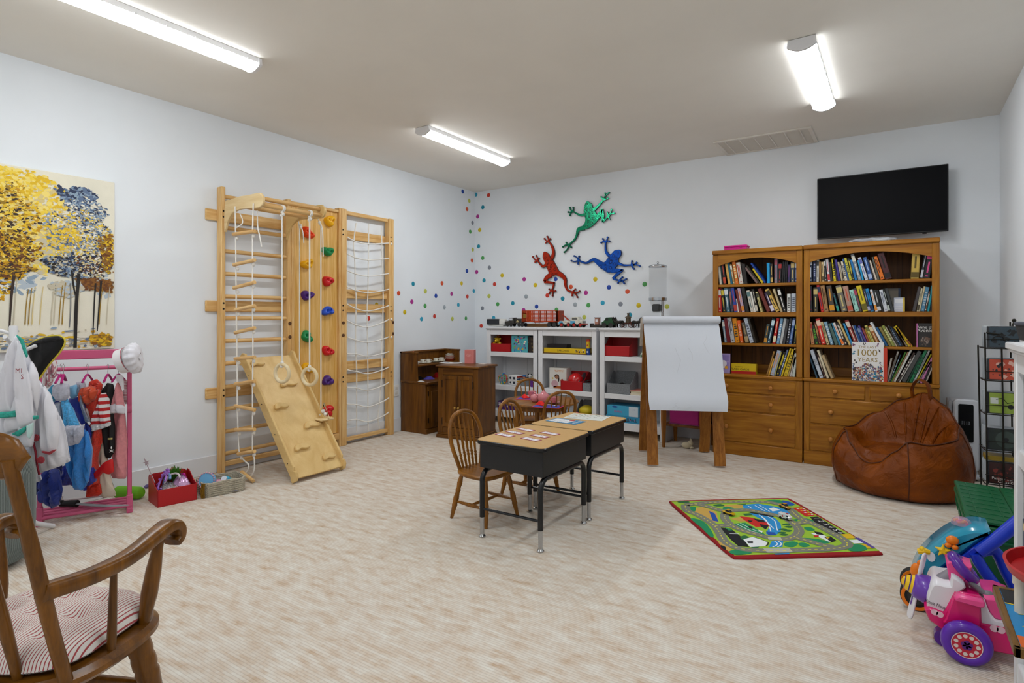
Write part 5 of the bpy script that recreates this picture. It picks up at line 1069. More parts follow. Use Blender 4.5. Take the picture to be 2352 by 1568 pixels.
# ================================================================== things on and in the white shelf units
REDP = K('b0121a', .45); REDD = K('8d0f14', .5); FELT = K('7c7f83', .95, var=.25, scale=120, bmp=.4, bscale=300); YEL = K('e3bd22', .6)
def bin_(name, label, c, w_, d, hf, hb, m, T=None, grp=None):
    """storage bin: low front, sides rising to a rounded high back"""
    t = thing(name, label, 'storage bin', T=T or at(c), group=grp); k = .004
    def side(s_):
        o = [(0, 0), (d, 0), (d, hb-.02), (d-.012, hb), (d*.72, hb-.004), (d*.3, hf+(hb-hf)*.25), (.012, hf+.003), (0, hf-.004)]
        return [(y, z) for y, z in o], s_
    g = mb()
    for s_ in (-1, 1):
        o, _ = side(s_); g.prism(o, k, axes((s_*w_/2-(k if s_ > 0 else 0), 0, 0), (0, 1, 0), (0, 0, 1)))
    g.span((-w_/2, 0, 0), (w_/2, k, hf), .001).span((-w_/2, 0, 0), (w_/2, d, k), .001)
    r = min(.03, w_*.15); o = [(-w_/2, 0), (w_/2, 0), (w_/2, hb-r)]+[(w_/2-r+r*math.cos(a), hb-r+r*math.sin(a)) for a in (.5, 1.05, 1.57)]+[(-w_/2+r-r*math.sin(a), hb-r+r*math.cos(a)) for a in (0, .5, 1.05)]+[(-w_/2, hb-r)]
    g.prism(o, k, axes((0, d, 0), (1, 0, 0), (0, 0, 1)))
    put('bin_body', g, m, t)
    put('rim', mb().tube([(-w_/2, .002, hf), (w_/2, .002, hf)], .003, 6), m, t)
    return t
def spot(px, py, y, z): p = onY(px, py, y); return V((p.x, y, z+.0005))
def wid(p0, p1, y): return abs(onY(p1, 800, y).x-onY(p0, 800, y).x)
def hgt(py0, py1, y, px): return onY(px, py0, y).z-onY(px, py1, y).z
Z1, Z2, Z3, ZT = .805, .428, .145, 1.09
YI = 5.475
bin_('storage_bin', 'red plastic bin with a yellow plush giraffe, top shelf of the left white unit', spot(1150, 800, YI, Z1), wid(1128, 1173, YI), .2, .09, .19, REDP, grp='red plastic bins')
p = spot(1143, 780, 5.53, Z1+.005); t = thing('plush_giraffe', 'yellow plush giraffe sitting in the red bin on the left white unit', 'soft toy', p)
put('body', mb().ball((0, .03, .055), (.035, .035, .055), 14), YEL, t); put('head', mb().ball((0, 0, .125), (.028, .035, .028), 14).ball((.0, -.032, .115), (.018, .02, .015), 10), YEL, t)
for s_ in (-1, 1):
    put('ear', mb().ball((s_*.034, .0, .14), (.016, .007, .01), 8), YEL, t); put('horn', mb().rod((s_*.012, .005, .15), (s_*.014, .005, .17), .004, n=6).ball((s_*.014, .005, .172), .006, 8), K('8a5a22', .7), t); put('eye', mb().ball((s_*.012, -.03, .133), .004, 8), K('1a1512', .3), t)
    put('arm', mb().tube([(s_*.03, .02, .08), (s_*.045, -.02, .09)], .011, 8), YEL, t)
def print_box(name, label, p, w_, d, h, c, deco, cat='box', rz=0, grp=None):
    t = thing(name, label, cat, p, rz, grp)
    put('carton', mb().box((0, d/2, h/2), (w_, d, h), None, .0015), K(c, .4), t)
    deco(t, axes((0, -.0005, h/2), (1, 0, 0), (0, 0, 1)), w_, d, h); return t
def confetti(cols, n, seed, s0=.004, s1=.014):
    def f(t, F, w_, d, h):
        g = mb(F); rr = random.Random(seed)
        for i in range(n):
            x, y, s_ = rr.uniform(-.43, .43)*w_, rr.uniform(-.43, .43)*h, rr.uniform(s0, s1); k = rr.randrange(len(cols))
            g.poly([(max(-w_*.49, min(w_*.49, x+s_*math.cos(q)*rr.uniform(.6, 1.3))), max(-h*.49, min(h*.49, y+s_*math.sin(q)*rr.uniform(.6, 1.3))), i*2e-6) for q in [j*1.05 for j in range(6)]], k)
        put('artwork', g, [K(c, .45) for c in cols], t)
    return f
print_box('game_box', 'turquoise picture game box beside the red bin on the left white unit', spot(1193, 803, 5.48, Z1), wid(1175, 1212, 5.48), .09, hgt(764, 803, 5.48, 1193), '4fa8b0', confetti(['3a6fb0', '6ab04a', 'd8a42c', 'c8407a', '3a2f3a', '8a7ab0', 'e8e2d0', '2f8fc0', '5a4a8a'], 90, 3))
print_box('game_box', 'dark brown game box at the right end of the top shelf, left white unit', spot(1220, 803, 5.49, Z1), wid(1213, 1228, 5.49), .2, hgt(766, 803, 5.49, 1220), '2c2320', confetti(['4a3a2c', '6a5a3a', '1c1614'], 20, 4))
p = spot(1296, 820, 5.475, Z1); t = thing('game_board', 'folded brown game board under the yellow game box on the middle white unit', 'game board', p); w0_ = wid(1246, 1345, 5.475)
put('panel', mb().box((0, .11, .006), (w0_, .22, .0115), None, .001), K('6a4a24', .6), t)
def parch(t, F, w_, d, h):
    put('lettering', mb(F).text('PARCHEESI', at(-w_*.02, 0, .0002), h*.42), K('2a2010', .5), t)
    g = mb(F); rr = random.Random(8)
    for i in range(26): g.disc((w_*rr.uniform(.26, .46), h*rr.uniform(-.3, .25)), rr.uniform(.003, .007), 8, i % 3, z=.0001+i*2e-6)
    put('artwork', g, [K('a83a28', .5), K('2a2a2a', .5), K('e8dcc0', .5)], t)
    put('top_print', mb(at(0, d/2, h/2+.0)).quad(-w_*.48, -d*.48, w_*.48, d*.48, h*.5+.0004), K('9a8a40', .6, var=.5, scale=60), t)
print_box('game_box', 'long yellow game box with black lettering on the middle white unit', spot(1296, 817, 5.478, Z1+.0122), w0_*.965, .2, .05, 'ddb91f', parch)
print_box('black_box', 'small black box on top of the yellow game box', spot(1279, 804, 5.50, Z1+.0632), wid(1257, 1302, 5.5), .1, .04, '1b1a1e', lambda *a: None)
p = spot(1349, 822, 5.48, Z1); t = thing('pencil_tube', 'tall crayon shaped cardboard tube on the middle white unit', 'tube', p); h = hgt(786, 822, 5.48, 1349)
put('tube_body', mb(at(0, .025, 0)).lathe([(.021, 0), (.021, h*.93)], 20), K('1f3f8a', .4), t); put('yellow_print', mb(at(0, .025, 0)).lathe([(.0215, h*.42), (.0215, h*.86)], 20, cap=False), K('dcb820', .4), t)
put('cap', mb(at(0, .025, 0)).lathe([(.0225, h*.86), (.0225, h*.93), (.018, h), (.001, h)], 20), K('c8402a', .4), t)
put('round_mark', mb(axes((0, .0032, h*.62), (1, 0, 0), (0, 0, 1))).disc((0, 0), .009, 14), K('b83a2a', .4), t); put('badge', mb(axes((0, .0032, h*.2), (1, 0, 0), (0, 0, 1))).disc((0, 0), .01, 14), K('c8d0e8', .4), t)
bin_('storage_bin', 'empty looking red plastic bin, top shelf of the right white unit', spot(1416, 825, YI, Z1), wid(1387, 1446, YI), .22, .10, .215, REDP, grp='red plastic bins')
p = spot(1470, 826, 5.50, Z1); o = put('picture_book', mb().box((.03, .1, .06), (.012, .2, .13), rot(0, 28, 0), .001), stripes('3f7a4a', 'd8e0d4', 70, 2), loc=p); tag(o, 'green and white striped picture book leaning at the right of the red bin', 'book')
# middle row
p = spot(1150, 887, 5.50, Z2); t = thing('bead_maze', 'round wire bead maze toy on the left white unit', 'toy', p); cols = ['c8281f', '2f6fc0', '3f9a4a', 'e0bc1f', '2f9fb0']
for i, c in enumerate(cols):
    a0 = i*1.25; g = mb()
    g.tube([V((.052*math.cos(a)*math.cos(a0), .05+.052*math.cos(a)*math.sin(a0), .062+.056*math.sin(a))) for a in [2*math.pi*j/28 for j in range(28)]], .0035, 6, closed=True); put('wire', g, K(c, .4), t)
    for j in range(4):
        a = a0+j*1.5; q = V((.052*math.cos(a)*math.cos(a0), .05+.052*math.cos(a)*math.sin(a0), .062+.056*math.sin(a))); q.z = max(q.z, .011); put('bead', mb().ball(q, .0105, 8), K(cols[(i+j) % 5], .35), t)
p = spot(1176, 888, 5.49, Z2); w_ = wid(1163, 1183, 5.49); t = thing('shape_sorter', 'white cube shape sorter with cut out shapes on the left white unit', 'toy', p, -12)
put('cube', mb().box((0, .065, .058), (.125, .125, .115), None, .006), K('e2e2e2', .4), t)
F = axes((0, .0018, .058), (1, 0, 0), (0, 0, 1)); put('cutout', mb(F).disc((-.03, .025), .014, 14).quad(.018, .012, .044, .038).disc((.03, -.025), .017, 6).disc((-.03, -.025), .013, 5), K('2a3040', .6), t)
F2 = axes((.0632, .065, .058), (0, 1, 0), (0, 0, 1)); g = mb(F2)
for i in range(4): g.quad(-.05, -.045+i*.025, .05, -.028+i*.025, 0, i % 3)
put('side_beads', g, [K('a83024', .5), K('d8a83a', .5), K('3a5a7a', .5)], t)
p = spot(1205, 891, 5.53, Z2); t = thing('felt_basket', 'round grey felt basket full of small toys on the left white unit', 'basket', p)
put('basket_body', mb(at(0, .06, 0)).lathe([(.075, 0), (.085, .085), (.08, .085), (.07, .008), (.001, .008)], 28, cap=True), FELT, t, sharp=60)
fz = Z2+.0005
p2 = p+V((.04, .05, .075)); t = thing('plush_panda', 'tiny black and white panda toy on top of the grey felt basket', 'soft toy', p2)
put('head', mb().ball((0, 0, .032), (.024, .02, .022), 12).ball((0, 0, 0), (.02, .018, .02), 10), K('e8e8e8', .8), t)
for s_ in (-1, 1): put('ear', mb().ball((s_*.018, 0, .052), .008, 8), K('161616', .8), t); put('eye_patch', mb().ball((s_*.009, -.016, .034), (.006, .005, .007), 8), K('161616', .8), t); put('arm', mb().ball((s_*.02, -.005, .0), (.009, .01, .015), 8), K('161616', .8), t)
p2 = p+V((-.035, .05, .07)); t = thing('toy_figure', 'small toy with a blue cap in the grey felt basket beside the panda', 'toy', p2)
put('head', mb().ball((0, 0, .02), .02, 12), K('c87a5a', .6), t); put('cap', mb().ball((0, .002, .033), (.023, .022, .016), 12), K('2f6fb0', .6), t); put('body', mb().ball((0, 0, -.012), (.026, .022, .022), 10), K('8a3a6a', .7), t)
p = spot(1222, 893, 5.475, Z2); t = thing('gift_bag', 'small purple patterned paper bag at the right end of the left white unit', 'bag', p)
put('bag_body', mb().box((0, .03, .036), (.05, .05, .072), None, .002), K('6a2f8a', .5, var=.4, scale=90), t); put('handle', mb().tube(spline([(-.012, .006, .07), (-.01, .006, .09), (.01, .006, .09), (.012, .006, .07)], 4), .0018, 6), K('8a4aa8', .5), t)
o = put('picture_book', mb().box((0, .1, .07), (.012, .18, .13), rot(0, 50, 0), .001), K('c8b88a', .6), loc=spot(1222, 893, 5.53, Z2+.03)); tag(o, 'beige book leaning behind the purple bag on the left white unit', 'book')
def yummy(t, F, w_, d, h):
    put('lettering', mb(F).text('YUMMY', at(w_*.08, h*.36, .0002), h*.1), K('e08a1c', .4), t)
    g = mb(F); g.poly([(-w_*.18+w_*.2*math.cos(q), -h*.26+h*.17*math.sin(q), .0002) for q in [i*.45 for i in range(14)]], 0)
    g.disc((-w_*.05, h*.06), w_*.11, 14, 1, z=.0003, ry=h*.09); g.disc((-w_*.05, h*.1), w_*.14, 14, 2, z=.00025, ry=h*.1); g.disc((w_*.05, -h*.02), w_*.05, 10, 2, z=.00026, ry=h*.15)
    g.quad(-w_*.25, -h*.48, w_*.45, -h*.36, .0002, 3); g.disc((w_*.25, -h*.1), w_*.09, 12, 3, z=.0002); g.disc((-w_*.3, h*.0), w_*.05, 12, 4, z=.0002)
    put('photo_print', g, [K('c8a0a8', .5), K('9a6a50', .5), K('2a1a16', .5), K('b8622a', .5), K('d8c060', .5)], t)
print_box('toy_box', 'white toy carton with an orange title on the middle white unit', spot(1281, 896, 5.50, Z2), wid(1264, 1303, 5.5), .12, hgt(848, 896, 5.5, 1283), 'd9d6d0', yummy)
pb = spot(1314, 902, 5.475, Z2); pb.y = 5.46
bin_('storage_bin', 'red plastic bin holding a shiny red ball on the middle white unit', None, wid(1288, 1338, YI), .2, .095, .19, REDP, T=at(pb), grp='red plastic bins')
o = put('ball', mb().ball((0, 0, 0), .083, 24), K('c81a1e', .22, coat=.4), loc=pb+V((0, .1, .095)), sharp=180); tag(o, 'shiny red ball sitting in the red bin on the middle white unit', 'ball')
pg = spot(1346, 902, 5.475, Z2); pg.y = 5.463; pg.x = XB1-.055-.09
bin_('storage_bin', 'grey felt bin with black straps inside at the right of the middle white unit', None, .16, .2, .085, .18, FELT, T=at(pg), grp='grey felt bins')
o = put('strap', mb().tube(spline([(-.06, .03, .085), (-.02, .05, .1), (.03, .04, .088), (.06, .06, .1), (.02, .1, .11), (-.04, .09, .1), (-.06, .12, .12)], 5), .012, 6, flat=.4), K('121214', .6), loc=pg); tag(o, 'tangled black straps heaped in the grey felt bin on the middle white unit', 'strap')
pr_ = spot(1420, 909, YI, Z2)
bin_('storage_bin', 'grey felt bin alone on the middle shelf of the right white unit', pr_, wid(1394, 1448, YI), .21, .10, .215, FELT, grp='grey felt bins')
o = put('cloth_lump', mb().grid(lambda u, v: (.09*math.cos(6.283*u)*v, .1+.08*math.sin(6.283*u)*v, .07+.035*(1-v)+.01*math.sin(25*u)*v), 24, 8, wrap=True), K('141416', .9), loc=pr_, sharp=180); tag(o, 'crumpled black cloth inside the grey felt bin of the right white unit', 'cloth')
for i, (c, lab, h, dz, dx) in enumerate((('d8d0b8', 'cream picture book at the bottom of the short stack, right white unit', .02, 0, 0), ('a8b06a', 'olive green book in the middle of the short stack, right white unit', .012, .0205, .006), ('c87a6a', 'salmon pink book topmost of the short stack, right white unit', .01, .033, -.004))):
    p = spot(1462, 913, 5.47, Z2+dz); o = put('book', mb().box((dx+.01, .1, h/2), (.15, .2, h), None, .001), K(c, .5), loc=p); put('pages', mb().box((dx+.01, -.0004, h/2), (.146, .001, h*.7), None, 0), PAGE, o); tag(o, lab, 'book', 'stacked books on the right white unit')
# bottom row
p = spot(1160, 936, 5.49, Z3); t = thing('toy_barn', 'purple toy barn on the bottom shelf of the left white unit', 'toy', p); wv = wid(1143, 1178, 5.49)
put('walls', mb().box((0, .07, .035), (wv, .13, .07), None, .002), K('4a1f6a', .5), t); put('roof', mb().prism([(-.07, .07), (.07, .07), (.05, .095), (-.05, .095)], wv, axes((-wv/2, .07, 0), (0, 1, 0), (0, 0, 1))), K('3a1656', .5), t)
put('window', mb(axes((0, .0042, .05), (1, 0, 0), (0, 0, 1))).quad(-wv*.44, -.006, -wv*.3, .03).quad(wv*.1, -.02, wv*.24, .0), K('e4e0e8', .5), t)
pq = spot(1342, 945, 5.475, Z3); pq.y = 5.463; pq.x = XB1-.16
bin_('storage_bin', 'grey felt bin with a yellow ball on the bottom shelf of the middle white unit', None, .2, .2, .045, .17, FELT, T=at(pq), grp='grey felt bins')
o = put('ball', mb().ball((0, 0, 0), (.085, .085, .06), 20), K('c8b21c', .5), loc=pq+V((.0, .1, .067)), sharp=180); tag(o, 'dull yellow ball in the low grey felt bin, middle white unit', 'ball')
o = put('ball', mb().ball((0, 0, .032), .032, 16), K('d83a8a', .4), loc=spot(1330, 945, 5.465, Z3)+V((-.035, -.0, 0)), sharp=180); tag(o, 'small pink ball beside the low grey felt bin behind the table', 'ball')
def learn(t, F, w_, d, h):
    put('lettering', mb(F).text('LEARN', at(-w_*.15, -h*.1, .0002), h*.2), K('b8508a', .4), t); g = mb(F); g.quad(w_*.2, -h*.49, w_*.49, h*.49, .0001); put('panel', g, K('c8d4dc', .4), t)
    put('lettering', mb(F).text('3+', at(w_*.36, h*.2, .0003), h*.16), K('2a5a9a', .4), t); put('logo', mb(F).disc((-w_*.25, h*.36), w_*.09, 16, z=.0002, ry=h*.1), K('1f4f9a', .4), t)
def twirl(t, F, w_, d, h):
    put('lettering', mb(F).text('TWIRL', at(w_*.22, 0, .0002) @ rot(0, 0, 180), h*.55), K('2a2a2a', .4), t); confetti(['6ab04a', 'c8407a', 'e8d84a', '2f6fb0'], 24, 12, .003, .007)(t, F, w_, d, h)
p = spot(1430, 972, 5.47, Z3); wv = wid(1393, 1470, 5.47)
print_box('toy_box', 'blue toy carton with upside down lettering on the bottom shelf, right white unit', p, wv, .24, .065, '2f8fb8', twirl)
print_box('toy_box', 'light blue learning toy carton stacked on the blue one', spot(1430, 957, 5.475, Z3+.0655), wv*.93, .22, .1, '3fa4cc', learn)
# ------------------------------------------------------------------ antique toy vehicles along the top
def wheel(g, x, y, r, w_=.012, m=0): g.lathe([(r*.3, -w_/2), (r*.9, -w_/2), (r, -w_*.3), (r, w_*.3), (r*.9, w_/2), (r*.3, w_/2)], 16, m, axes((x, y, r), (1, 0, 0), (0, 0, 1)))
YT = 5.60
def span_px(a, b, y=YT): return onY(a, 740, y).x, onY(b, 740, y).x
a, b = span_px(1123, 1163); t = thing('speaker_dock', 'white and black oblong gadget at the left end of the white units', 'gadget', ((a+b)/2, YT, ZT+.0004)); w_ = b-a
put('body', mb().box((0, 0, .052), (w_, .1, .075), None, .02).box((0, .0, .008), (w_*.8, .08, .012), None, .003), K('d4d3ce', .4), t); put('dark_front', mb().box((-w_*.12, -.048, .055), (w_*.72, .012, .066), None, .005), K('23262b', .25), t)
TIN = K('3d3a36', .5, .4, var=.3, scale=60); TIRE = K('2a2826', .7); ORNG = K('c4461a', .45, .1, var=.15, scale=50)
a, b = span_px(1163, 1207); t = thing('toy_truck', 'grey tin toy truck pulling the orange trailer', 'toy truck', ((a+b)/2, YT, ZT+.0004)); w_ = b-a
put('chassis', mb().box((.0, 0, .035), (w_*.96, .05, .012), None, .002), TIN, t)
put('cab', mb().prism([(-w_*.48, .03), (-w_*.48, .055), (-w_*.3, .066), (-w_*.27, .1), (-w_*.02, .104), (0, .03)], .075, axes((0, .0375, 0), (1, 0, 0), (0, 0, 1)), b=.004), TIN, t)
put('window', mb(axes((0, -.0382, 0), (1, 0, 0), (0, 0, 1))).quad(-w_*.24, .072, -w_*.08, .094), K('c8ccd0', .3), t); put('bed', mb().box((w_*.22, 0, .068), (w_*.36, .06, .05), None, .003), TIN, t)
put('emblem', mb(axes((0, -.0305, 0), (1, 0, 0), (0, 0, 1))).poly([(w_*.06, .05), (w_*.26, .05), (w_*.16, .078)]), K('b8a878', .5), t)
for x in (-w_*.34, -w_*.16, w_*.26, w_*.42):
    g = mb(); wheel(g, x, -.036, .023); wheel(g, x, .036, .023); put('wheel', g, TIRE, t)
a, b = span_px(1204, 1290); t = thing('toy_trailer', 'orange slatted tin stake trailer behind the grey toy truck', 'toy trailer', ((a+b)/2, YT, ZT+.0004)); w_ = b-a
put('floor', mb().box((0, 0, .058), (w_, .1, .008), None, .002), ORNG, t); g = mb()
ht = .118
for y in (-.05, .05):
    for k in range(6):
        x = -w_/2+.004+(w_*.82)*k/5; g.box((x+(.03 if k == 0 else 0), y, .062+ht/2), (.06 if k == 0 else .012, .003, ht), None, 0)
    for k in range(9): g.box((-w_*.09, y, .066+ht*k/8.3), (w_*.82, .003, .0075), None, 0)
g.box((-w_/2, 0, .062+ht/2), (.003, .1, ht), None, 0)
put('stake_side', g, ORNG, t); put('tailgate', mb().box((w_*.5-.0015, 0, .062+ht/2), (.003, .1, ht), None, 0).box((w_*.4, .05, .062+ht/2), (w_*.2, .003, ht), None, 0), K('9a3412', .5, .1), t)
put('badge', mb(axes((0, -.0522, 0), (1, 0, 0), (0, 0, 1))).quad(-w_*.46, .1, -w_*.37, .145), K('8a6a24', .5), t)
for x in (w_*.22, w_*.36):
    g = mb(); wheel(g, x, -.04, .025); wheel(g, x, .04, .025); put('wheel', g, TIRE, t)
put('axle_block', mb().box((w_*.29, 0, .04), (w_*.24, .05, .03), None, .003), TIN, t); put('hitch_leg', mb().rod((-w_*.15, -.03, .055), (-w_*.15, -.03, .03), .004, n=8).rod((-w_*.05, -.03, .055), (-w_*.05, -.03, .03), .004, n=8).box((-w_*.1, 0, .052), (.1, .05, .008), None, .001), ORNG, t)
o = put('wooden_block', mb().box((0, 0, .016), (.3, .03, .032), None, .002), wood('a8814e', 'c49c66', 0), loc=(onY(1232, 745, 5.70).x, 5.70, ZT+.0004)); tag(o, 'plain wooden block lying behind the orange toy trailer', 'block')
WT = K('d2cfc2', .4, .2, var=.15, scale=40); LB = K('4f9cc4', .4, .1); RW = K('a81f1a', .4)
a, b = span_px(1286, 1345); t = thing('toy_tow_truck', 'white and blue tin toy tow truck with red wheels', 'toy truck', ((a+b)/2, 5.58, ZT+.0004)); w_ = b-a
put('body', mb().prism([(-w_*.48, .028), (-w_*.48, .05), (-w_*.4, .068), (w_*.02, .072), (w_*.02, .03)], .09, axes((0, .045, 0), (1, 0, 0), (0, 0, 1)), b=.005), WT, t)
put('cab', mb().prism([(0, .03), (0, .072), (w_*.08, .11), (w_*.3, .112), (w_*.36, .08), (w_*.48, .07), (w_*.48, .03)], .09, axes((0, .045, 0), (1, 0, 0), (0, 0, 1)), b=.006), WT, t)
put('blue_panel', mb(axes((0, -.0455, 0), (1, 0, 0), (0, 0, 1))).poly([(-w_*.46, .034), (-w_*.22, .034), (-w_*.3, .066), (-w_*.4, .066)]).poly([(w_*.02, .034), (w_*.2, .034), (w_*.2, .068), (w_*.02, .07)]), LB, t)
put('window', mb(axes((0, -.0458, 0), (1, 0, 0), (0, 0, 1))).quad(w_*.09, .082, w_*.28, .104), K('5a5a58', .3), t); put('bumper', mb().box((w_*.46, 0, .034), (w_*.16, .1, .016), None, .003), K('9a2a1c', .4), t)
put('grille', mb().box((w_*.482, 0, .058), (.004, .07, .02), None, .001), K('8a8a86', .3, .8), t)
put('boom', mb().tube([(-w_*.1, -.02, .07), (-w_*.34, 0, .135), (-w_*.1, .02, .07)], .005, 6, closed=True).box((-w_*.34, 0, .132), (.02, .02, .008), None, .001), K('a8341a', .5), t)
for x in (-w_*.32, -w_*.05, w_*.16, w_*.4):
    g = mb(); wheel(g, x, -.04, .026); wheel(g, x, .04, .026); k = put('wheel', g, TIRE, t); put('hub', mb().lathe([(.001, 0), (.016, 0), (.016, .004), (.001, .005)], 14, 0, axes((x, -.0455, .026), (1, 0, 0), (0, 0, 1), (0, -1, 0))), RW, k)
put('lettering', mb(axes((-w_*.12, -.0462, .05), (1, 0, 0), (0, 0, 1))).tube([(-.02, 0, 0), (-.01, .008, 0), (0, -.006, 0), (.012, .007, 0), (.02, 0, 0)], .0018, 4, flat=.2), K('8a2a2a', .5), t)
a, b = span_px(1361, 1388); t = thing('toy_bulldozer', 'small rusty pink toy bulldozer left of the green toy truck', 'toy truck', ((a+b)/2, 5.58, ZT+.0004)); w_ = b-a
put('track', mb().box((0, -.03, .016), (w_, .022, .03), None, .01).box((0, .03, .016), (w_, .022, .03), None, .01), K('2c2620', .7), t); put('cab', mb().box((.0, 0, .065), (.045, .05, .07), None, .004), K('a8725e', .6), t)
put('cab_roof', mb().box((0, 0, .103), (.055, .06, .006), None, .002), K('5a3a2e', .6), t); put('window', mb(axes((0, -.0255, .07), (1, 0, 0), (0, 0, 1))).quad(-.013, -.012, .013, .018), K('dcdce0', .4), t); put('blade', mb().box((-w_*.48, 0, .022), (.008, .09, .044), None, .002), K('3a3028', .6), t)
a, b = span_px(1386, 1413); t = thing('toy_truck', 'dark green tin toy truck beside the toy horses', 'toy truck', ((a+b)/2, 5.58, ZT+.0004)); w_ = b-a; GT = K('1f4a2c', .45, .2, var=.2, scale=60)
put('cab', mb().prism([(-w_*.48, .025), (-w_*.48, .055), (-w_*.28, .07), (-w_*.1, .105), (w_*.36, .108), (w_*.48, .06), (w_*.48, .025)], .075, axes((0, .0375, 0), (1, 0, 0), (0, 0, 1)), b=.005), GT, t)
put('window', mb(axes((0, -.0385, 0), (1, 0, 0), (0, 0, 1))).poly([(-w_*.16, .072), (w_*.1, .072), (w_*.1, .097), (-w_*.05, .097)]), K('1a1c1c', .3), t)
for x in (-w_*.25, w_*.3):
    g = mb(); wheel(g, x, -.036, .026); wheel(g, x, .036, .026); put('wheel', g, TIRE, t)
IRN = K('2b2622', .55, .5, var=.3, scale=80)
def horse(p, s, rz, lab):
    t = thing('toy_horse', lab, 'toy horse', p, rz, 'cast iron toy horses'); g = mb(scl(s, s, s))
    g.tube(spline([(-.045, 0, .062), (-.03, 0, .068), (0, 0, .064), (.03, 0, .068), (.046, 0, .075), (.062, 0, .1), (.068, 0, .112)], 3), [.012, .016, .019, .02, .02, .0195, .018, .018, .018, .0185, .019, .017, .015, .013, .012, .011, .01, .009, .009], 10)
    g.tube([(.062, 0, .113), (.08, 0, .104), (.092, 0, .096)], [.0105, .009, .0065], 8)
    for sy in (-1, 1): g.ball((.062, sy*.005, .124), (.0025, .0025, .007), 6)
    put('body', g, IRN, t, sharp=180)
    for x, sy, k in ((.035, -1, .008), (.032, 1, -.01), (-.036, -1, -.008), (-.038, 1, .01)): put('leg', mb(scl(s, s, s)).tube([(x, sy*.011, .06), (x+k, sy*.011, .033), (x+k*.3, sy*.011, .004)], [.009, .006, .0055], 6), IRN, t)
    put('tail', mb(scl(s, s, s)).tube([(-.05, 0, .068), (-.062, 0, .055), (-.062, 0, .03)], [.004, .005, .002], 6), IRN, t); put('mane', mb(scl(s, s, s)).tube([(.04, 0, .094), (.05, 0, .112), (.06, 0, .122)], .005, 6), IRN, t)
zz0 = ZT+.0004
for px, y, lab in ((1420, 5.56, 'dark iron toy horse beside the green toy truck, front of the pair'), (1424, 5.63, 'dark iron toy horse beside the green toy truck, rear of the pair'), (1461, 5.57, 'dark iron toy horse at the right of the toy steam pumper')):
    horse((onY(px, 740, y).x, y, zz0), .86, 180 if px < 1450 else 0, lab)
p = onY(1443, 740, 5.60); t = thing('toy_steam_pumper', 'cast iron toy steam fire pumper with spoked wheels between the toy horses', 'toy wagon', (p.x, 5.6, zz0)); OLD = K('5c5140', .5, .6, var=.3, scale=80); RUS = K('5a2c22', .6, .3)
put('frame', mb().box((0, 0, .045), (.16, .04, .008), None, .002).rod((-.03, 0, .045), (.05, 0, .05), .012, n=8), RUS, t); put('boiler', mb().lathe([(.024, .05), (.027, .06), (.026, .1), (.034, .104), (.03, .112), (.012, .12), (.01, .14), (.016, .144), (.012, .15), (.001, .15)], 18), OLD, t)
for x, r in ((-.055, .026), (.045, .033)):
    for sy in (-1, 1):
        g = mb(axes((x, sy*.036, r), (1, 0, 0), (0, 0, 1))); g.tube([(r*.9*math.cos(q), r*.9*math.sin(q), 0) for q in [i*math.pi/10 for i in range(20)]], r*.1, 6, closed=True)
        for i in range(5): g.rod((r*.9*math.cos(i*math.pi/5), r*.9*math.sin(i*math.pi/5), 0), (-r*.9*math.cos(i*math.pi/5), -r*.9*math.sin(i*math.pi/5), 0), .0018, n=5)
        put('wheel', g, RUS, t)
# ================================================================== dishes on the toy hutch, things on the toy cabinet
CHINA = K('dcd8cc', .25, coat=.3); SX = -4.27
def on_h(px, z=zu, x=SX): p = onX(px, 830, x); return V((x, p.y, z+.0005))
t = thing('toy_bottle', 'blue and white toy bottle with a red spout on the hutch shelf', 'bottle', on_h(950, x=-4.23)); put('body', mb().lathe([(.017, 0), (.018, .004), (.018, .088), (.012, .096)], 18), K('e8e8ea', .3), t); put('wrapper', mb().lathe([(.0183, .012), (.0183, .078)], 18, cap=False), K('1f2f6a', .4), t); put('cap', mb().lathe([(.014, .095), (.016, .1), (.014, .112), (.006, .116), (.005, .135), (.001, .137)], 16), K('c84a3a', .4), t)
def dish(name, lab, px, parts, x=SX, grp='toy dishes on the hutch', cat='dish', dz=0):
    t = thing(name, lab, cat, on_h(px, x=x)+V((0, 0, dz)), 60, grp)
    for nm_, g, m in parts: put(nm_, g, m, t, sharp=60)
    return t
def cupg(s=1.): return mb().lathe([(.001, 0), (.018*s, 0), (.022*s, .006*s), (.024*s, .036*s), (.022*s, .036*s), (.019*s, .008*s), (.001, .006*s)], 20)
def hand(s=1.): return mb().tube(spline([(.022*s, 0, .03*s), (.036*s, 0, .028*s), (.036*s, 0, .012*s), (.022*s, 0, .009*s)], 4), .003*s, 6)
def plate(r, z=0): return mb(at(0, 0, z)).lathe([(.001, 0), (r*.6, 0), (r, .009), (r*.98, .0105), (r*.6, .003), (.001, .003)], 28)
DEC = K('4a3a34', .5)
def deco(s=1.): return mb(axes((.0235*s, 0, .02*s), (0, 1, 0), (0, 0, 1))).disc((0, 0), .007*s, 8)
dish('tea_cup', 'tiny white toy cup at the left end of the hutch shelf', 959, [('bowl', cupg(.8), CHINA), ('handle', hand(.8), CHINA)], -4.24)
dish('plate', 'white toy plate under two cups on the hutch shelf', 976, [('rim', plate(.07), CHINA)], -4.25)
dish('tea_cup', 'white flowered toy cup, left of two on the front plate', 970, [('bowl', cupg(1.05), CHINA), ('handle', hand(1.05), CHINA), ('flower', deco(1.05), DEC)], -4.26, dz=.004)
dish('tea_cup', 'white flowered toy cup, right of two on the front plate', 984, [('bowl', cupg(1.05), CHINA), ('handle', hand(1.05), CHINA), ('flower', deco(1.05), DEC)], -4.24, dz=.004)
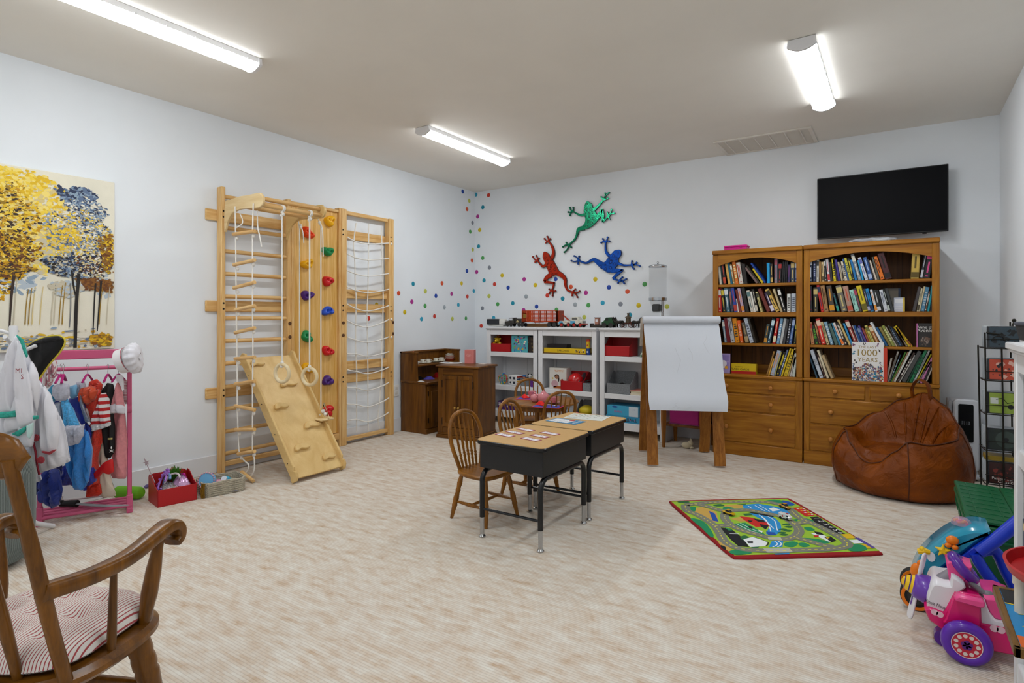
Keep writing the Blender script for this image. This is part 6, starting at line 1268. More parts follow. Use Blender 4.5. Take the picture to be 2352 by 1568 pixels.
dish('plate', 'green rimmed toy plate under a cup towards the back of the hutch shelf', 1000, [('rim', plate(.065), K('c9cdbb', .3))], -4.27)
dish('tea_cup', 'white flowered toy cup standing on the green rimmed plate', 1001, [('bowl', cupg(1.1), CHINA), ('handle', hand(1.1), CHINA), ('flower', deco(1.1), DEC)], -4.27, dz=.0045)
dish('saucer', 'white toy saucer left of the plate stack on the hutch', 1014, [('rim', plate(.045), CHINA)], -4.25)
dish('tea_cup', 'white flowered toy cup on the saucer left of the plate stack', 1014, [('bowl', cupg(1.15), CHINA), ('handle', hand(1.15), CHINA), ('flower', deco(1.15), DEC)], -4.25, dz=.0045)
for i, (r, m, lab) in enumerate(((.058, K('c8583a', .4), 'orange toy bowl at the bottom of the hutch bowl stack'), (.052, CHINA, 'cream toy bowl second in the hutch bowl stack'), (.055, K('d8a89a', .4), 'pink banded toy bowl third in the hutch bowl stack'), (.05, CHINA, 'white toy bowl topmost of the hutch bowl stack'))):
    dish('bowl', lab, 1033, [('bowl_body', mb().lathe([(.001, 0), (r*.7, 0), (r, .022), (r*.97, .023), (r*.66, .004), (.001, .003)], 26), m)], -4.27, dz=.0001+.0145*i, cat='bowl')
dish('toy_pan', 'small white toy pan with a handle on top of the bowl stack', 1033, [('pan', mb().lathe([(.001, 0), (.03, 0), (.036, .014), (.034, .0145), (.028, .003), (.001, .003)], 22), CHINA), ('handle', mb().tube([(.03, 0, .012), (.085, .0, .018)], .005, 6), CHINA)], -4.27, dz=.068, cat='pan')
CY = -4.14
def on_c(px, py=872): p = onZ(px, py, zc); return V((p.x, p.y, zc+.0008))
def lump(w_, d, h, f=5): return mb().grid(lambda u, v: (w_*math.cos(6.283*u)*v*(1+.12*math.sin(f*6.283*u)), d*math.sin(6.283*u)*v*(1+.1*math.cos(f*6.283*u)), h*(1-v**2)*(1+.25*math.sin(9*u*6.28+v*4))+.0005), 24, 6, wrap=True)
o = put('cloth', lump(.07, .1, .03), K('15161a', .9), loc=on_c(956, 871), sharp=180); tag(o, 'black cloth on the open counter of the toy hutch', 'cloth')
o = put('oven_mitt', lump(.055, .07, .025, 3), K('4a3f9a', .9), loc=on_c(985, 870), sharp=180); tag(o, 'purple quilted toy oven mitt on the toy hutch counter', 'oven mitt')
o = put('oven_mitt', lump(.045, .05, .045, 2), K('d01a1a', .9), loc=on_c(1000, 867)+V((-.02, .05, 0)), sharp=180); tag(o, 'red toy oven mitt behind the purple one on the hutch counter', 'oven mitt')
o = put('napkin', lump(.04, .03, .008, 3), K('d8d8d8', .8), loc=on_c(967, 876), sharp=180); tag(o, 'small white napkin at the edge of the toy hutch counter', 'napkin')
CT = CAB @ at(0, 0, .7224)
def on_cab(px, py): p = onZ(px, py, .7224); return p
p = on_cab(1037, 833.5); t = thing('booklet', 'open white booklet lying on the toy cabinet', 'booklet', p, 20)
put('left_page', mb().box((-.055, 0, .002), (.11, .15, .003), rot(0, 2, 0), 0), K('e6e6e4', .7), t); put('right_page', mb().box((.055, 0, .002), (.11, .15, .003), rot(0, -2, 0), 0), K('e6e6e4', .7), t); put('print', mb(at(0, 0, .0062)).quad(-.09, -.03, -.03, .04).quad(.03, -.05, .09, .0), K('b8bcc4', .7), t)
p = on_cab(1078, 835); t = thing('gift_box', 'tall salmon pink cardboard box standing on the toy cabinet', 'box', p, 20); SAL = K('d07a76', .5); hb_ = .142
put('carton', mb().box((0, .03, hb_/2), (.1, .07, hb_), None, .002), SAL, t); F = axes((-.005, -.0056, .085), (1, 0, 0), (0, 0, 1))
put('oval_logo', mb(F).tube([(.024*math.cos(a), .012*math.sin(a), 0) for a in [i*.314 for i in range(20)]], .0008, 4, closed=True).tube([(-.014, -.002, 0), (-.006, .004, 0), (0, -.002, 0), (.006, .003, 0), (.014, 0, 0)], .0012, 4), K('eec4bc', .5), t)
put('frame_line', mb(F).tube([(-.04, -.08, 0), (.04, -.08, 0), (.04, .05, 0), (-.04, .05, 0)], .0006, 4, closed=True), K('e4aaa4', .5), t)
o = put('paper_slip', mb().box((0, 0, .0006), (.07, .05, .001), None, 0), K('e4d8d0', .7), loc=on_cab(1108, 835.5)); tag(o, 'small paper slip on the right end of the toy cabinet', 'paper')
# ================================================================== play rug and toy cars
def zr(x, y, z=.0): p = onZ(1520+x/4.4377, 1130+y/4.4377, .012); return (p.x, p.y, z)
RC = ['981018', '9ac234', '7d7f72', 'e0d24a', '2a8fd0', '1f8a5a', '15171c', 'c9a24e', 'c8261e', 'e8ecee', '1f4fa8', '2c6a3a', 'b4b6a8', 'e0b81c', '5a4a9a']
ri = {n: i for i, n in enumerate('edge grass road line water tree black sand red white blue dark bridge gold violet'.split())}
q = [onZ(1533, 1149, .012), onZ(1812, 1142, .012), onZ(2034, 1271, .012), onZ(1684, 1281, .012)]; c = sum(q, V())/4; c.z = 0
rug = thing('play_rug', "children's road map play rug with a red edge lying on the carpet", 'rug', c); L = at(-c)
def corners(k, z):
    P = [V((p.x, p.y, 0)) for p in q]; m_ = V((c.x, c.y, 0)); out = []
    for i in range(4):
        for j in range(10): 
            a, b = P[i], P[(i+1) % 4]; t_ = j/10; p = lerp(a, b, t_); r_ = 1
            if j == 0: p = lerp(p, m_, .02)
            p = m_+(p-m_)*(1-k); out.append((p.x, p.y, z))
    return out
put('backing', mb(L).rings([corners(0, .001), corners(-.002, .006), corners(.004, .011), corners(.03, .0115)]), K(RC[0], .9, bmp=.4, bscale=400), rug)
g = mb(L); zl = [.0117]
def lay(pts, k, sp=0):
    zl[0] += .00002; P = [V(zr(*p)) for p in pts]
    if sp: P = spline(P, sp, True)
    g.poly([(p.x, p.y, zl[0]) for p in P], ri[k])
def road(pts, wd, k='road', z=None, dash=0, sp=6):
    zl[0] += .00002; P = spline([V(zr(*p)) for p in pts], sp)
    if dash:
        S = [0]
        for a, b in zip(P, P[1:]): S.append(S[-1]+(b-a).length)
        n = int(S[-1]/dash)
        def ptat(s_):
            for i in range(len(P)-1):
                if S[i+1] >= s_: return lerp(P[i], P[i+1], (s_-S[i])/max(1e-9, S[i+1]-S[i]))
            return P[-1]
        for i in range(n):
            a, b = ptat(i*dash), ptat((i+.5)*dash)
            if (b-a).length > 1e-5: g.strip([(a.x, a.y), (b.x, b.y)], wd, zl[0], ri[k])
    else: g.strip([(p.x, p.y) for p in P], wd, zl[0], ri[k])
lay([(98, 95), (1272, 66), (2222, 596), (742, 643)], 'grass')
lay([(290, 165), (420, 150), (560, 200), (580, 310), (480, 290), (340, 205)], 'sand'); lay([(480, 190), (540, 215), (580, 300), (520, 290)], 'blue'); lay([(290, 150), (345, 150), (340, 195), (300, 185)], 'tree', 3)
lay([(820, 130), (980, 115), (1180, 150), (1300, 190), (1310, 260), (1200, 250), (1060, 215), (850, 190)], 'water'); lay([(620, 130), (830, 120), (820, 165), (650, 150)], 'sand'); lay([(1090, 165), (1140, 155), (1210, 180), (1130, 195)], 'white')
for s_ in ([(880, 140), (920, 165)], [(950, 135), (1050, 190)], [(990, 130), (1100, 195)]): road(s_, .006, 'white')
lay([(1060, 85), (1200, 80), (1340, 130), (1280, 140), (1150, 110)], 'tree', 3); lay([(1220, 85), (1300, 95), (1360, 130), (1280, 130)], 'blue', 3)
lay([(620, 160), (660, 145), (740, 165), (640, 180)], 'tree', 3); lay([(520, 130), (600, 120), (640, 140), (560, 145)], 'dark', 3); lay([(160, 95), (260, 90), (280, 105), (190, 110)], 'dark', 3); lay([(760, 122), (860, 118), (850, 135)], 'dark')
lay([(900, 215), (1000, 215), (1130, 250), (1210, 320), (1210, 400), (1140, 440), (1060, 420), (1100, 340), (1000, 270)], 'water', 2)
for s_ in ([(990, 230), (1060, 280), (1100, 360), (1110, 400)], [(1060, 235), (1150, 290), (1170, 360), (1180, 390)], [(1020, 250), (1080, 310), (1140, 370)]): road(s_, .006, 'white')
lay([(700, 270), (800, 250), (900, 290), (800, 300)], 'sand'); lay([(730, 320), (850, 310), (1010, 400), (1080, 450), (960, 430), (820, 370)], 'tree')
for s_ in ([(760, 320), (900, 390), (1000, 420)], [(800, 315), (930, 380), (1010, 405)]): road(s_, .005, 'white')
lay([(790, 245), (900, 255), (1060, 300), (1100, 350), (960, 355), (850, 290)], 'red'); lay([(870, 285), (930, 290), (900, 310)], 'black'); lay([(930, 265), (1040, 285), (1060, 310), (980, 300)], 'black'); lay([(1000, 325), (1090, 340), (1060, 380), (1010, 350)], 'black'); lay([(880, 345), (930, 350), (920, 375), (890, 365)], 'black'); lay([(820, 220), (900, 215), (930, 235), (850, 240)], 'dark')
lay([(980, 385), (1030, 395), (1020, 415)], 'white'); lay([(1060, 400), (1150, 410), (1170, 440), (1090, 440)], 'blue')
for x, y in ((1270, 330), (1290, 355), (1230, 380), (1280, 395), (1220, 415), (1240, 435)): lay([(x-45, y), (x, y-12), (x+50, y-4), (x+20, y+10)], 'dark', 3)
lay([(590, 360), (700, 370), (830, 470), (890, 560), (780, 550), (700, 480)], 'black', 0); road([(690, 422), (790, 425)], .006, 'white')
lay([(640, 360), (690, 370), (720, 390), (680, 390)], 'tree'); lay([(800, 455), (850, 440), (900, 470), (870, 490), (820, 485)], 'dark', 3); lay([(900, 540), (950, 525), (1000, 550), (960, 572), (910, 562)], 'dark', 3)
lay([(830, 480), (930, 455), (1080, 505), (1060, 550), (900, 560)], 'white'); lay([(870, 500), (930, 500), (930, 520), (880, 520)], 'black'); road([(930, 455), (1085, 510), (1060, 550)], .006, 'black', sp=2)
lay([(1120, 500), (1240, 490), (1230, 560), (1090, 560)], 'water'); 
for s_ in ([(1150, 500), (1180, 530), (1130, 560)], [(1190, 500), (1220, 530), (1180, 560)]): road(s_, .006, 'white')
lay([(1250, 520), (1330, 500), (1390, 520), (1340, 560), (1260, 550)], 'tree', 3); lay([(1390, 525), (1450, 515), (1510, 545), (1440, 560)], 'tree', 3)
lay([(1450, 360), (1520, 360), (1560, 390), (1480, 390)], 'tree', 3); lay([(1520, 420), (1600, 415), (1720, 470), (1760, 500), (1700, 505)], 'white'); lay([(1550, 400), (1620, 410), (1660, 440), (1580, 430)], 'black'); lay([(1545, 440), (1600, 440), (1600, 455), (1560, 460)], 'red'); lay([(1650, 455), (1720, 450), (1780, 495), (1730, 510)], 'black'); lay([(1670, 460), (1715, 462), (1690, 475)], 'gold'); lay([(1450, 465), (1600, 480), (1720, 510), (1640, 525), (1500, 490)], 'tree', 2)
lay([(1330, 280), (1390, 270), (1380, 300)], 'tree'); lay([(1440, 260), (1560, 290), (1540, 300), (1480, 285)], 'tree'); lay([(1600, 340), (1700, 360), (1680, 380), (1640, 370)], 'dark', 2)
lay([(1330, 160), (1420, 155), (1560, 240), (1470, 250)], 'red')
for i in range(4):
    for j in range(3): lay([(1370+i*38+j*30, 165+i*20+j*1), (1392+i*38+j*30, 165+i*20), (1402+i*38+j*30, 172+i*20), (1380+i*38+j*30, 172+i*20)], 'gold' if (i+j) % 2 else 'white')
lay([(1510, 255), (1590, 250), (1870, 425), (1800, 430), (1560, 310)], 'black')
lay([(1830, 430), (1920, 425), (1980, 470), (1880, 475)], 'gold'); lay([(1910, 490), (2000, 485), (2060, 520), (1960, 525)], 'white'); lay([(2000, 530), (2120, 530), (2180, 575), (2080, 575)], 'gold'); lay([(1960, 465), (2010, 465), (2180, 570), (2150, 575)], 'violet')
lay([(1900, 590), (1960, 530), (2060, 545), (2090, 585), (2000, 605)], 'tree', 3)
lay([(290, 270), (380, 280), (460, 330), (530, 440), (500, 460), (400, 360)], 'tree', 2); lay([(560, 490), (640, 520), (740, 610), (700, 620), (600, 545)], 'sand'); lay([(680, 605), (800, 585), (920, 620), (760, 640)], 'tree', 3); lay([(600, 540), (650, 560), (650, 590), (610, 570)], 'black', 2)
lay([(1140, 628), (1300, 620), (1300, 632), (1160, 638)], 'water')
RWD = .052
loops = [[(245, 130), (500, 105), (800, 100), (1100, 105), (1280, 160), (1400, 260), (1560, 330), (1700, 400), (1860, 490), (1880, 550), (1700, 580), (1400, 590), (1180, 600), (900, 590), (740, 560), (640, 500), (580, 400), (520, 330), (380, 240), (260, 190), (240, 150), (245, 130)],
         [(330, 120), (480, 150), (620, 190), (760, 185), (900, 185), (1060, 215), (1220, 250), (1340, 320), (1400, 390), (1360, 450), (1240, 480), (1120, 470), (960, 430), (820, 390), (700, 330), (640, 260), (660, 200)],
         [(540, 345), (660, 340), (740, 350)], [(1340, 320), (1440, 312), (1520, 300)], [(1370, 465), (1500, 500), (1640, 540), (1760, 560)]]
for pts in loops: road(pts, RWD)
lay([(1080, 460), (1210, 460), (1230, 492), (1090, 488)], 'bridge'); lay([(1030, 575), (1300, 570), (1340, 615), (1080, 618)], 'bridge'); lay([(880, 208), (920, 206), (1150, 245), (1130, 255)], 'black')
for pts in loops: road(pts, .006, 'line', dash=.034)
put('printed_pile', g, [K(x, .92) for x in RC], rug, flat=True)
g = mb(L)
for i in range(6):
    p = V(zr(1578+i*50, 268+i*30)); a = V(zr(1640+i*50, 268+i*30)); T = axes((p.x, p.y, zl[0]+.0003), (a-V(zr(1578+i*50, 268+i*30))), V(zr(1578+i*50, 250+i*30))-p)
    g.text(str(i+1), axes((p.x, p.y, zl[0]+.0003), (.557, -.744, 0), (.744, .557, 0)) @ rot(0, 0, 0), .035)
put('printed_numbers', g, K('e6e6e4', .9), rug)
def car(px, py, rz, c, lab, van=False):
    p = onZ(px, py, .0125); t = thing('toy_car', lab, 'toy car', (p.x, p.y, .0125), rz, 'toy cars on the rug'); m = K(c, .25, coat=.6)
    if van:
        put('body', mb().prism([(-.036, .007), (-.036, .034), (.018, .034), (.03, .024), (.036, .02), (.036, .007)], .03, axes((0, .015, 0), (1, 0, 0), (0, 0, 1)), b=.003), m, t)
        put('cross', mb(axes((-.008, -.0152, .02), (1, 0, 0), (0, 0, 1))).quad(-.006, -.002, .006, .002).quad(-.002, -.006, .002, .006, .0001), K('c8201c', .4), t); put('light_bar', mb().box((.01, 0, .036), (.006, .018, .004), None, .001), K('c8201c', .4), t)
        put('window', mb(axes((0, -.0152, 0), (1, 0, 0), (0, 0, 1))).quad(.014, .021, .026, .03), K('2a3038', .2), t)
    else:
        put('body', mb().prism([(-.036, .008), (-.037, .018), (-.018, .02), (.034, .016), (.037, .009)], .03, axes((0, .015, 0), (1, 0, 0), (0, 0, 1)), b=.003), m, t)
        put('cabin', mb().prism([(-.022, .018), (-.014, .029), (.006, .029), (.016, .018)], .025, axes((0, .0125, 0), (1, 0, 0), (0, 0, 1)), b=.002), K('1c2026', .2), t)
        put('roof', mb().box((-.004, 0, .0295), (.02, .023, .002), None, .0008), m, t)
    for x in (-.022, .022):
        g = mb()
        for y in (-.0145, .0145): g.lathe([(.001, -.003), (.0075, -.003), (.0075, .003), (.001, .003)], 12, 0, axes((x, y, .0075), (1, 0, 0), (0, 0, 1)))
        put('wheel', g, K('18181a', .5), t)
car(1674.5, 1182, -20, 'dcb012', 'yellow toy car on the left ring road of the rug'); car(1803, 1167, -40, 'd69a14', 'amber toy car near the far corner of the rug'); car(1804, 1192, -25, 'e2e2e2', 'white toy ambulance with a red cross on the rug', True)
# ================================================================== bean bag
def lm(c1, c2):
    m, nt, b = base('leather_tan'); n = N(nt, 'ShaderNodeTexNoise', i_Scale=5.0, i_Detail=6.0, i_Distortion=.8); nt.links.new(coords(nt), n.inputs['Vector'])
    nt.links.new(ramp(nt, n.outputs[0], [(.3, c1), (.7, c2)]), b.inputs['Base Color']); b.inputs['Roughness'].default_value = .42; b.inputs['Specular IOR Level'].default_value = .22
    f = N(nt, 'ShaderNodeTexNoise', i_Scale=9.0, i_Detail=5.0, i_Distortion=1.6); nt.links.new(coords(nt), f.inputs['Vector']); bump(nt, b, f.outputs[0], .55, .03); return m
LEA = lm('5e2900', '864100')
bag = thing('bean_bag_chair', 'tan leather bean bag chair with a handle loop, in front of the wide bookcase', 'bean bag', T=axes((-.005, 4.905, 0), (.84, -.54, 0), (.54, .84, 0)))
# local: x right arm side, y toward the back; opening faces -y
RIM = [(-180, .38), (-150, .375), (-130, .395), (-114, .30), (-101, .225), (-90, .21), (-79, .225), (-66, .30), (-50, .39), (-30, .375), (0, .40), (35, .48), (62, .59), (90, .655), (118, .59), (145, .48), (180, .38)]
def smooth(keys, x):
    for (a, va), (b, vb) in zip(keys, keys[1:]):
        if x <= b: k = (x-a)/(b-a); k = k*k*(3-2*k); return va+(vb-va)*k
    return keys[-1][1]
def bagfn(u, v):
    th = -180+360*u; a = math.radians(th); zr_ = smooth(RIM, th)
    bk = max(0, math.sin(a)); fr = max(0, -math.sin(a))
    R0 = .40+.05*fr*0; ax_, ay_ = .42, .385
    arm = math.exp(-((abs(th)-0)/1e9))
    rim_r = .82-.10*bk**2-.02*fr
    ks = [(0, (.0, .0)), (.10, (.88, .006)), (.16, (.97, .035)), (.30, (1.03, zr_*.36)), (.42, (1.01-.04*bk, zr_*.66)), (.52, (rim_r+.07, zr_*.95)), (.57, (rim_r, zr_)), (.63, (rim_r-.07, zr_*.985)), (.70, (rim_r-.15, lerp(zr_, .28, .4))), (.77, (rim_r-.2-.05*bk, lerp(zr_, .28, .92))), (.82, (rim_r-.27-.08*bk, .272)), (.91, (.28, .298)), (1, (0.0, .305))]
    for (t0, p0), (t1, p1) in zip(ks, ks[1:]):
        if v <= t1: k = (v-t0)/(t1-t0); r = lerp(p0[0], p1[0], k); z = lerp(p0[1], p1[1], k); break
    wr = 1+.012*math.sin(9*a+2)*(v > .1)*(v < .6)+.008*math.sin(17*a+v*20)
    yo = -.0*bk
    x = r*ax_*math.cos(a)*wr; y = r*ay_*math.sin(a)*wr
    if v > .57: z += .012*math.sin(6*a+v*9)*(1-v)*2
    return (x, y, max(.002, z))
put('cover', mb().grid(bagfn, 72, 48, wrap=True), LEA, bag, sharp=180).modifiers.new('sub', 'SUBSURF').levels = 1
bag.children[0].modifiers['sub'].render_levels = 1
def onbag(th, v, o=.004): 
    p = V(bagfn((th+180)/360, v)); return p+V((p.x, p.y, 0)).normalized()*o+V((0, 0, o*.5))
DKL = K('4f2204', .5)
put('piping', mb().tube(spline([onbag(-180+7.5*i, .565) for i in range(48)], 2, True), .0045, 6, closed=True), DKL, bag)
for th in (-52, -128, 20, 160): put('seam', mb().tube(spline([onbag(th+(0 if th < 0 else 0), .08+.48*i/12, .001) for i in range(13)], 2), .0032, 6), DKL, bag)
put('handle_loop', mb().tube(spline([(-.06, .25, .62), (-.06, .245, .69), (-.015, .24, .75), (.05, .24, .72), (.065, .245, .62)], 5), .022, 8, flat=.25), LEA, bag)
g = mb()
for th0, th1, v0, v1 in ((60, 75, .6, .78), (90, 96, .6, .8), (115, 108, .6, .78), (38, 60, .62, .8), (140, 122, .62, .8), (75, 85, .66, .84)): g.tube(spline([onbag(lerp(th0, th1, i/6), lerp(v0, v1, i/6), -.003) for i in range(7)], 3), [.002]*4+[.008]*11+[.002]*4, 6)
put('crease', g, LEA, bag)
# ================================================================== rocking chair in the foreground
RK = wood('4e2d07', '805013', 2, 5, 10, .28, .5, (.3, .72)); RKX = wood('4e2d07', '805013', 0, 5, 10, .28, .5, (.3, .72))
rc = thing('rocking_chair', 'brown wooden rocking chair with curved arms in the near left corner', 'rocking chair', (-1.735, .545, 0), 28); H = .425
o = [(0, .205), (.1, .2), (.18, .165), (.226, .1), (.236, 0), (.22, -.1), (.17, -.165), (.09, -.19), (0, -.195)]; o += [(-x, y) for x, y in o[-2:0:-1]]
o = [(p.x, p.y) for p in spline([V((x, y, 0)) for x, y in o], 5, True)]
put('seat', mb(at(0, 0, H-.036)).prism(o, .036, b=.012), RKX, rc)
for s_ in (-1, 1):
    put('back_post', mb().tube(spline([(s_*.195, -.135, H-.01), (s_*.199, -.175, .55), (s_*.203, -.225, .74), (s_*.198, -.268, .925)], 5), [.0138]*6+[.0145]*5+[.013]*5, 12), RK, rc)
    P = spline([(s_*.205, -.205, .638), (s_*.222, -.1, .627), (s_*.23, .0, .628), (s_*.233, .09, .648), (s_*.233, .135, .655), (s_*.233, .162, .642), (s_*.233, .166, .618), (s_*.233, .15, .606)], 5)
    k = len(P); g = mb(); rs = []
    for i, p in enumerate(P):
        tg = (P[min(i+1, k-1)]-P[max(i-1, 0)]).normalized(); n_ = V((0, -tg.z, tg.y)); w_ = interp([(0, .016), (.3, .021), (.6, .026), (1, .024)], i/(k-1)); h_ = interp([(0, .019), (.4, .0165), (.75, .0165), (1, .011)], i/(k-1))
        rs.append([p+V((1, 0, 0))*w_*math.copysign(abs(math.cos(a))**.6, math.cos(a))+n_*h_*math.copysign(abs(math.sin(a))**.6, math.sin(a)) for a in [2*math.pi*j/14 for j in range(14)]])
    put('armrest', g.rings(rs), RK, rc)
    put('arm_post', mb().turned((s_*.2, .088, H-.01), (s_*.229, .112, .645), [(0, .0125), (.1, .0145), (.35, .0195), (.6, .018), (.85, .0125), (1, .011)], 12), RK, rc)
    put('arm_spindle', mb().turned((s_*.212, -.03, H-.01), (s_*.223, -.035, .625), [(0, .009), (.2, .0105), (.5, .0095), (1, .007)], 10), RK, rc)
    for y0, y1 in ((.11, .165), (-.1, -.15)):
        put('leg', mb().turned((s_*.21, y1, .075), (s_*.155, y0, H-.02), [(0, .013), (.2, .016), (.35, .021), (.55, .027), (.6, .029), (.63, .026), (.66, .029), (.72, .029), (.75, .0265), (.78, .029), (.9, .027), (1, .022)], 14), RK, rc)
    put('rocker', mb().tube(spline([(s_*.215, -.34, .105), (s_*.215, -.17, .045), (s_*.215, 0, .02), (s_*.215, .16, .04), (s_*.215, .27, .08)], 6), .02, 4, up=(1, 0, 0)), RK, rc)
    put('stretcher', mb().turned((s_*.195, -.14, .2), (s_*.195, .145, .2), [(0, .008), (.5, .014), (1, .008)], 10), RK, rc)
for y in (.15, -.135): put('stretcher', mb().turned((-.19, y, .23), (.19, y, .23), [(0, .009), (.25, .0125), (.5, .015), (.75, .0125), (1, .009)], 10), RK, rc)
for x in (-.1, 0, .1): put('back_spindle', mb().turned((x, -.15, H-.01), (x*1.02, -.265, .89), [(0, .0095), (.3, .0125), (.6, .0105), (1, .0075)], 10), RK, rc)
cr = []
for i in range(25):
    a = -1+2*i/24; x = a*.222; w_ = .045*(1-abs(a)**9)**.5+.004; cr.append([(x, -.275+.02*a*a-.0+.011*math.copysign(abs(math.cos(q))**.6, math.cos(q))*-1, .925+w_*math.sin(q)+.012*(1-a*a)) for q in [2*math.pi*j/16 for j in range(16)]])
put('crest_rail', mb().rings(cr), RKX, rc)
cu = thing('seat_cushion', 'red and white ticking striped tufted cushion on the rocking chair', 'cushion', (-1.735, .545, H+.0005), 28)
TICK = stripes('a03f42', 'd9d3cc', 150, 0, .28, .85)
def cush(u, v, up=1):
    x, y = 2*u-1, 2*v-1; e = (1-abs(x)**4)*(1-abs(y)**4); q = .0
    for tx in (-.5, 0, .5):
        for ty in (-.5, 0, .5): q += .9*math.exp(-(((x-tx)/.13)**2+((y-ty)/.13)**2))
    z = .008+(.056*e**.5)*(1-.62*q) if up > 0 else .006*(1-e)
    return (x*.196*(1-.17*y**4), .01+y*.172*(1-.17*x**4), z+.004)
put('cushion_cover', mb().grid(lambda u, v: cush(u, v), 40, 40).grid(lambda u, v: cush(u, 1-v, -1), 20, 20), TICK, cu, sharp=180)
g = mb()
for tx in (-.5, 0, .5):
    for ty in (-.5, 0, .5): g.ball((tx*.198, .01+ty*.175, .035), (.006, .006, .003), 8)
put('tuft', g, K('b89a94', .8), cu)
# ================================================================== cloth helper: padded shapes with an outline, a distance and a thickness
_f = V((-_s, _c, 0)); _r = V((_c, _s, 0))
def pad(g, pts, d, t=.03, folds=0, kf=60, m=0, back=.5, sp=3, rings=8, off=0):
    t *= .6; folds = folds*1.5+.0012
    P = [onD(x, y, d) for x, y in pts]
    if sp:                                   # soften the corners a little, then add points along the edges
        n = len(P); P = [q for i in range(n) for q in (lerp(P[i], P[(i+1) % n], .08), lerp(P[i], P[(i+1) % n], .92))]
        n = len(P); P = [lerp(P[i], P[(i+1) % n], k/4) for i in range(n) for k in range(4)]
    C = sum(P, V())/len(P); n = len(P); vs = []; fs = []; zt = max(p.z for p in P); hc_ = C.dot(_r)
    def fold(p):
        h = (p.dot(_r)-hc_)/(.55+1.3*(zt-p.z)); return math.sin(kf*h+1.3*math.sin(p.z*9))+.6*math.sin(kf*2.3*h+2+p.z*5)
    for k in range(rings):
        s_ = 1-(k/rings)**1.5
        for p in P:
            q = C+(p-C)*s_; e = min(1, (1-s_)*3.2)**.5
            vs.append(q-_f*(t*e*(.75+.25*(1-s_))+off+folds*fold(q)*min(1, .35+e)))
    vs.append(C-_f*(t+off)); b0_ = len(vs); vs += [p-_f*(off-.006-folds*fold(p)*.35) for p in P]+[C+_f*(t*back-off)]
    for k in range(rings-1):
        for j in range(n): fs.append((k*n+j, k*n+(j+1) % n, (k+1)*n+(j+1) % n, (k+1)*n+j))
    for j in range(n):
        fs.append(((rings-1)*n+j, (rings-1)*n+(j+1) % n, rings*n)); fs.append((b0_+j, j, (j+1) % n, b0_+(j+1) % n)[::-1]); fs.append((b0_+(j+1) % n, b0_+j, b0_+n))
    return g.add(vs, fs, m)
def cloth(name, m, pts, d, parent, **kw):
    return put(name, pad(mb(at(-parent.location)), pts, d, **kw), m, parent, sharp=180)
def zc1(L): return [(x/2.904, 740+y/2.904) for x, y in L]
def zd(L): return [(x/2.85, 700+y/2.85) for x, y in L]
CLW = K('dcdbe2', .85, sheen=.2, bmp=.15, bscale=60); TEAL = K('2f9c8c', .8, var=.3, scale=120); GING = K('a83a44', .8, var=.5, scale=260); WHT = K('dedee0', .4)
# ------------------------------------------------------------------ coat rack
cp = onZ(34, 1240); cp = V((-3.86, 1.10, 0)); t = thing('coat_rack', "white children's coat rack pole with pegs left of the pink clothes rack", 'coat rack', cp)
put('pole', mb().lathe([(.019, .05), (.019, 1.145), (.016, 1.155), (.001, 1.155)], 16), WHT, t)
for q in ((122, 1213), (37, 1276)):
    e = onZ(*q)-cp; put('leg', mb().tube([(0, 0, .19), (e.x*.55, e.y*.55, .07), (e.x, e.y, .0125)], .0135, 10), WHT, t)
for e in ((-.12, -.3), (-.25, .12)): put('leg', mb().tube([(0, 0, .19), (e[0]*.55, e[1]*.55, .07), (e[0], e[1], .0125)], .0135, 10), WHT, t)
for e, z in (((-.04, -.12), 1.11), ((.07, .075), 1.0), ((-.1, .07), 1.0), ((.09, -.06), 1.05)): put('peg', mb().rod((0, 0, z), (e[0], e[1], z+.05), .0095, n=10), WHT, t)
dc = 2.96
t = thing('lab_coat', 'white coat with teal cuffs and red lettering at the front of the coat rack', 'coat', onD(42, 770, dc))
cloth('body', CLW, zc1([(105, 85), (150, 120), (180, 210), (250, 340), (258, 420), (245, 600), (225, 700), (212, 830), (120, 838), (40, 820), (15, 770), (10, 650), (25, 400), (50, 200)]), dc, t, t=.05, folds=.007, kf=70)
for L_, nm_ in (([(100, 100), (60, 190), (20, 280), (-4, 400), (-6, 605), (98, 612), (105, 400), (117, 200)], 'sleeve'), ([(108, 110), (165, 250), (200, 400), (222, 660), (140, 705), (22, 745), (80, 640), (112, 520), (105, 300)], 'sleeve')):
    cloth(nm_, CLW, zc1(L_), dc-.035, t, t=.04, folds=.004, kf=90)
cloth('cuff', TEAL, zc1([(-6, 598), (50, 596), (106, 588), (106, 630), (50, 636), (-6, 640)]), dc-.06, t, t=.025, sp=2); cloth('cuff', TEAL, zc1([(218, 622), (254, 622), (250, 645), (220, 650)]), dc-.05, t, t=.012, sp=2)
cloth('collar', TEAL, zc1([(108, 84), (150, 112), (182, 225), (174, 235), (150, 150), (120, 100)]), dc-.05, t, t=.008, sp=2); cloth('hem_lining', TEAL, zc1([(75, 745), (130, 715), (175, 690), (165, 730), (120, 762)]), dc-.05, t, t=.01, sp=2)
cloth('pocket', K('bcd8d4', .8), zc1([(175, 690), (220, 668), (215, 740), (195, 778), (180, 760)]), dc-.052, t, t=.008, sp=2)
for body, px, py, h in (('MI', 43, 851, .024), ('S', 51, 865, .024)):
    p = onD(px, py, dc-.0845); put('lettering', mb(at(-t.location)).text(body, axes(p, _r, (0, 0, 1)), h), K('8f2f3a', .7), t)
d2 = 3.06
t = thing('chef_coat', "white coat with red gingham buttons hanging behind the lettered coat", 'coat', onD(80, 900, d2))
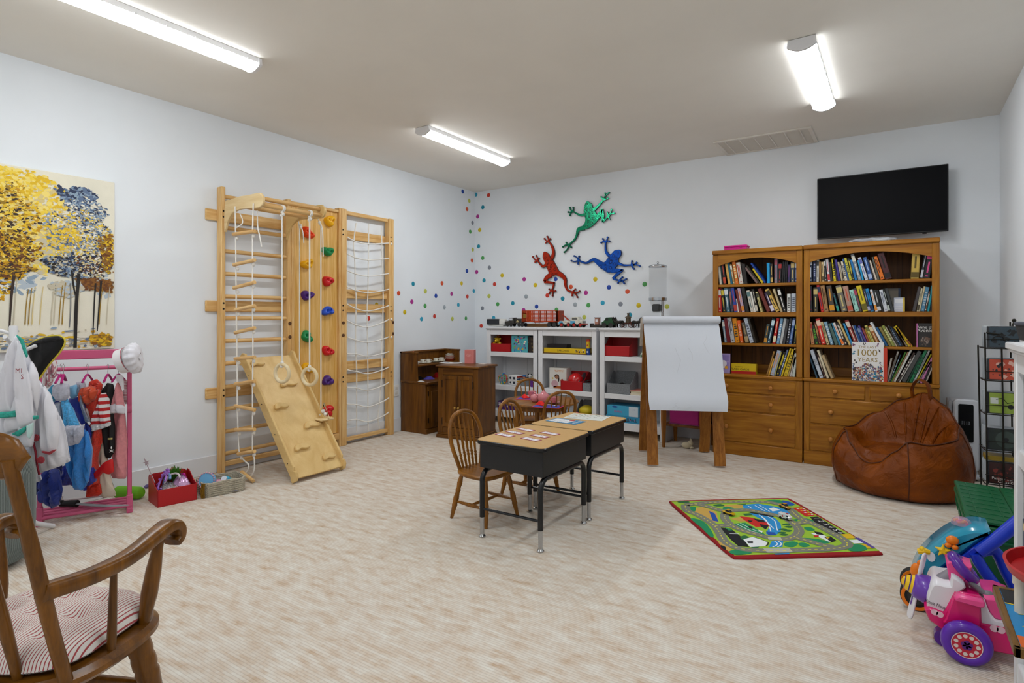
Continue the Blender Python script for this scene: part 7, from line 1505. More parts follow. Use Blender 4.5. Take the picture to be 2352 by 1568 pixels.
cloth('body', CLW, zc1([(250, 385), (300, 430), (370, 570), (430, 700), (468, 925), (400, 960), (272, 1003), (235, 1010), (215, 830), (240, 600)]), d2, t, t=.05, folds=.008, kf=60)
cloth('inner_flap', K('c9cad2', .85), zc1([(150, 830), (225, 820), (262, 1000), (276, 1045), (262, 1062), (190, 1085), (148, 1078)]), d2+.02, t, t=.02, folds=.006, kf=80)
cloth('sleeve', CLW, zc1([(262, 400), (330, 480), (385, 620), (391, 760), (372, 860), (332, 882), (280, 868), (268, 700), (255, 520)]), d2-.045, t, t=.045, folds=.005, kf=70)
cloth('cuff', GING, zc1([(278, 858), (330, 868), (370, 846), (368, 856), (330, 884), (278, 868)]), d2-.07, t, t=.008, sp=2); cloth('collar', GING, zc1([(252, 452), (260, 500), (250, 545), (236, 542), (244, 490)]), d2-.045, t, t=.008, sp=2)
put('piping', mb(at(-t.location)).tube(spline([onD(x/2.904, 740+y/2.904, d2-.052) for x, y in ((222, 800), (236, 860), (246, 940), (262, 1016))], 4), .005, 6), K('8f2434', .8), t)
for x, y in ((238, 770), (272, 918)): p = onD(x/2.904, 740+y/2.904, d2-.062); put('button', mb(axes(p-t.location, _r, (0, 0, 1))).lathe([(.001, -.004), (.018, -.004), (.019, 0), (.017, .004), (.001, .005)], 18), GING, t)
RIB = stripes('6f7a76', '8a9490', 260, 0, .45, .95, soft=.2)
c_ = onD(-42, 1100, 2.80); t = thing('pouf', 'grey green ribbed fabric pouf standing behind the rocking chair at the left edge', 'pouf', (c_.x, c_.y, 0))
put('cover', mb().lathe([(.001, .004), (.115, .004), (.165, .03), (.191, .1), (.199, .2), (.199, .44), (.185, .5), (.15, .53), (.001, .535)], 48), K('747c7a', .95, var=.12, scale=200, bmp=.5, bscale=250), t, sharp=180)
g = mb()
for i in range(130): a = math.pi*2*i/130; g.tube([(r*math.cos(a), r*math.sin(a), z) for r, z in ((.167, .03), (.192, .1), (.2, .2), (.2, .44), (.186, .5))], .0028, 4)
put('cord_rib', g, K('7f8785', .95), t)
# ------------------------------------------------------------------ pink clothes rack
PK = K('c9587f', .38); A_ = V((-4.106, 1.276, 0)); B_ = V((-3.934, 1.698, 0)); u_ = (B_-A_).normalized(); n_ = V((-u_.y, u_.x, 0)); LN = (B_-A_).length
RT = axes(A_, u_, n_); t = thing('clothes_rack', 'pink wooden dress-up clothes rack full of costumes by the left wall', 'clothes rack', T=RT); D_ = .20
for x in (.012, LN-.012):
    put('side_post', mb().box((x, .012, .44), (.024, .026, .86), None, .004), PK, t)
    put('foot', mb().span((x-.016, -.012, 0), (x+.016, D_, .03), .004).box((x, .012, .06), (.032, .034, .1), None, .004), PK, t)
    put('side_brace', mb().prism([(.0, .84), (.026, .84), (.06, .9), (.1, .945), (.12, .945), (.12, 1.0), (.085, 1.0), (.04, .95), (.0, .89)], .02, axes((x+.01, 0, 0), (0, 1, 0), (0, 0, 1), (1, 0, 0)) @ at(0, 0, -.02)), PK, t)
    put('side_disc', mb(axes((x, .0, .64), (0, 1, 0), (0, 0, 1))).lathe([(.001, -.011), (.026, -.011), (.026, .011), (.001, .011)], 18), PK, t)
put('top_board', mb().span((-.0, .1, .945), (LN, .12, 1.0), .004), PK, t); put('hanging_rod', mb().rod((0, .012, .895), (LN, .012, .895), .0115, n=12), PK, t)
for i in range(4): put('base_dowel', mb().rod((.0, .004+i*.06, .045), (LN, .004+i*.06, .045), .0105, n=10), PK, t)
def dr(px): return 3.33+.26*(px-95)/208
MG = K('a8126c', .4)
def hanger(px, py, lab, w_=.11, tilt=0):
    d = dr(px); p = onD(px, 843, d); t = thing('hanger', lab, 'hanger', p, group='magenta hangers on the pink rack'); a = math.atan2(u_.y, u_.x)+math.radians(62+tilt); h = V((math.cos(a), math.sin(a), 0))
    put('hook', mb().tube(spline([(0, 0, -.045), (0, 0, -.02), (.008, 0, -.004), (.012, 0, .008), (.004, 0, .018), (-.008, 0, .014), (-.011, 0, .004)], 4), .0018, 6), CHR, t)
    put('shoulder_bar', mb().tube(spline([V((0, 0, -.085))-h*w_, V((0, 0, -.06))-h*w_*.5, V((0, 0, -.042)), V((0, 0, -.06))+h*w_*.5, V((0, 0, -.085))+h*w_], 4), .007, 7, flat=.6), MG, t)
for i, (x, tl, lab) in enumerate(((131, 0, 'magenta hanger leftmost on the pink rack rod'), (140, 12, 'magenta hanger second from the left on the pink rack rod'), (146, 24, 'magenta hanger of the light blue princess dress'), (201, 5, 'magenta hanger of the orange red dress'), (248, 8, 'magenta hanger of the pirate costume'), (272, -6, 'magenta hanger of the pink dress'))): hanger(x, 843, lab, .06 if i > 2 else .075, tl)
SAT = dict(cyan='3f9bd0', lb='1f77c4', royal='1a2f9a', navy='142a7c', red='c8301a', rust='a83214', pk='d88a92')
sat = lambda k, v=.15: K(SAT[k], .35, var=v, scale=120, sheen=.3, bmp=.2, bscale=60)
TUL = K('c4c6d4', .6, var=.15, scale=90, alpha=.75); SILV = K('8f98a8', .35, .5, var=.4, scale=300)
def garment(name, lab, px, py, cat='dress'): return thing(name, lab, cat, onD(px, py, dr(px)), group=None)
t = garment('costume_dress', 'dark blue dress with a teal sleeve, leftmost on the pink rack', 115, 900)
cloth('skirt', sat('navy'), zd([(150, 1190), (255, 1120), (330, 1060), (385, 1080), (410, 1210), (385, 1310), (340, 1335), (290, 1290), (220, 1225), (150, 1210)]), 3.34, t, t=.04, folds=.012, kf=80); cloth('sleeve', K('2f8fb4', .4, sheen=.3), zd([(345, 520), (310, 560), (320, 620), (355, 640), (365, 560)]), 3.38, t, t=.03); cloth('bodice', sat('navy'), zd([(330, 600), (370, 560), (400, 700), (420, 900), (400, 1080), (330, 1080), (310, 800)]), 3.42, t, t=.04)
t = garment('costume_dress', 'light blue princess dress with a white puff sleeve on the pink rack', 160, 900)
cloth('bodice', sat('cyan', .4), zd([(410, 620), (440, 615), (480, 690), (515, 780), (520, 880), (440, 870), (420, 760)]), 3.36, t, t=.05, folds=.004); cloth('skirt', sat('lb'), zd([(440, 860), (520, 800), (575, 830), (600, 960), (580, 1150), (540, 1215), (480, 1200), (455, 1060), (440, 950)]), 3.38, t, t=.06, folds=.012, kf=90)
cloth('overskirt', TUL, zd([(425, 790), (520, 790), (550, 780), (545, 850), (510, 910), (450, 925), (430, 860)]), 3.33, t, t=.04, folds=.006); cloth('puff_sleeve', TUL, zd([(350, 530), (400, 510), (450, 520), (455, 590), (430, 625), (375, 630), (345, 590)]), 3.35, t, t=.05); cloth('side_panel', SILV, zd([(360, 640), (410, 630), (420, 760), (400, 740), (370, 690)]), 3.37, t, t=.03)
t = garment('costume_dress', 'royal blue sequined dress with silver trim behind the light blue one', 185, 890)
cloth('bodice', sat('royal'), zd([(450, 610), (520, 600), (560, 660), (575, 760), (540, 790), (490, 720)]), 3.45, t, t=.04); cloth('skirt', sat('royal', .5), zd([(560, 760), (600, 820), (610, 1000), (630, 1150), (560, 1220), (460, 1180), (390, 1180), (370, 1070), (450, 1040), (560, 900)]), 3.46, t, t=.05, folds=.012, kf=80)
cloth('silver_trim', SILV, zd([(515, 520), (530, 600), (560, 700), (585, 760), (560, 770), (530, 680), (500, 560)]), 3.41, t, t=.012, sp=2); cloth('sleeve', K('6fa8cc', .4, sheen=.3), zd([(460, 530), (500, 520), (515, 590), (470, 620), (455, 580)]), 3.42, t, t=.03); cloth('tulle_collar', TUL, zd([(500, 505), (550, 500), (560, 540), (530, 580), (505, 560)]), 3.47, t, t=.03)
t = garment('costume_dress', 'orange red ruffled dress with a puff sleeve on the pink rack', 210, 880)
RD = sat('red', .3); cloth('bodice', RD, zd([(540, 560), (600, 520), (660, 560), (650, 700), (600, 780), (560, 720)]), 3.48, t, t=.05); cloth('skirt', RD, zd([(600, 760), (660, 740), (665, 900), (640, 1000), (655, 1180), (650, 1250), (570, 1260), (590, 1100), (580, 1010), (610, 930)]), 3.49, t, t=.05, folds=.012, kf=110)
cloth('puff_sleeve', K('c23f14', .35, sheen=.3), zd([(520, 590), (545, 540), (600, 530), (640, 560), (620, 620), (570, 655), (525, 630)]), 3.44, t, t=.06, folds=.006, kf=120); cloth('ruffle_collar', RD, zd([(590, 500), (630, 485), (670, 520), (665, 560), (620, 560), (585, 535)]), 3.5, t, t=.03, folds=.008, kf=150); cloth('sequin_hem', K('b8260f', .3, .3, var=.5, scale=300), zd([(570, 1180), (655, 1170), (665, 1240), (560, 1262)]), 3.46, t, t=.02, sp=2)
cloth('white_cuff', K('d8d4d4', .7), zd([(550, 660), (575, 690), (590, 765), (565, 760), (550, 710)]), 3.45, t, t=.02, sp=2)
t = garment('pirate_costume', 'pirate costume with a red and white striped sleeve and black waistcoat on the pink rack', 240, 880, 'costume')
cloth('trousers', K('cdbfae', .85), zd([(640, 880), (690, 860), (700, 1000), (720, 1120), (760, 1250), (670, 1265), (660, 1100)]), 3.53, t, t=.05, folds=.006, kf=70); cloth('waistcoat', K('101012', .7), zd([(665, 560), (700, 510), (740, 520), (755, 600), (735, 700), (750, 800), (745, 960), (720, 1005), (690, 1000), (670, 850)]), 3.52, t, t=.05, folds=.004)
zst = K('d9d6d6', .8); cloth('striped_sleeve', stripes('b3191c', 'dcd8d8', 25.5, 2, .5, .8), zd([(660, 580), (690, 575), (715, 620), (722, 780), (660, 805), (600, 822), (610, 740), (640, 640)]), 3.47, t, t=.045, folds=.004, kf=80)
cloth('sleeve_ruffle', zst, zd([(596, 800), (640, 790), (720, 765), (722, 790), (660, 812), (605, 828)]), 3.45, t, t=.012, folds=.004, kf=140, sp=2); cloth('sash', K('c01414', .5), zd([(605, 1110), (680, 1030), (735, 1005), (745, 1090), (715, 1110), (700, 1060), (640, 1135), (620, 1140)]), 3.46, t, t=.03, sp=2)
g = mb(at(-t.location)); p = onD(729/2.85, 700+935/2.85, 3.466)
g.ball(p, (.007, .004, .008), 8).rod(p-V((0, 0, .012))-_r*.012, p-V((0, 0, .026))+_r*.012, .002, n=6).rod(p-V((0, 0, .012))+_r*.012, p-V((0, 0, .026))-_r*.012, .002, n=6); put('skull_badge', g, K('e2e0dc', .6), t); cloth('gold_buckle', K('c8b46a', .4, .4), zd([(705, 872), (732, 870), (732, 882), (705, 882)]), 3.465, t, t=.004, sp=0)
t = garment('costume_dress', 'pink dress with a white collar and cuffs, rightmost on the pink rack', 275, 880)
PKD = K('d4868c', .6, var=.1, scale=60, sheen=.2); cloth('skirt', PKD, zd([(750, 700), (815, 700), (832, 900), (825, 1138), (728, 1135), (745, 960), (752, 820)]), 3.57, t, t=.05, folds=.008, kf=90); cloth('sleeve', PKD, zd([(770, 500), (800, 570), (815, 680), (780, 690), (725, 670), (745, 600)]), 3.52, t, t=.05, folds=.004); cloth('cuff', K('d6d2da', .8), zd([(722, 655), (770, 640), (818, 668), (816, 712), (760, 708), (708, 712)]), 3.5, t, t=.03, folds=.003, sp=2)
cloth('collar', K('dcd8de', .8), zd([(758, 460), (790, 455), (805, 480), (810, 560), (790, 520), (765, 500)]), 3.52, t, t=.02, sp=2); cloth('striped_sleeve', stripes('b8707c', 'e0d4d6', 110, 2, .45, .8), zd([(815, 480), (840, 520), (848, 640), (820, 650), (805, 580)]), 3.6, t, t=.03)
t = thing('bonnet', 'pink and white striped ruffled bonnet hanging behind the black hat', 'hat', onD(115, 855, 3.26)); cloth('ruffle', stripes('c0808c', 'e2d8d8', 120, 0, .5, .8), zc1([(290, 360), (330, 290), (372, 250), (380, 300), (362, 370), (330, 430), (305, 440)]), 3.26, t, t=.03, folds=.006, kf=160)
t = thing('pirate_hat', 'black felt tricorn hat with yellow trim hanging on the coat rack', 'hat', onD(110, 815, 3.12)); FB = K('121214', .95, sheen=.2)
ho = zc1([(175, 165), (230, 125), (300, 100), (380, 88), (425, 105), (432, 140), (400, 200), (330, 280), (262, 378), (235, 330), (205, 260)])
cloth('brim', FB, ho, 3.12, t, t=.06); put('trim', mb(at(-t.location)).tube(spline([onD(x, y, 3.115) for x, y in ho[:9]], 4), .0045, 6), K('d6c23c', .5), t)
cloth('upper_brim', FB, zc1([(182, 160), (250, 140), (330, 135), (410, 110), (390, 92), (300, 100), (220, 132)]), 3.10, t, t=.03)
t = thing('chef_hat', 'white puffy chef hat perched on the right end of the pink rack', 'hat', onD(292, 826, 3.50)); ax = (_r*.92+V((0, 0, .28))+_f*.12).normalized(); ay = ax.orthogonal().normalized(); T = axes(V((0, 0, 0)), ay, ax.cross(ay), ax)
put('band', mb(T).lathe([(.07, -.042), (.072, -.042), (.074, .004), (.072, .004)], 30), K('e2e0e2', .85), t)
def puff(u, v):
    r = interp([(0, .072), (.25, .086), (.5, .088), (.75, .068), (1, .02)], v)*(1+.07*math.sin(13*6.283*u)*math.sin(math.pi*v)+.05*math.sin(3*6.283*u+1)); return (r*math.cos(6.283*u), r*math.sin(6.283*u), interp([(0, .004), (.25, .022), (.5, .05), (.75, .07), (1, .074)], v)+.012*math.sin(6.283*u))
put('crown', mb(T).grid(puff, 60, 14, wrap=True).disc((0, 0), .021, 12, z=.074), CLW, t, sharp=180)
put('red_stitch', mb(T).tube([(.0745*math.cos(a), .0745*math.sin(a), .004) for a in [i*.21 for i in range(30)]], .0016, 5, closed=True), K('b8485a', .7), t)
# swords and cane on the rack base, lime cushion, slipper
p0, p1 = onZ(142, 1160, .065), onZ(291, 1163, .065)
t = thing('toy_sword', 'grey plastic toy cutlass with a black hilt lying on the pink rack base', 'toy sword', p0); L = at(-p0)
P = spline([lerp(p0, p1, .22)+V((0, 0, .012)), lerp(p0, p1, .45)+V((-.0, -.008, .008)), lerp(p0, p1, .75)+V((0, -.01, .006)), p1+V((0, .01, .006))], 6); put('blade', mb(L).tube(P, [.006+.012*math.sin(math.pi*(.25+.62*i/(len(P)-1))) for i in range(len(P))], 8, flat=.25), K('8f9498', .4, .2), t)
put('hilt', mb(L).tube([p0+V((0, 0, .008)), lerp(p0, p1, .12)+V((0, 0, .012)), lerp(p0, p1, .24)+V((0, 0, .012))], [.016, .019, .022], 10).ball(p0+V((0, 0, .012)), .02, 10), K('121214', .6), t)
p0, p1 = onZ(152, 1148, .075), onZ(266, 1134, .075); o = put('toy_hook', mb().tube(spline([p0+V((0, -.02, .03)), p0+V((.0, -.02, .006)), lerp(p0, p1, .2), lerp(p0, p1, .6), p1], 5), .0075, 8), K('d8d4d2', .4)); tag(o, 'white plastic hook stick lying across the pink rack base', 'toy')
c_ = onZ(296, 1131, .04); o = put('foam_cushion', mb().tube([(-.085, -.04, .042), (-.07, -.034, .042), (.07, .034, .042), (.085, .04, .042)], [.03, .04, .04, .03], 18), K('6fb81a', .6), loc=(c_.x, c_.y, 0), sharp=60); tag(o, 'lime green rounded foam cushion on the carpet behind the pink rack post', 'cushion')
c_ = onZ(339, 1119); t = thing('slipper', 'purple sequined child slipper on the carpet left of the red bin', 'slipper', (c_.x, c_.y, 0), 50); put('shoe', mb().ball((0, 0, .017), (.022, .05, .017), 14), K('5a4a80', .5, var=.4, scale=200), t); put('opening', mb().ball((0, .015, .028), (.014, .022, .008), 10), K('2c2440', .8), t)
# ================================================================== bins of dressing up things
p, q = onZ(362, 1166), onZ(453, 1147); ax = (q-p).normalized(); BT = axes((p+q)/2, ax, V((-ax.y, ax.x, 0))); bw = (q-p).length
bin_('storage_bin', 'red plastic bin of dressing-up jewellery on the carpet by the pink rack', None, bw, .2, .105, .175, REDP, T=BT, grp='red plastic bins')
def inb(x, y, z): return BT @ V((x*bw, y, z))
def ringband(name, lab, c, r, tilt, m, wr=.004, tooth=0, cat='headband'):
    t = thing(name, lab, cat, T=at(c) @ tilt); put('band', mb().tube([(r*math.cos(a), r*math.sin(a), 0) for a in [.5+i*.21 for i in range(26)]], wr, 8), m, t)
    if tooth:
        g = mb()
        for i in range(9):
            a = 1.35+i*.4; x = r*1.15*math.cos(a); y = r*1.15*math.sin(a); 
            for k in range(2): g.tube([((r+k*.022)*math.cos(a+b_), (r+k*.022)*math.sin(a+b_), 0) for b_ in (-.15, 0, .15)], .0035, 5); g.ball(((r+.012+k*.02)*math.cos(a), (r+.012+k*.02)*math.sin(a), 0), .008, 7)
        put('filigree', g, m, t)
    return t
ringband('tiara', 'lilac filigree tiara sticking up at the left of the red bin', inb(-.28, .09, .135), .05, rot(65, 10, -20), K('a06ac8', .4), .006, 1, 'tiara')
ringband('headband', 'white satin headband leaning in the middle of the red bin', inb(-.05, .07, .13), .055, rot(60, -5, 20), K('d8ccd0', .4), .006); ringband('headband', 'plum coloured headband behind the white one in the red bin', inb(.1, .13, .12), .05, rot(50, 0, 40), K('7a2f5a', .4), .005); ringband('headband', 'pale blue headband at the back of the red bin', inb(-.12, .13, .125), .045, rot(70, 0, -10), K('7fa8d8', .4), .008)
o = put('foil_pouch', lump(.06, .055, .05, 3), K('c09ac0', .25, .5, var=.25, scale=30, bmp=.5, bscale=40), R=at(inb(.2, .085, .1)), sharp=180); tag(o, 'crumpled shiny pink foil pouch at the right of the red bin', 'pouch')
o = put('sequin_cloth', lump(.07, .05, .03, 4), K('a8a4a8', .25, .8, var=.6, scale=200), R=at(inb(-.12, .085, .092)), sharp=180); tag(o, 'silver sequinned cloth along the front of the red bin', 'cloth')
o = put('bead_heap', lump(.1, .07, .02, 6), K('6a3a58', .5, var=.6, scale=90), R=at(inb(0, .11, .085)), sharp=180); tag(o, 'heap of dark plum beads and trinkets in the red bin', 'beads')
c_ = inb(.12, .17, .10); t = thing('flower_bunch', 'bunch of green artificial leaves with pink buds at the back of the red bin', 'artificial flowers', c_); g = mb(); rr = random.Random(6)
for i in range(170):
    a, e, r = rr.random()*6.28, rr.uniform(.1, 1.5), rr.uniform(.03, .062); p = V((r*math.cos(a)*math.sin(e)*1.3, r*math.sin(a)*math.sin(e), .015+r*math.cos(e)*1.05)); q = p*1.28+V((0, 0, .008)); g.tube([p*.7, p, q], [.002, .0045, .0006], 4, flat=.35)
put('leaves', g, K('3f7a1c', .55, var=.4, scale=120), t); put('stem', mb().tube([(0, 0, -.05), (0, 0, .03)], .012, 8), K('3a5a1c', .6), t)
for x, y, z in ((-.055, -.03, .055), (.0, -.045, .052), (-.02, -.0, .085)): put('bud', mb().ball((x, y, z), (.012, .012, .013), 10), K('d88a88', .6), t)
t = thing('hair_flower', 'magenta fabric flower on the right of the red bin', 'hair flower', inb(.3, .1, .14)); g = mb()
for i in range(6): a = i*1.047; g.ball((.017*math.cos(a), -.004, .017*math.sin(a)), (.013, .006, .013), 8)
put('petals', g, K('b81a86', .6), t); put('centre', mb().ball((0, -.01, 0), .007, 8), K('d8b090', .6), t)
a, b_ = onD(354, 1090, 3.72), onD(331, 1052, 3.74); t = thing('toy_wand', 'thin silver star wand leaning out of the red bin', 'wand', a); put('rod', mb().tube([a-a-V((-.012, 0, .05)), b_-a], .0025, 6), K('b8a8b0', .3, .5), t)
put('star', mb().prism([((.022 if i % 2 else .009)*math.cos(i*.628), (.022 if i % 2 else .009)*math.sin(i*.628)) for i in range(10)], .004, axes(lerp(a, b_, .75)-a, _r, (0, 0, 1))), K('d8d0d8', .3, .4), t)
p, q = onZ(471, 1144), onZ(563, 1126); ax = (q-p).normalized(); WT_ = axes((p+q)/2, ax, V((-ax.y, ax.x, 0))); ww = (q-p).length; WK = K('b3ab98', .75, var=.2, scale=90)
t = thing('wicker_basket', 'long white wicker basket right of the red bin', 'basket', T=WT_); dd = .19; g = mb(); n = 64
def wk(h, k): 
    e = .006*h/.09; P = [(x, y) for x, y in rrect(-ww/2-e, -e, ww/2+e, dd+e, .035, 6)]; P = spline([V((x, y, 0)) for x, y in P], 3, True); return [V((p.x, p.y, h)) for p in P]
for i in range(12):
    P = wk(.006+i*.0068, 0); c0 = V((0, dd/2, .006+i*.0068)); g.tube([c0+(p-c0)*(1+.016*(1 if (j//2+i) % 2 else -1)) for j, p in enumerate(P)], .0036, 5, closed=True)
put('woven_side', g, WK, t); g = mb()
for i, p in enumerate(wk(0, 0)[::2]): g.rod((p.x, p.y, .003), (p.x*1.03, (p.y-dd/2)*1.05+dd/2, .088), .0026, n=5)
put('stake', g, WK, t); g = mb()
for k in (0, math.pi): g.tube([p+V((0, 0, .006*math.sin(j*1.2+k))) for j, p in enumerate(wk(.09, 0))], .005, 6, closed=True)
put('braided_rim', g, WK, t); put('base', mb(at(0, 0, .002)).prism(rrect(-ww/2, 0, ww/2, dd, .035), .005), WK, t)
def inw(x, y, z): return WT_ @ V((x*ww, y, z))
t = thing('jewelled_tiara', 'pale blue and pink jewelled toy crown leaning at the left of the wicker basket', 'crown', T=at(inw(-.38, .06, .10)) @ rot(75, 0, 40))
put('band', mb().lathe([(.048, -.022), (.05, -.022), (.05, .02), (.048, .02)], 28), K('6fb0dc', .35), t); put('lining', mb().lathe([(.0475, .02), (.047, -.02)], 28, cap=False).disc((0, 0), .047, 24, z=-.018), K('1f8fd0', .4), t); g = mb()
for i in range(20): a = i*.314; g.ball((.051*math.cos(a), .051*math.sin(a), .022), .006, 7)
put('beading', g, K('d8a0b0', .4), t)
o = put('tulle_bow', lump(.05, .05, .03, 5), K('dca0b4', .7), R=at(inw(-.12, .06, .06)), sharp=180); tag(o, 'pink tulle bow in the wicker basket beside the crown', 'bow')
t = thing('toy_bottle', 'aqua toy bottle with a white cap in the wicker basket', 'bottle', T=at(inw(.12, .07, .075)) @ rot(60, 0, 25)); put('body', mb().lathe([(.001, -.03), (.024, -.03), (.026, -.02), (.026, .02), (.02, .028)], 20), K('2f9cc0', .35), t); put('cap', mb().lathe([(.019, .026), (.019, .042), (.001, .044)], 20), K('dfe6ee', .35), t)
o = put('tulle_cloth', lump(.07, .06, .025, 4), K('b8d0d8', .7), R=at(inw(.05, .07, .03)), sharp=180); tag(o, 'crumpled pale blue tulle under the aqua bottle', 'cloth'); o = put('cloth', lump(.11, .07, .015, 4), K('8a8690', .8), R=at(inw(.1, .095, .012)), sharp=180); tag(o, 'grey cloth spread on the bottom of the wicker basket', 'cloth')
g = mb(at(inw(-.5, -.002, 0))); rr = random.Random(1)
for i in range(30): x, y = rr.uniform(-.012, .006), rr.uniform(-.02, .0); g.tube([(x, y, .095), (x+rr.uniform(-.008, .008), y-.006, .05), (x+rr.uniform(-.01, .01), y-.004, .004)], .0014, 4)
o = put('tinsel', g, K('8f6a1c', .35, .7)); tag(o, 'gold tinsel strand hanging over the left corner of the wicker basket', 'tinsel')
for (px, py), lab, r in (((478, 1093), 'magenta plastic toy goblet behind the wicker basket', .032),):
    c_ = onD(px, py-4, 4.05); t = thing('toy_goblet', lab, 'goblet', (c_.x, c_.y, 0)); put('cup', mb().lathe([(.001, .045), (.03, .05), (.036, .085), (.034, .112), (.03, .112), (.026, .06), (.001, .055)], 20), MG, t, sharp=60); put('foot', mb().lathe([(.03, 0), (.028, .006), (.008, .012), (.008, .045)], 20), MG, t)
# ================================================================== heater and power strip
HW = K('d4d8de', .35); HX0, HX1, HY = .305, .487, 5.46
t = thing('oil_heater', 'white oil filled heater with a black control panel behind the bean bag', 'heater', ((HX0+HX1)/2, HY, 0)); wd = HX1-HX0
put('front_cover', mb(axes((0, 0, 0), (1, 0, 0), (0, 0, 1))).prism(rrect(-wd/2+.03, .06, wd/2, .588, .03), .06, at(0, 0, -.06), b=.008), HW, t)
for i in range(6): put('fin', mb().box((-.01, .09+i*.032, .33), (wd*.9, .014, .48), None, .005), HW, t)
g = mb()
for i in range(8): g.box((-wd/2+.012, .03+i*.03, .5), (.02, .012, .14), None, .002)
put('side_grille', g, K('b4b8bf', .4), t)
F = axes((.012, -.0005, 0), (1, 0, 0), (0, 0, 1)); put('control_panel', mb(F).prism(rrect(-.045, .275, .045, .555, .012), .004), K('0d0e11', .15), t)
g = mb(F)
for i in range(4):
    for x in (-.024, -.018, .014, .02): g.quad(x, .405+i*.007, x+.0025, .4075+i*.007, .0045)
g.quad(-.008, .402, -.006, .43, .0045).quad(.004, .402, .006, .43, .0045); put('display_mark', g, K('c8d0d8', .4), t)
put('lettering', mb(F).text("DeLonghi", at(0, .292, .0045), .009), K('6a7078', .4), t); g = mb(F)
for i in range(11): g.quad(-.04+i*.0075, .205, -.0365+i*.0075, .245, .001)
put('vent_slot', g, K('7f858d', .5), t); put('lower_cover', mb(F).prism(rrect(-.06, .05, .05, .19, .015), .012), HW, t)
put('caster_base', mb().box((0, .1, .03), (wd, .3, .03), None, .008), HW, t); g = mb()
for x in (-.07, .07):
    for y in (0, .2): g.lathe([(.001, -.01), (.018, -.01), (.018, .01), (.001, .01)], 14, 0, axes((x, y, .018), (0, 1, 0), (0, 0, 1)))
put('caster', g, K('2a2c30', .5), t); put('rating_plate', mb(F).tube([(.0, .075, .0125), (.03, .075, .0125), (.03, .12, .0125), (.01, .12, .0125), (.01, .1, .0125)], .0016, 4), K('7a828c', .5), t)
c_ = V((.56, 5.0, 0)); t = thing('power_strip', 'white power strip with a plug on the carpet beside the heater', 'power strip', c_, 80); put('case', mb().box((0, 0, .02), (.26, .055, .04), None, .006), HW, t); put('plug', mb().box((-.05, 0, .058), (.04, .035, .036), None, .005), K('e4e6e8', .4), t)
put('cord', mb().tube(spline([(-.05, 0, .075), (-.02, .02, .12), (.05, .06, .1), (.1, .1, .02), (.15, .12, .006)], 5), .0035, 6), K('141416', .5), t)
# ================================================================== wire rack of compact discs
RKM = K('26241f', .45, .6); RX0, RX1, RYF, RYB = .435, .585, 4.36, 4.53
t = thing('disc_rack', 'tall dark wire rack of compact discs beside the right wall', 'disc rack', ((RX0+RX1)/2, RYF, 0)); L = at(-(RX0+RX1)/2, -RYF, 0)
for x in (RX0, (RX0+RX1)/2, RX1): put('upright', mb(L).tube([(x-.01, RYF-.0, .004), (x-.014, RYF+.0, .6), (x-.02, RYF+.02, 1.11)], .0045, 7), RKM, t)
for x in (RX0, RX1): put('rear_upright', mb(L).tube([(x-.02, RYB, .004), (x-.03, RYB, .6), (x-.038, RYB, 1.17 if x > RX0 else 1.03)], .0045, 7), RKM, t)
put('foot_ring', mb(L).tube([(RX0-.02, RYF, .006), (RX1+.01, RYF, .006), (RX1+.01, RYB+.02, .006), (RX0-.02, RYB+.02, .006)], .005, 7, closed=True), RKM, t)
ROWS = [1.022, .835, .64, .43, .235]
for z in ROWS:
    put('shelf_wire', mb(L).tube([(RX0-.02, RYF-.004, z-.004), (RX1-.01, RYF-.004, z-.004), (RX1-.02, RYB, z-.004), (RX0-.03, RYB, z-.004)], .0036, 6, closed=True).rod((RX0-.02, RYF+.08, z-.004), (RX1-.01, RYF+.08, z-.004), .003, n=6), RKM, t)
    put('front_wire', mb(L).rod((RX0-.02, RYF-.004, z+.05), (RX1-.01, RYF-.004, z+.05), .0025, n=6), RKM, t)
put('top_arch', mb(L).tube(spline([(RX0-.015, RYF, 1.11), (RX0+.06, RYF+.02, 1.1), (RX1-.04, RYF+.1, 1.14), (RX1-.02, RYB, 1.175)], 5), .005, 7).ball((RX1-.02, RYB, 1.18), .011, 10).tube([(RX0+.04+.03*math.cos(a), RYF-.003, 1.06+.03*math.sin(a)) for a in [i*.2618 for i in range(13)]], .0025, 5), RKM, t)
CDC = ['2c3440', '1a1c22', '8a8f98', '6a5a5c', 'b8bcc4']; fronts = [('2f3f4a', '15171a'), ('b8482f', '22242a'), ('8aa03a', 'c8ccc4'), ('1c2620', '3a4640'), ('3a1c18', '1a1414')]
rname = ['top', 'second', 'third', 'fourth', 'bottom']; cname = ['front', 'second', 'third', 'fourth', 'rear']
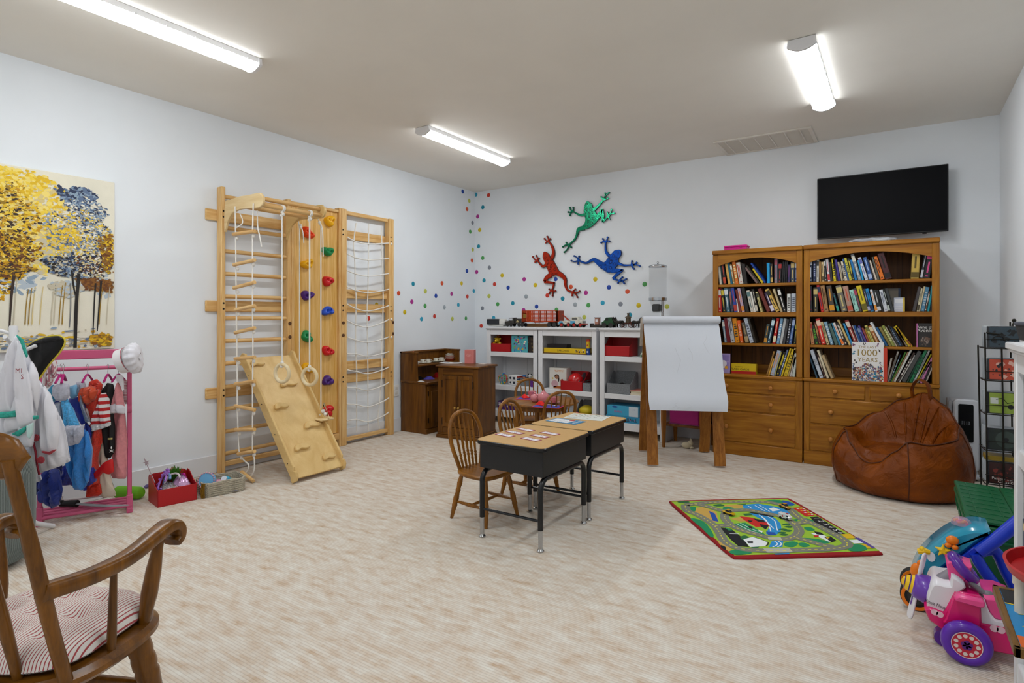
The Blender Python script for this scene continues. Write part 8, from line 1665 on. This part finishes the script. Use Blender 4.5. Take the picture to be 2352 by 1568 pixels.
for r, z in enumerate(ROWS):
    for k in range(5):
        y = RYF+.006+k*.026; T = at((RX0+RX1)/2-.014-.003*k, y, z+.0006) @ rot(-7-2*(k % 2), 0, 0); c1 = fronts[r][0] if k == 0 else CDC[(r*3+k*2) % 5]
        o = put('disc_case', mb().box((0, .006, .0625), (.142, .0105, .125), None, .001), K('aab0b6', .12, coat=.3) if k else K('24262a', .12), R=T); F = axes((0, .0004, .0625), (1, 0, 0), (0, 0, 1))
        g = mb(F).quad(-.060, -.058, .069, .058, 0, 0); rr = random.Random(r*7+k)
        if k == 0:
            if r == 2: g.quad(-.056, -.005, -.02, .03, .0002, 1).disc((.035, -.02), .014, 10, 2, z=.0003).tube([(-.03, .02, .0004), (0, .03, .0004), (.02, .0, .0004), (.05, .01, .0004)], .002, 4, 2)
            elif r == 3: g.disc((.015, 0), .048, 28, 1, z=.0002).disc((.015, 0), .012, 20, 2, z=.0003)
            else:
                for i in range(26): x, y2, s_ = rr.uniform(-.045, .055), rr.uniform(-.045, .045), rr.uniform(.004, .013); g.poly([(x+s_*math.cos(q)*rr.uniform(.4, 1.4), y2+s_*math.sin(q)*rr.uniform(.4, 1.4), .0002+i*3e-6) for q in (0, 1.2, 2.4, 3.6, 4.9)], 1+i % 2)
        put('cover_art', g, [K(c1, .3), K(fronts[r][1], .3), K('d8a898' if r == 1 else '7a3028' if r == 4 else '0e1012', .3)], o)
        if r == 4 and k == 0: put('lettering', mb(F).text('Passion', at(-.02, -.03, .0006), .014).text('for the', at(.03, -.035, .0006), .006).text('Classics', at(.015, -.047, .0006), .017), K('dcd8d4', .4), o)
        tag(o, f"{cname[k]} compact disc case in the {rname[r]} tier of the wire rack", 'disc case', 'compact discs in the wire rack')
o = put('disc_box', mb().box((0, .05, .013), (.13, .11, .026), None, .001), K('8a7220', .4), loc=((RX0+RX1)/2-.03, RYF+.01, .235+.134)); tag(o, 'flat yellow edged box lying on the discs of the bottom tier', 'box')
# ================================================================== green tote
GR = K('055a33', .4); c0, c1 = V((.245, 3.28, 0)), V((.625, 4.0, 0)); t = thing('storage_tote', 'green plastic storage tote with a hinged lid by the right wall', 'storage tote', ((c0.x+c1.x)/2, (c0.y+c1.y)/2, 0)); w_, d_ = c1.x-c0.x, c1.y-c0.y; hz = .285
put('tub', mb().rings([[(x*k, y*k2, z) for x, y in rrect(-w_/2, -d_/2, w_/2, d_/2, .03)] for k, k2, z in ((.84, .9, 0), (.95, .965, hz-.04), (.96, .97, hz-.012))]), GR, t)
put('rim', mb(at(0, 0, hz-.075)).prism(rrect(-w_/2+.004, -d_/2+.004, w_/2-.004, d_/2-.004, .03), .012, b=.003).add([], []), GR, t); put('rim', mb(at(0, 0, hz-.028)).prism(rrect(-w_/2, -d_/2, w_/2, d_/2, .03), .024, b=.004), GR, t)
g = mb()
for i in range(9): g.box((-w_/2+.006, -d_/2+.06+i*d_*.1, hz-.05), (.008, .012, .05), None, .001)
for i in range(6): g.box((-w_/2+.05+i*w_*.16, -d_/2+.006, hz-.05), (.012, .008, .05), None, .001)
put('rib', g, GR, t)
for s_ in (-1, 1):
    g = mb(at(s_*w_/4, 0, hz+.004) @ rot(0, s_*-3, 0)).box((0, 0, .008), (w_/2-.002, d_-.01, .016), None, .004)
    for i in range(9): g.box((0, -d_/2+.05+i*d_*.112, .017), (w_/2-.03, .006, .004), None, .001)
    for x in (-w_/8, w_/8): g.box((x, 0, .0172), (.005, d_-.06, .003), None, .001)
    put('lid_flap', g, GR, t)
put('latch', mb().box((-w_/2-.004, -d_/2+.05, hz-.06), (.012, .03, .05), None, .003), K('1a50c8', .4), t)
# ================================================================== blue baby walker
TQ = K('1f93b4', .2, coat=.4); BLU = K('1038c4', .3); OR_ = K('ef7f12', .35); YL = K('f0c418', .35); PRP = K('5a1f9a', .25, coat=.3); PNK = K('d8126c', .3, coat=.2); PNL = K('e84a8e', .3); WH = K('e2e0e6', .3)
def z7(x, y): return (2050+x/3.212, 1080+y/3.212)
def prof(L_, yp, o): return [((lambda p: (p.x-o.x, p.z-o.z))(onY(*z7(x, y), yp))) for x, y in L_]
YW0 = 2.92; wo = onY(2160, 1340, YW0); wo.z = 0
wk_ = thing('baby_walker', 'blue plastic baby walker with a turquoise activity dome and a large front wheel', 'baby walker', wo); WX = axes((0, .0, 0), (1, 0, 0), (0, 0, 1), (0, -1, 0))
dome = prof([(150, 850), (155, 780), (200, 690), (260, 620), (340, 550), (450, 480), (590, 440), (725, 455), (700, 490), (560, 590), (420, 690), (320, 770), (240, 860)], YW0, wo)
dm = [(p.x, p.y) for p in spline([V((a, b_, 0)) for a, b_ in dome], 3, True)]
put('activity_dome', mb(WX).prism(dm, .2, at(0, 0, -.2), b=.012), TQ, wk_, sharp=60)
put('base_frame', mb(WX).prism(prof([(200, 860), (330, 770), (450, 680), (590, 570), (720, 480), (735, 520), (600, 620), (480, 710), (340, 800), (240, 880)], YW0, wo), .21, at(0, 0, -.205), b=.003), BLU, wk_)
hnd = [onY(*z7(x, y), YW0) for x, y in ((640, 600), (760, 515), (900, 400), (1010, 310))]
put('handle_arm', mb(at(-wo)).tube(hnd, .027, 12, flat=.9), BLU, wk_)
put('handle_bar', mb(at(-wo)).rod(hnd[-1]-V((0, .02, 0)), hnd[-1]+V((0, .19, 0)), .02, n=12), BLU, wk_)
for L_, dy in ((((610, 610), (640, 680), (720, 800), (800, 900), (860, 980)), .0), (((650, 600), (740, 585), (790, 640), (830, 730), (900, 860)), .06)):
    lg = [onY(*z7(x, y), YW0+dy) for x, y in L_]; lg[-1].z = max(.03, lg[-1].z); put('rear_leg', mb(at(-wo)).tube(spline(lg, 4), .026, 12, flat=.8), BLU, wk_)
fw = onY(*z7(178, 940), YW0); R_ = .058; fw.z = R_
for dy in (-.0, .15):
    T = axes(fw-wo+V((0, dy, 0)), (1, 0, 0), (0, 0, 1), (0, -1, 0)); put('front_wheel', mb(T).lathe([(.03, -.02), (R_-.006, -.02), (R_, -.012), (R_, .012), (R_-.006, .02), (.03, .02)], 32), K('20201e', .7), wk_); put('wheel_ring', mb(T).lathe([(R_-.016, .0205), (R_-.004, .0205), (R_-.004, .024), (R_-.016, .024)], 32, cap=False), OR_, wk_); put('hub', mb(T).lathe([(.001, -.018), (.032, -.018), (.032, .0215), (.001, .024)], 24), K('2c2c2c', .5), wk_)
def onto(x, y, dz=0): p = onY(*z7(x, y), YW0-.002); return p-wo
c_ = onto(440, 525); put('octopus', mb(at(c_)).ball((0, -.008, .008), (.022, .015, .018), 14).ball((-.014, -.016, -.012), (.012, .01, .01), 8).ball((.008, -.018, -.016), (.012, .01, .01), 8), OR_, wk_, sharp=180)
c_ = onto(372, 585); put('star', mb(axes(c_, (1, 0, .3), (-.3, 0, 1))).prism([((.027 if i % 2 == 0 else .012)*math.cos(i*.628), (.027 if i % 2 == 0 else .012)*math.sin(i*.628)) for i in range(10)], .02, b=.005), YL, wk_)
c_ = onto(245, 607); put('snail', mb(at(c_)).tube([(-.025, -.0, .0), (-.005, -.004, .008), (.012, 0, .004)], [.011, .013, .01], 8).ball((-.012, -.004, .014), .011, 8), YL, wk_); c_ = onto(178, 735); put('fish', mb(at(c_)).ball((0, -.01, 0), (.022, .016, .034), 12).ball((.012, -.01, .034), (.012, .008, .014), 8), OR_, wk_, sharp=180)
c_ = onto(525, 450); put('bead_dome', mb(at(c_)).grid(lambda u, v: (.036*math.cos(6.283*u)*math.sin(v*1.57), .1+.04*math.sin(6.283*u)*math.sin(v*1.57), .0+.03*math.cos(v*1.57)), 20, 8, wrap=True), K('d8a8c0', .05, alpha=.4), wk_, sharp=180)
g = mb(at(c_)); rr = random.Random(3)
for i in range(14): g.ball((rr.uniform(-.022, .022), .1+rr.uniform(-.025, .025), .006+rr.uniform(0, .006)), .006, 7, i % 3)
put('beads', g, [PNL, YL, OR_], wk_); c_ = onto(285, 635); put('button', mb(axes(c_, (1, 0, 0), (0, 0, 1))).disc((0, 0), .014, 16, z=.004, ry=.02), K('dfe8f0', .3), wk_)
# ================================================================== pink ride-on plane
YP = 2.60; po = onY(2230, 1450, YP); po.z = 0; pl = thing('ride_on_plane', 'pink and white ride-on toy plane with purple wheels and a propeller', 'ride-on toy', po)
PX = axes((0, YP-po.y, 0), (1, 0, 0), (0, 0, 1), (0, -1, 0))
def pz(name, L_, z0, th, m, b=.008, sp=0):
    q = prof(L_, YP, po)
    if sp: q = [(p.x, p.y) for p in spline([V((a, b_, 0)) for a, b_ in q], sp, True)]
    return put(name, mb(PX).prism(q, th, at(0, 0, z0), b=b), m, pl, sharp=50)
pz('lower_body', [(236, 1025), (270, 1012), (380, 1055), (460, 905), (650, 955), (660, 1130), (840, 1165), (920, 1190), (960, 1300), (940, 1370), (860, 1362), (710, 1330), (600, 1260), (470, 1220), (392, 1195), (330, 1150), (270, 1105)], -.22, .22, PNK, .005)
pz('nose_cowl', [(255, 1020), (275, 900), (300, 858), (335, 850), (432, 868), (440, 800), (500, 830), (545, 880), (470, 935), (385, 1062)], -.205, .19, WH, .005, sp=2)
pz('rear_shell', [(640, 1130), (640, 1000), (690, 985), (720, 1060), (760, 1110), (930, 1150), (930, 1178), (840, 1172)], -.205, .2, WH, .003); pz('seat', [(680, 955), (790, 965), (900, 1010), (930, 1150), (760, 1112), (716, 1060)], -.2, .185, PNL, .005)
pz('wing_panel', [(372, 1108), (395, 1075), (455, 900), (500, 888), (640, 915), (668, 940), (665, 975), (645, 985), (640, 1165), (520, 1140)], 0, .02, PNK, .003)
pz('wing_tip', [(450, 905), (480, 888), (650, 925), (672, 945), (665, 972), (640, 975), (460, 925)], .0, .05, PNL, .004); pz('panel_line', [(470, 1090), (565, 1100), (562, 1165), (470, 1148)], .02, .003, PNL, .001)
pz('dashboard', [(430, 870), (405, 730), (440, 715), (600, 760), (590, 800), (540, 880), (470, 850)], -.16, .1, PNL, .004)
lc = mb(PX); 
for x in (310, 350): q = prof([(x, 1045 if x == 310 else 1062)], YP, po)[0]; lc.disc(q, .011, 14, z=.0012)
put('scallop', lc, K('e8c0cc', .4), pl); lc = mb(PX)
for x, y in ((750, 1165), (800, 1178)): q = prof([(x, y)], YP, po)[0]; lc.disc(q, .012, 14, z=.0012)
put('scallop', lc, K('e8c0cc', .4), pl)
q = prof([(322, 1000)], YP, po)[0]; put('lettering', mb(PX).text('Minnie Mouse', at(q[0], q[1], -.0135) @ rot(0, 0, -12), .012, fit=.068), K('2a2026', .4), pl)
q0 = V(onY(*z7(250, 955), YP-.0)); yc = YP+.105; T = axes(V((q0.x, yc, q0.z))-po, (0, 1, 0), (.2, 0, .98), (-.98, 0, .2))
put('nose_cone', mb(T).lathe([(.05, -.02), (.052, 0), (.045, .03), (.036, .04)], 28), K('6a3ab0', .3, coat=.3), pl, sharp=60); put('spinner_tip', mb(T).lathe([(.036, .04), (.026, .062), (.012, .074), (.001, .077)], 24), YL, pl, sharp=60); put('spinner_stripe', mb(T).lathe([(.0325, .049), (.0305, .053)], 24, cap=False).lathe([(.024, .0655), (.021, .0685)], 24, cap=False), K('4a2a7a', .3), pl)
for a0 in (0, 180):
    o = [(-.012, .03), (.012, .03), (.019, .07), (.02, .105), (.012, .125), (-.012, .125), (-.02, .105), (-.019, .07)]; o = [(p.x, p.y) for p in spline([V((a, b_, 0)) for a, b_ in o], 3, True)]
    b_ = put('propeller_blade', mb(T @ at(0, 0, .022) @ rot(0, 0, a0-8) @ rot(0, 18, 0)).prism(o, .009, b=.003), WH, pl)
    if a0: put('purple_inset', mb(T @ at(0, 0, .032) @ rot(0, 0, a0-8) @ rot(0, 18, 0)).prism([(-.005, .03), (.005, .03), (.004, .075), (-.004, .075)], .001), PRP, b_)
c_ = onY(*z7(540, 790), YP); c_.y = YP+.1; c_ -= po; ax = V((.55, 0, -.6)).normalized(); R_ = .043; T = axes(c_, ax, (0, 1, 0))
put('steering_wheel', mb(T).tube([(R_*1.05*math.cos(a), R_*math.sin(a), 0) for a in [i*.1963 for i in range(32)]], .0175, 12, closed=True), PRP, pl, sharp=180); put('wheel_pad', mb(T).lathe([(.001, -.008), (R_*.85, -.008), (R_*.8, .012), (.001, .018)], 24), K('b03a9a', .25, coat=.4), pl); put('steering_column', mb(T).rod((0, 0, -.09), (0, 0, 0), .02, n=12), K('8a8890', .4), pl)
c_ = onY(*z7(690, 965), YP-.0)+V((0, .06, 0))-po; put('throttle_lever', mb(at(c_)).tube([(-.04, 0, .035), (0, 0, .004)], [.008, .01], 10).ball((.012, 0, 0), (.02, .016, .016), 12), K('77767c', .4), pl)
R_ = .074
for xx, yy, nm_ in ((545, 1335, 'near'),):
    c_ = onY(*z7(xx, yy), YP-.05); c_.z = R_+.0005
    for dy in (0, .235):
        T = axes(c_-po+V((0, dy, 0)), (1, 0, 0), (0, 0, 1), (0, -1, 0)) if dy == 0 else axes(c_-po+V((0, dy, 0)), (-1, 0, 0), (0, 0, 1), (0, 1, 0)); put('rear_wheel', mb(T).lathe([(.04, -.022), (R_-.012, -.022), (R_-.003, -.014), (R_, 0), (R_-.003, .014), (R_-.012, .022), (.048, .022), (.042, .016)], 36), K('5a22a8', .3, coat=.2), pl, sharp=60)
        h_ = put('hub', mb(T).lathe([(.001, -.01), (.044, -.01), (.044, .0195), (.001, .0195)], 30), K('c2203c', .35), pl); g = mb(T)
        for i in range(11): g.disc((.031*math.cos(i*.571), .031*math.sin(i*.571)), .0066, 12, z=.0201)
        put('hub_dot', g, K('ddd0cc', .4), h_); g = mb(T)
        for i in range(5): g.disc((.009*math.cos(i*1.257+.3), .009*math.sin(i*1.257+.3)), .0085, 12, z=.0203)
        put('hub_flower', g, K('5a1f7a', .4), h_); put('rim_line', mb(T).tube([(.043*math.cos(a), .043*math.sin(a), .0195) for a in [i*.2244 for i in range(28)]], .0014, 5, closed=True), K('e4d0d4', .4), h_)
c_ = onY(*z7(378, 1290), YP+.06); c_.z = .03; put('front_caster', mb(axes(c_-po, (1, 0, 0), (0, 0, 1))).lathe([(.001, -.02), (.03, -.02), (.03, .02), (.001, .02)], 20), PRP, pl)
put('caster_fork', mb(at(c_-po)).box((.02, 0, .06), (.05, .04, .07), None, .008), PNK, pl)
# ================================================================== things on the near right shelf unit
p = onZ(2350, 783, 1.1225); t = thing('felt_box', 'charcoal felt box on top of the near right white shelf unit', 'box', (.47, p.y+.06, 1.1224), 0); put('box_body', mb().rings([[(x*k, y*k, z) for x, y in rrect(-.14, -.11, .14, .11, .02)] for k, z in ((.92, 0), (1, .055))]), K('2b2c30', .9, bmp=.3, bscale=200), t); put('rim', mb(at(0, 0, .05)).prism(rrect(-.142, -.112, .142, .112, .02), .012, b=.003), K('4a4f5c', .8), t)
p = V((.335, 2.16, .7955)); t = thing('snack_bag', 'clear plastic bag with green contents on the upper shelf at the right edge', 'bag', p); put('bag', mb().grid(lambda u, v: (.03*math.cos(6.283*u)*(1-.55*v), .07*math.sin(6.283*u)*(1-.4*v), .19*v*(1+.05*math.sin(25*u))), 18, 6, wrap=True), K('e4e8ec', .15, alpha=.4), t, sharp=180); put('contents', mb().box((0, 0, .07), (.03, .08, .03), None, .008), K('1fa044', .4), t)
p = V((.345, 2.235, .4405)); t = thing('gold_tin', 'tall gold tin with a dark lid on the middle shelf at the right edge', 'tin', p); put('tin_body', mb().box((0, 0, .1), (.055, .055, .2), None, .006), K('6a5a24', .35, .7), t); put('lid', mb().box((0, 0, .208), (.05, .05, .016), None, .005), K('3a3418', .4, .6), t)
t = thing('navy_box', 'navy blue box behind the gold tin on the middle shelf', 'box', (.4, 2.305, .4405)); put('carton', mb().box((0, 0, .075), (.18, .05, .15), None, .002), K('141f4a', .4), t); put('label', mb(axes((-.0905, 0, .13), (0, -1, 0), (0, 0, 1))).quad(-.012, -.01, .012, .012, .0004), K('c8b088', .5), t)
ZB = .4605; b0_, b1_ = onZ(2288, 1345, ZB), onZ(2322, 1487, ZB); bx = .213; t = thing('activity_board', 'blue topped wooden activity board jutting out of the near right shelf unit', 'activity board', (bx, (b0_.y+b1_.y)/2, .4408)); yl, yh = b1_.y, b0_.y; L = at(-bx, -(yl+yh)/2, -.4408)
put('wooden_rim', mb(L).span((bx, yl, .4408), (bx+.013, yh, ZB+.003), .002).span((bx, yl, .4408), (bx+.34, yl+.013, ZB+.003), .002).span((bx, yh-.013, .4408), (bx+.34, yh, ZB+.003), .002), wood('5c3f16', '86622a', 1, 6, 12), t)
put('panel', mb(L).span((bx+.013, yl+.013, .445), (bx+.34, yh-.013, ZB), 0), K('0f86c4', .4), t); zt_ = ZB+.0006; g = mb(L).quad(bx+.014, yh-.11, bx+.12, yh-.014, zt_, 0).quad(bx+.014, yl+.014, bx+.3, yl+.075, zt_, 1).quad(bx+.014, yh-.114, bx+.2, yh-.109, zt_+.0002, 2)
for y in (yl+.13, yl+.2): g.poly([(bx+.03, y, zt_), (bx+.09, y+.018, zt_), (bx+.09, y+.03, zt_), (bx+.05, y+.02, zt_)], 2)
g.quad(bx+.03, yl+.02, bx+.05, yl+.04, zt_+.0002, 3).quad(bx+.06, yl+.025, bx+.08, yl+.06, zt_+.0002, 2); put('printed_shape', g, [K('16181c', .5), K('d8641a', .5), K('ecd024', .5), K('3a9a4a', .5)], t)
for x, y in ((bx+.042, yh-.15), (bx+.05, yl+.1)): put('post', mb(L).rod((x, y, ZB), (x, y, .557), .0155, n=16).rod((x, y, .53), (x, y, .5562), .0185, n=16), K('d8d2c4', .45), t)
cx, cy = .405, 1.915; k = 1.36; put('red_tray', mb(at(cx-bx, cy-(yl+yh)/2, .556-.4408)).lathe([(.001, 0), (.118*k, 0), (.132*k, .012), (.138*k, .034), (.133*k, .035), (.126*k, .014), (.001, .008)], 52), K('b80f16', .4), t, sharp=60)
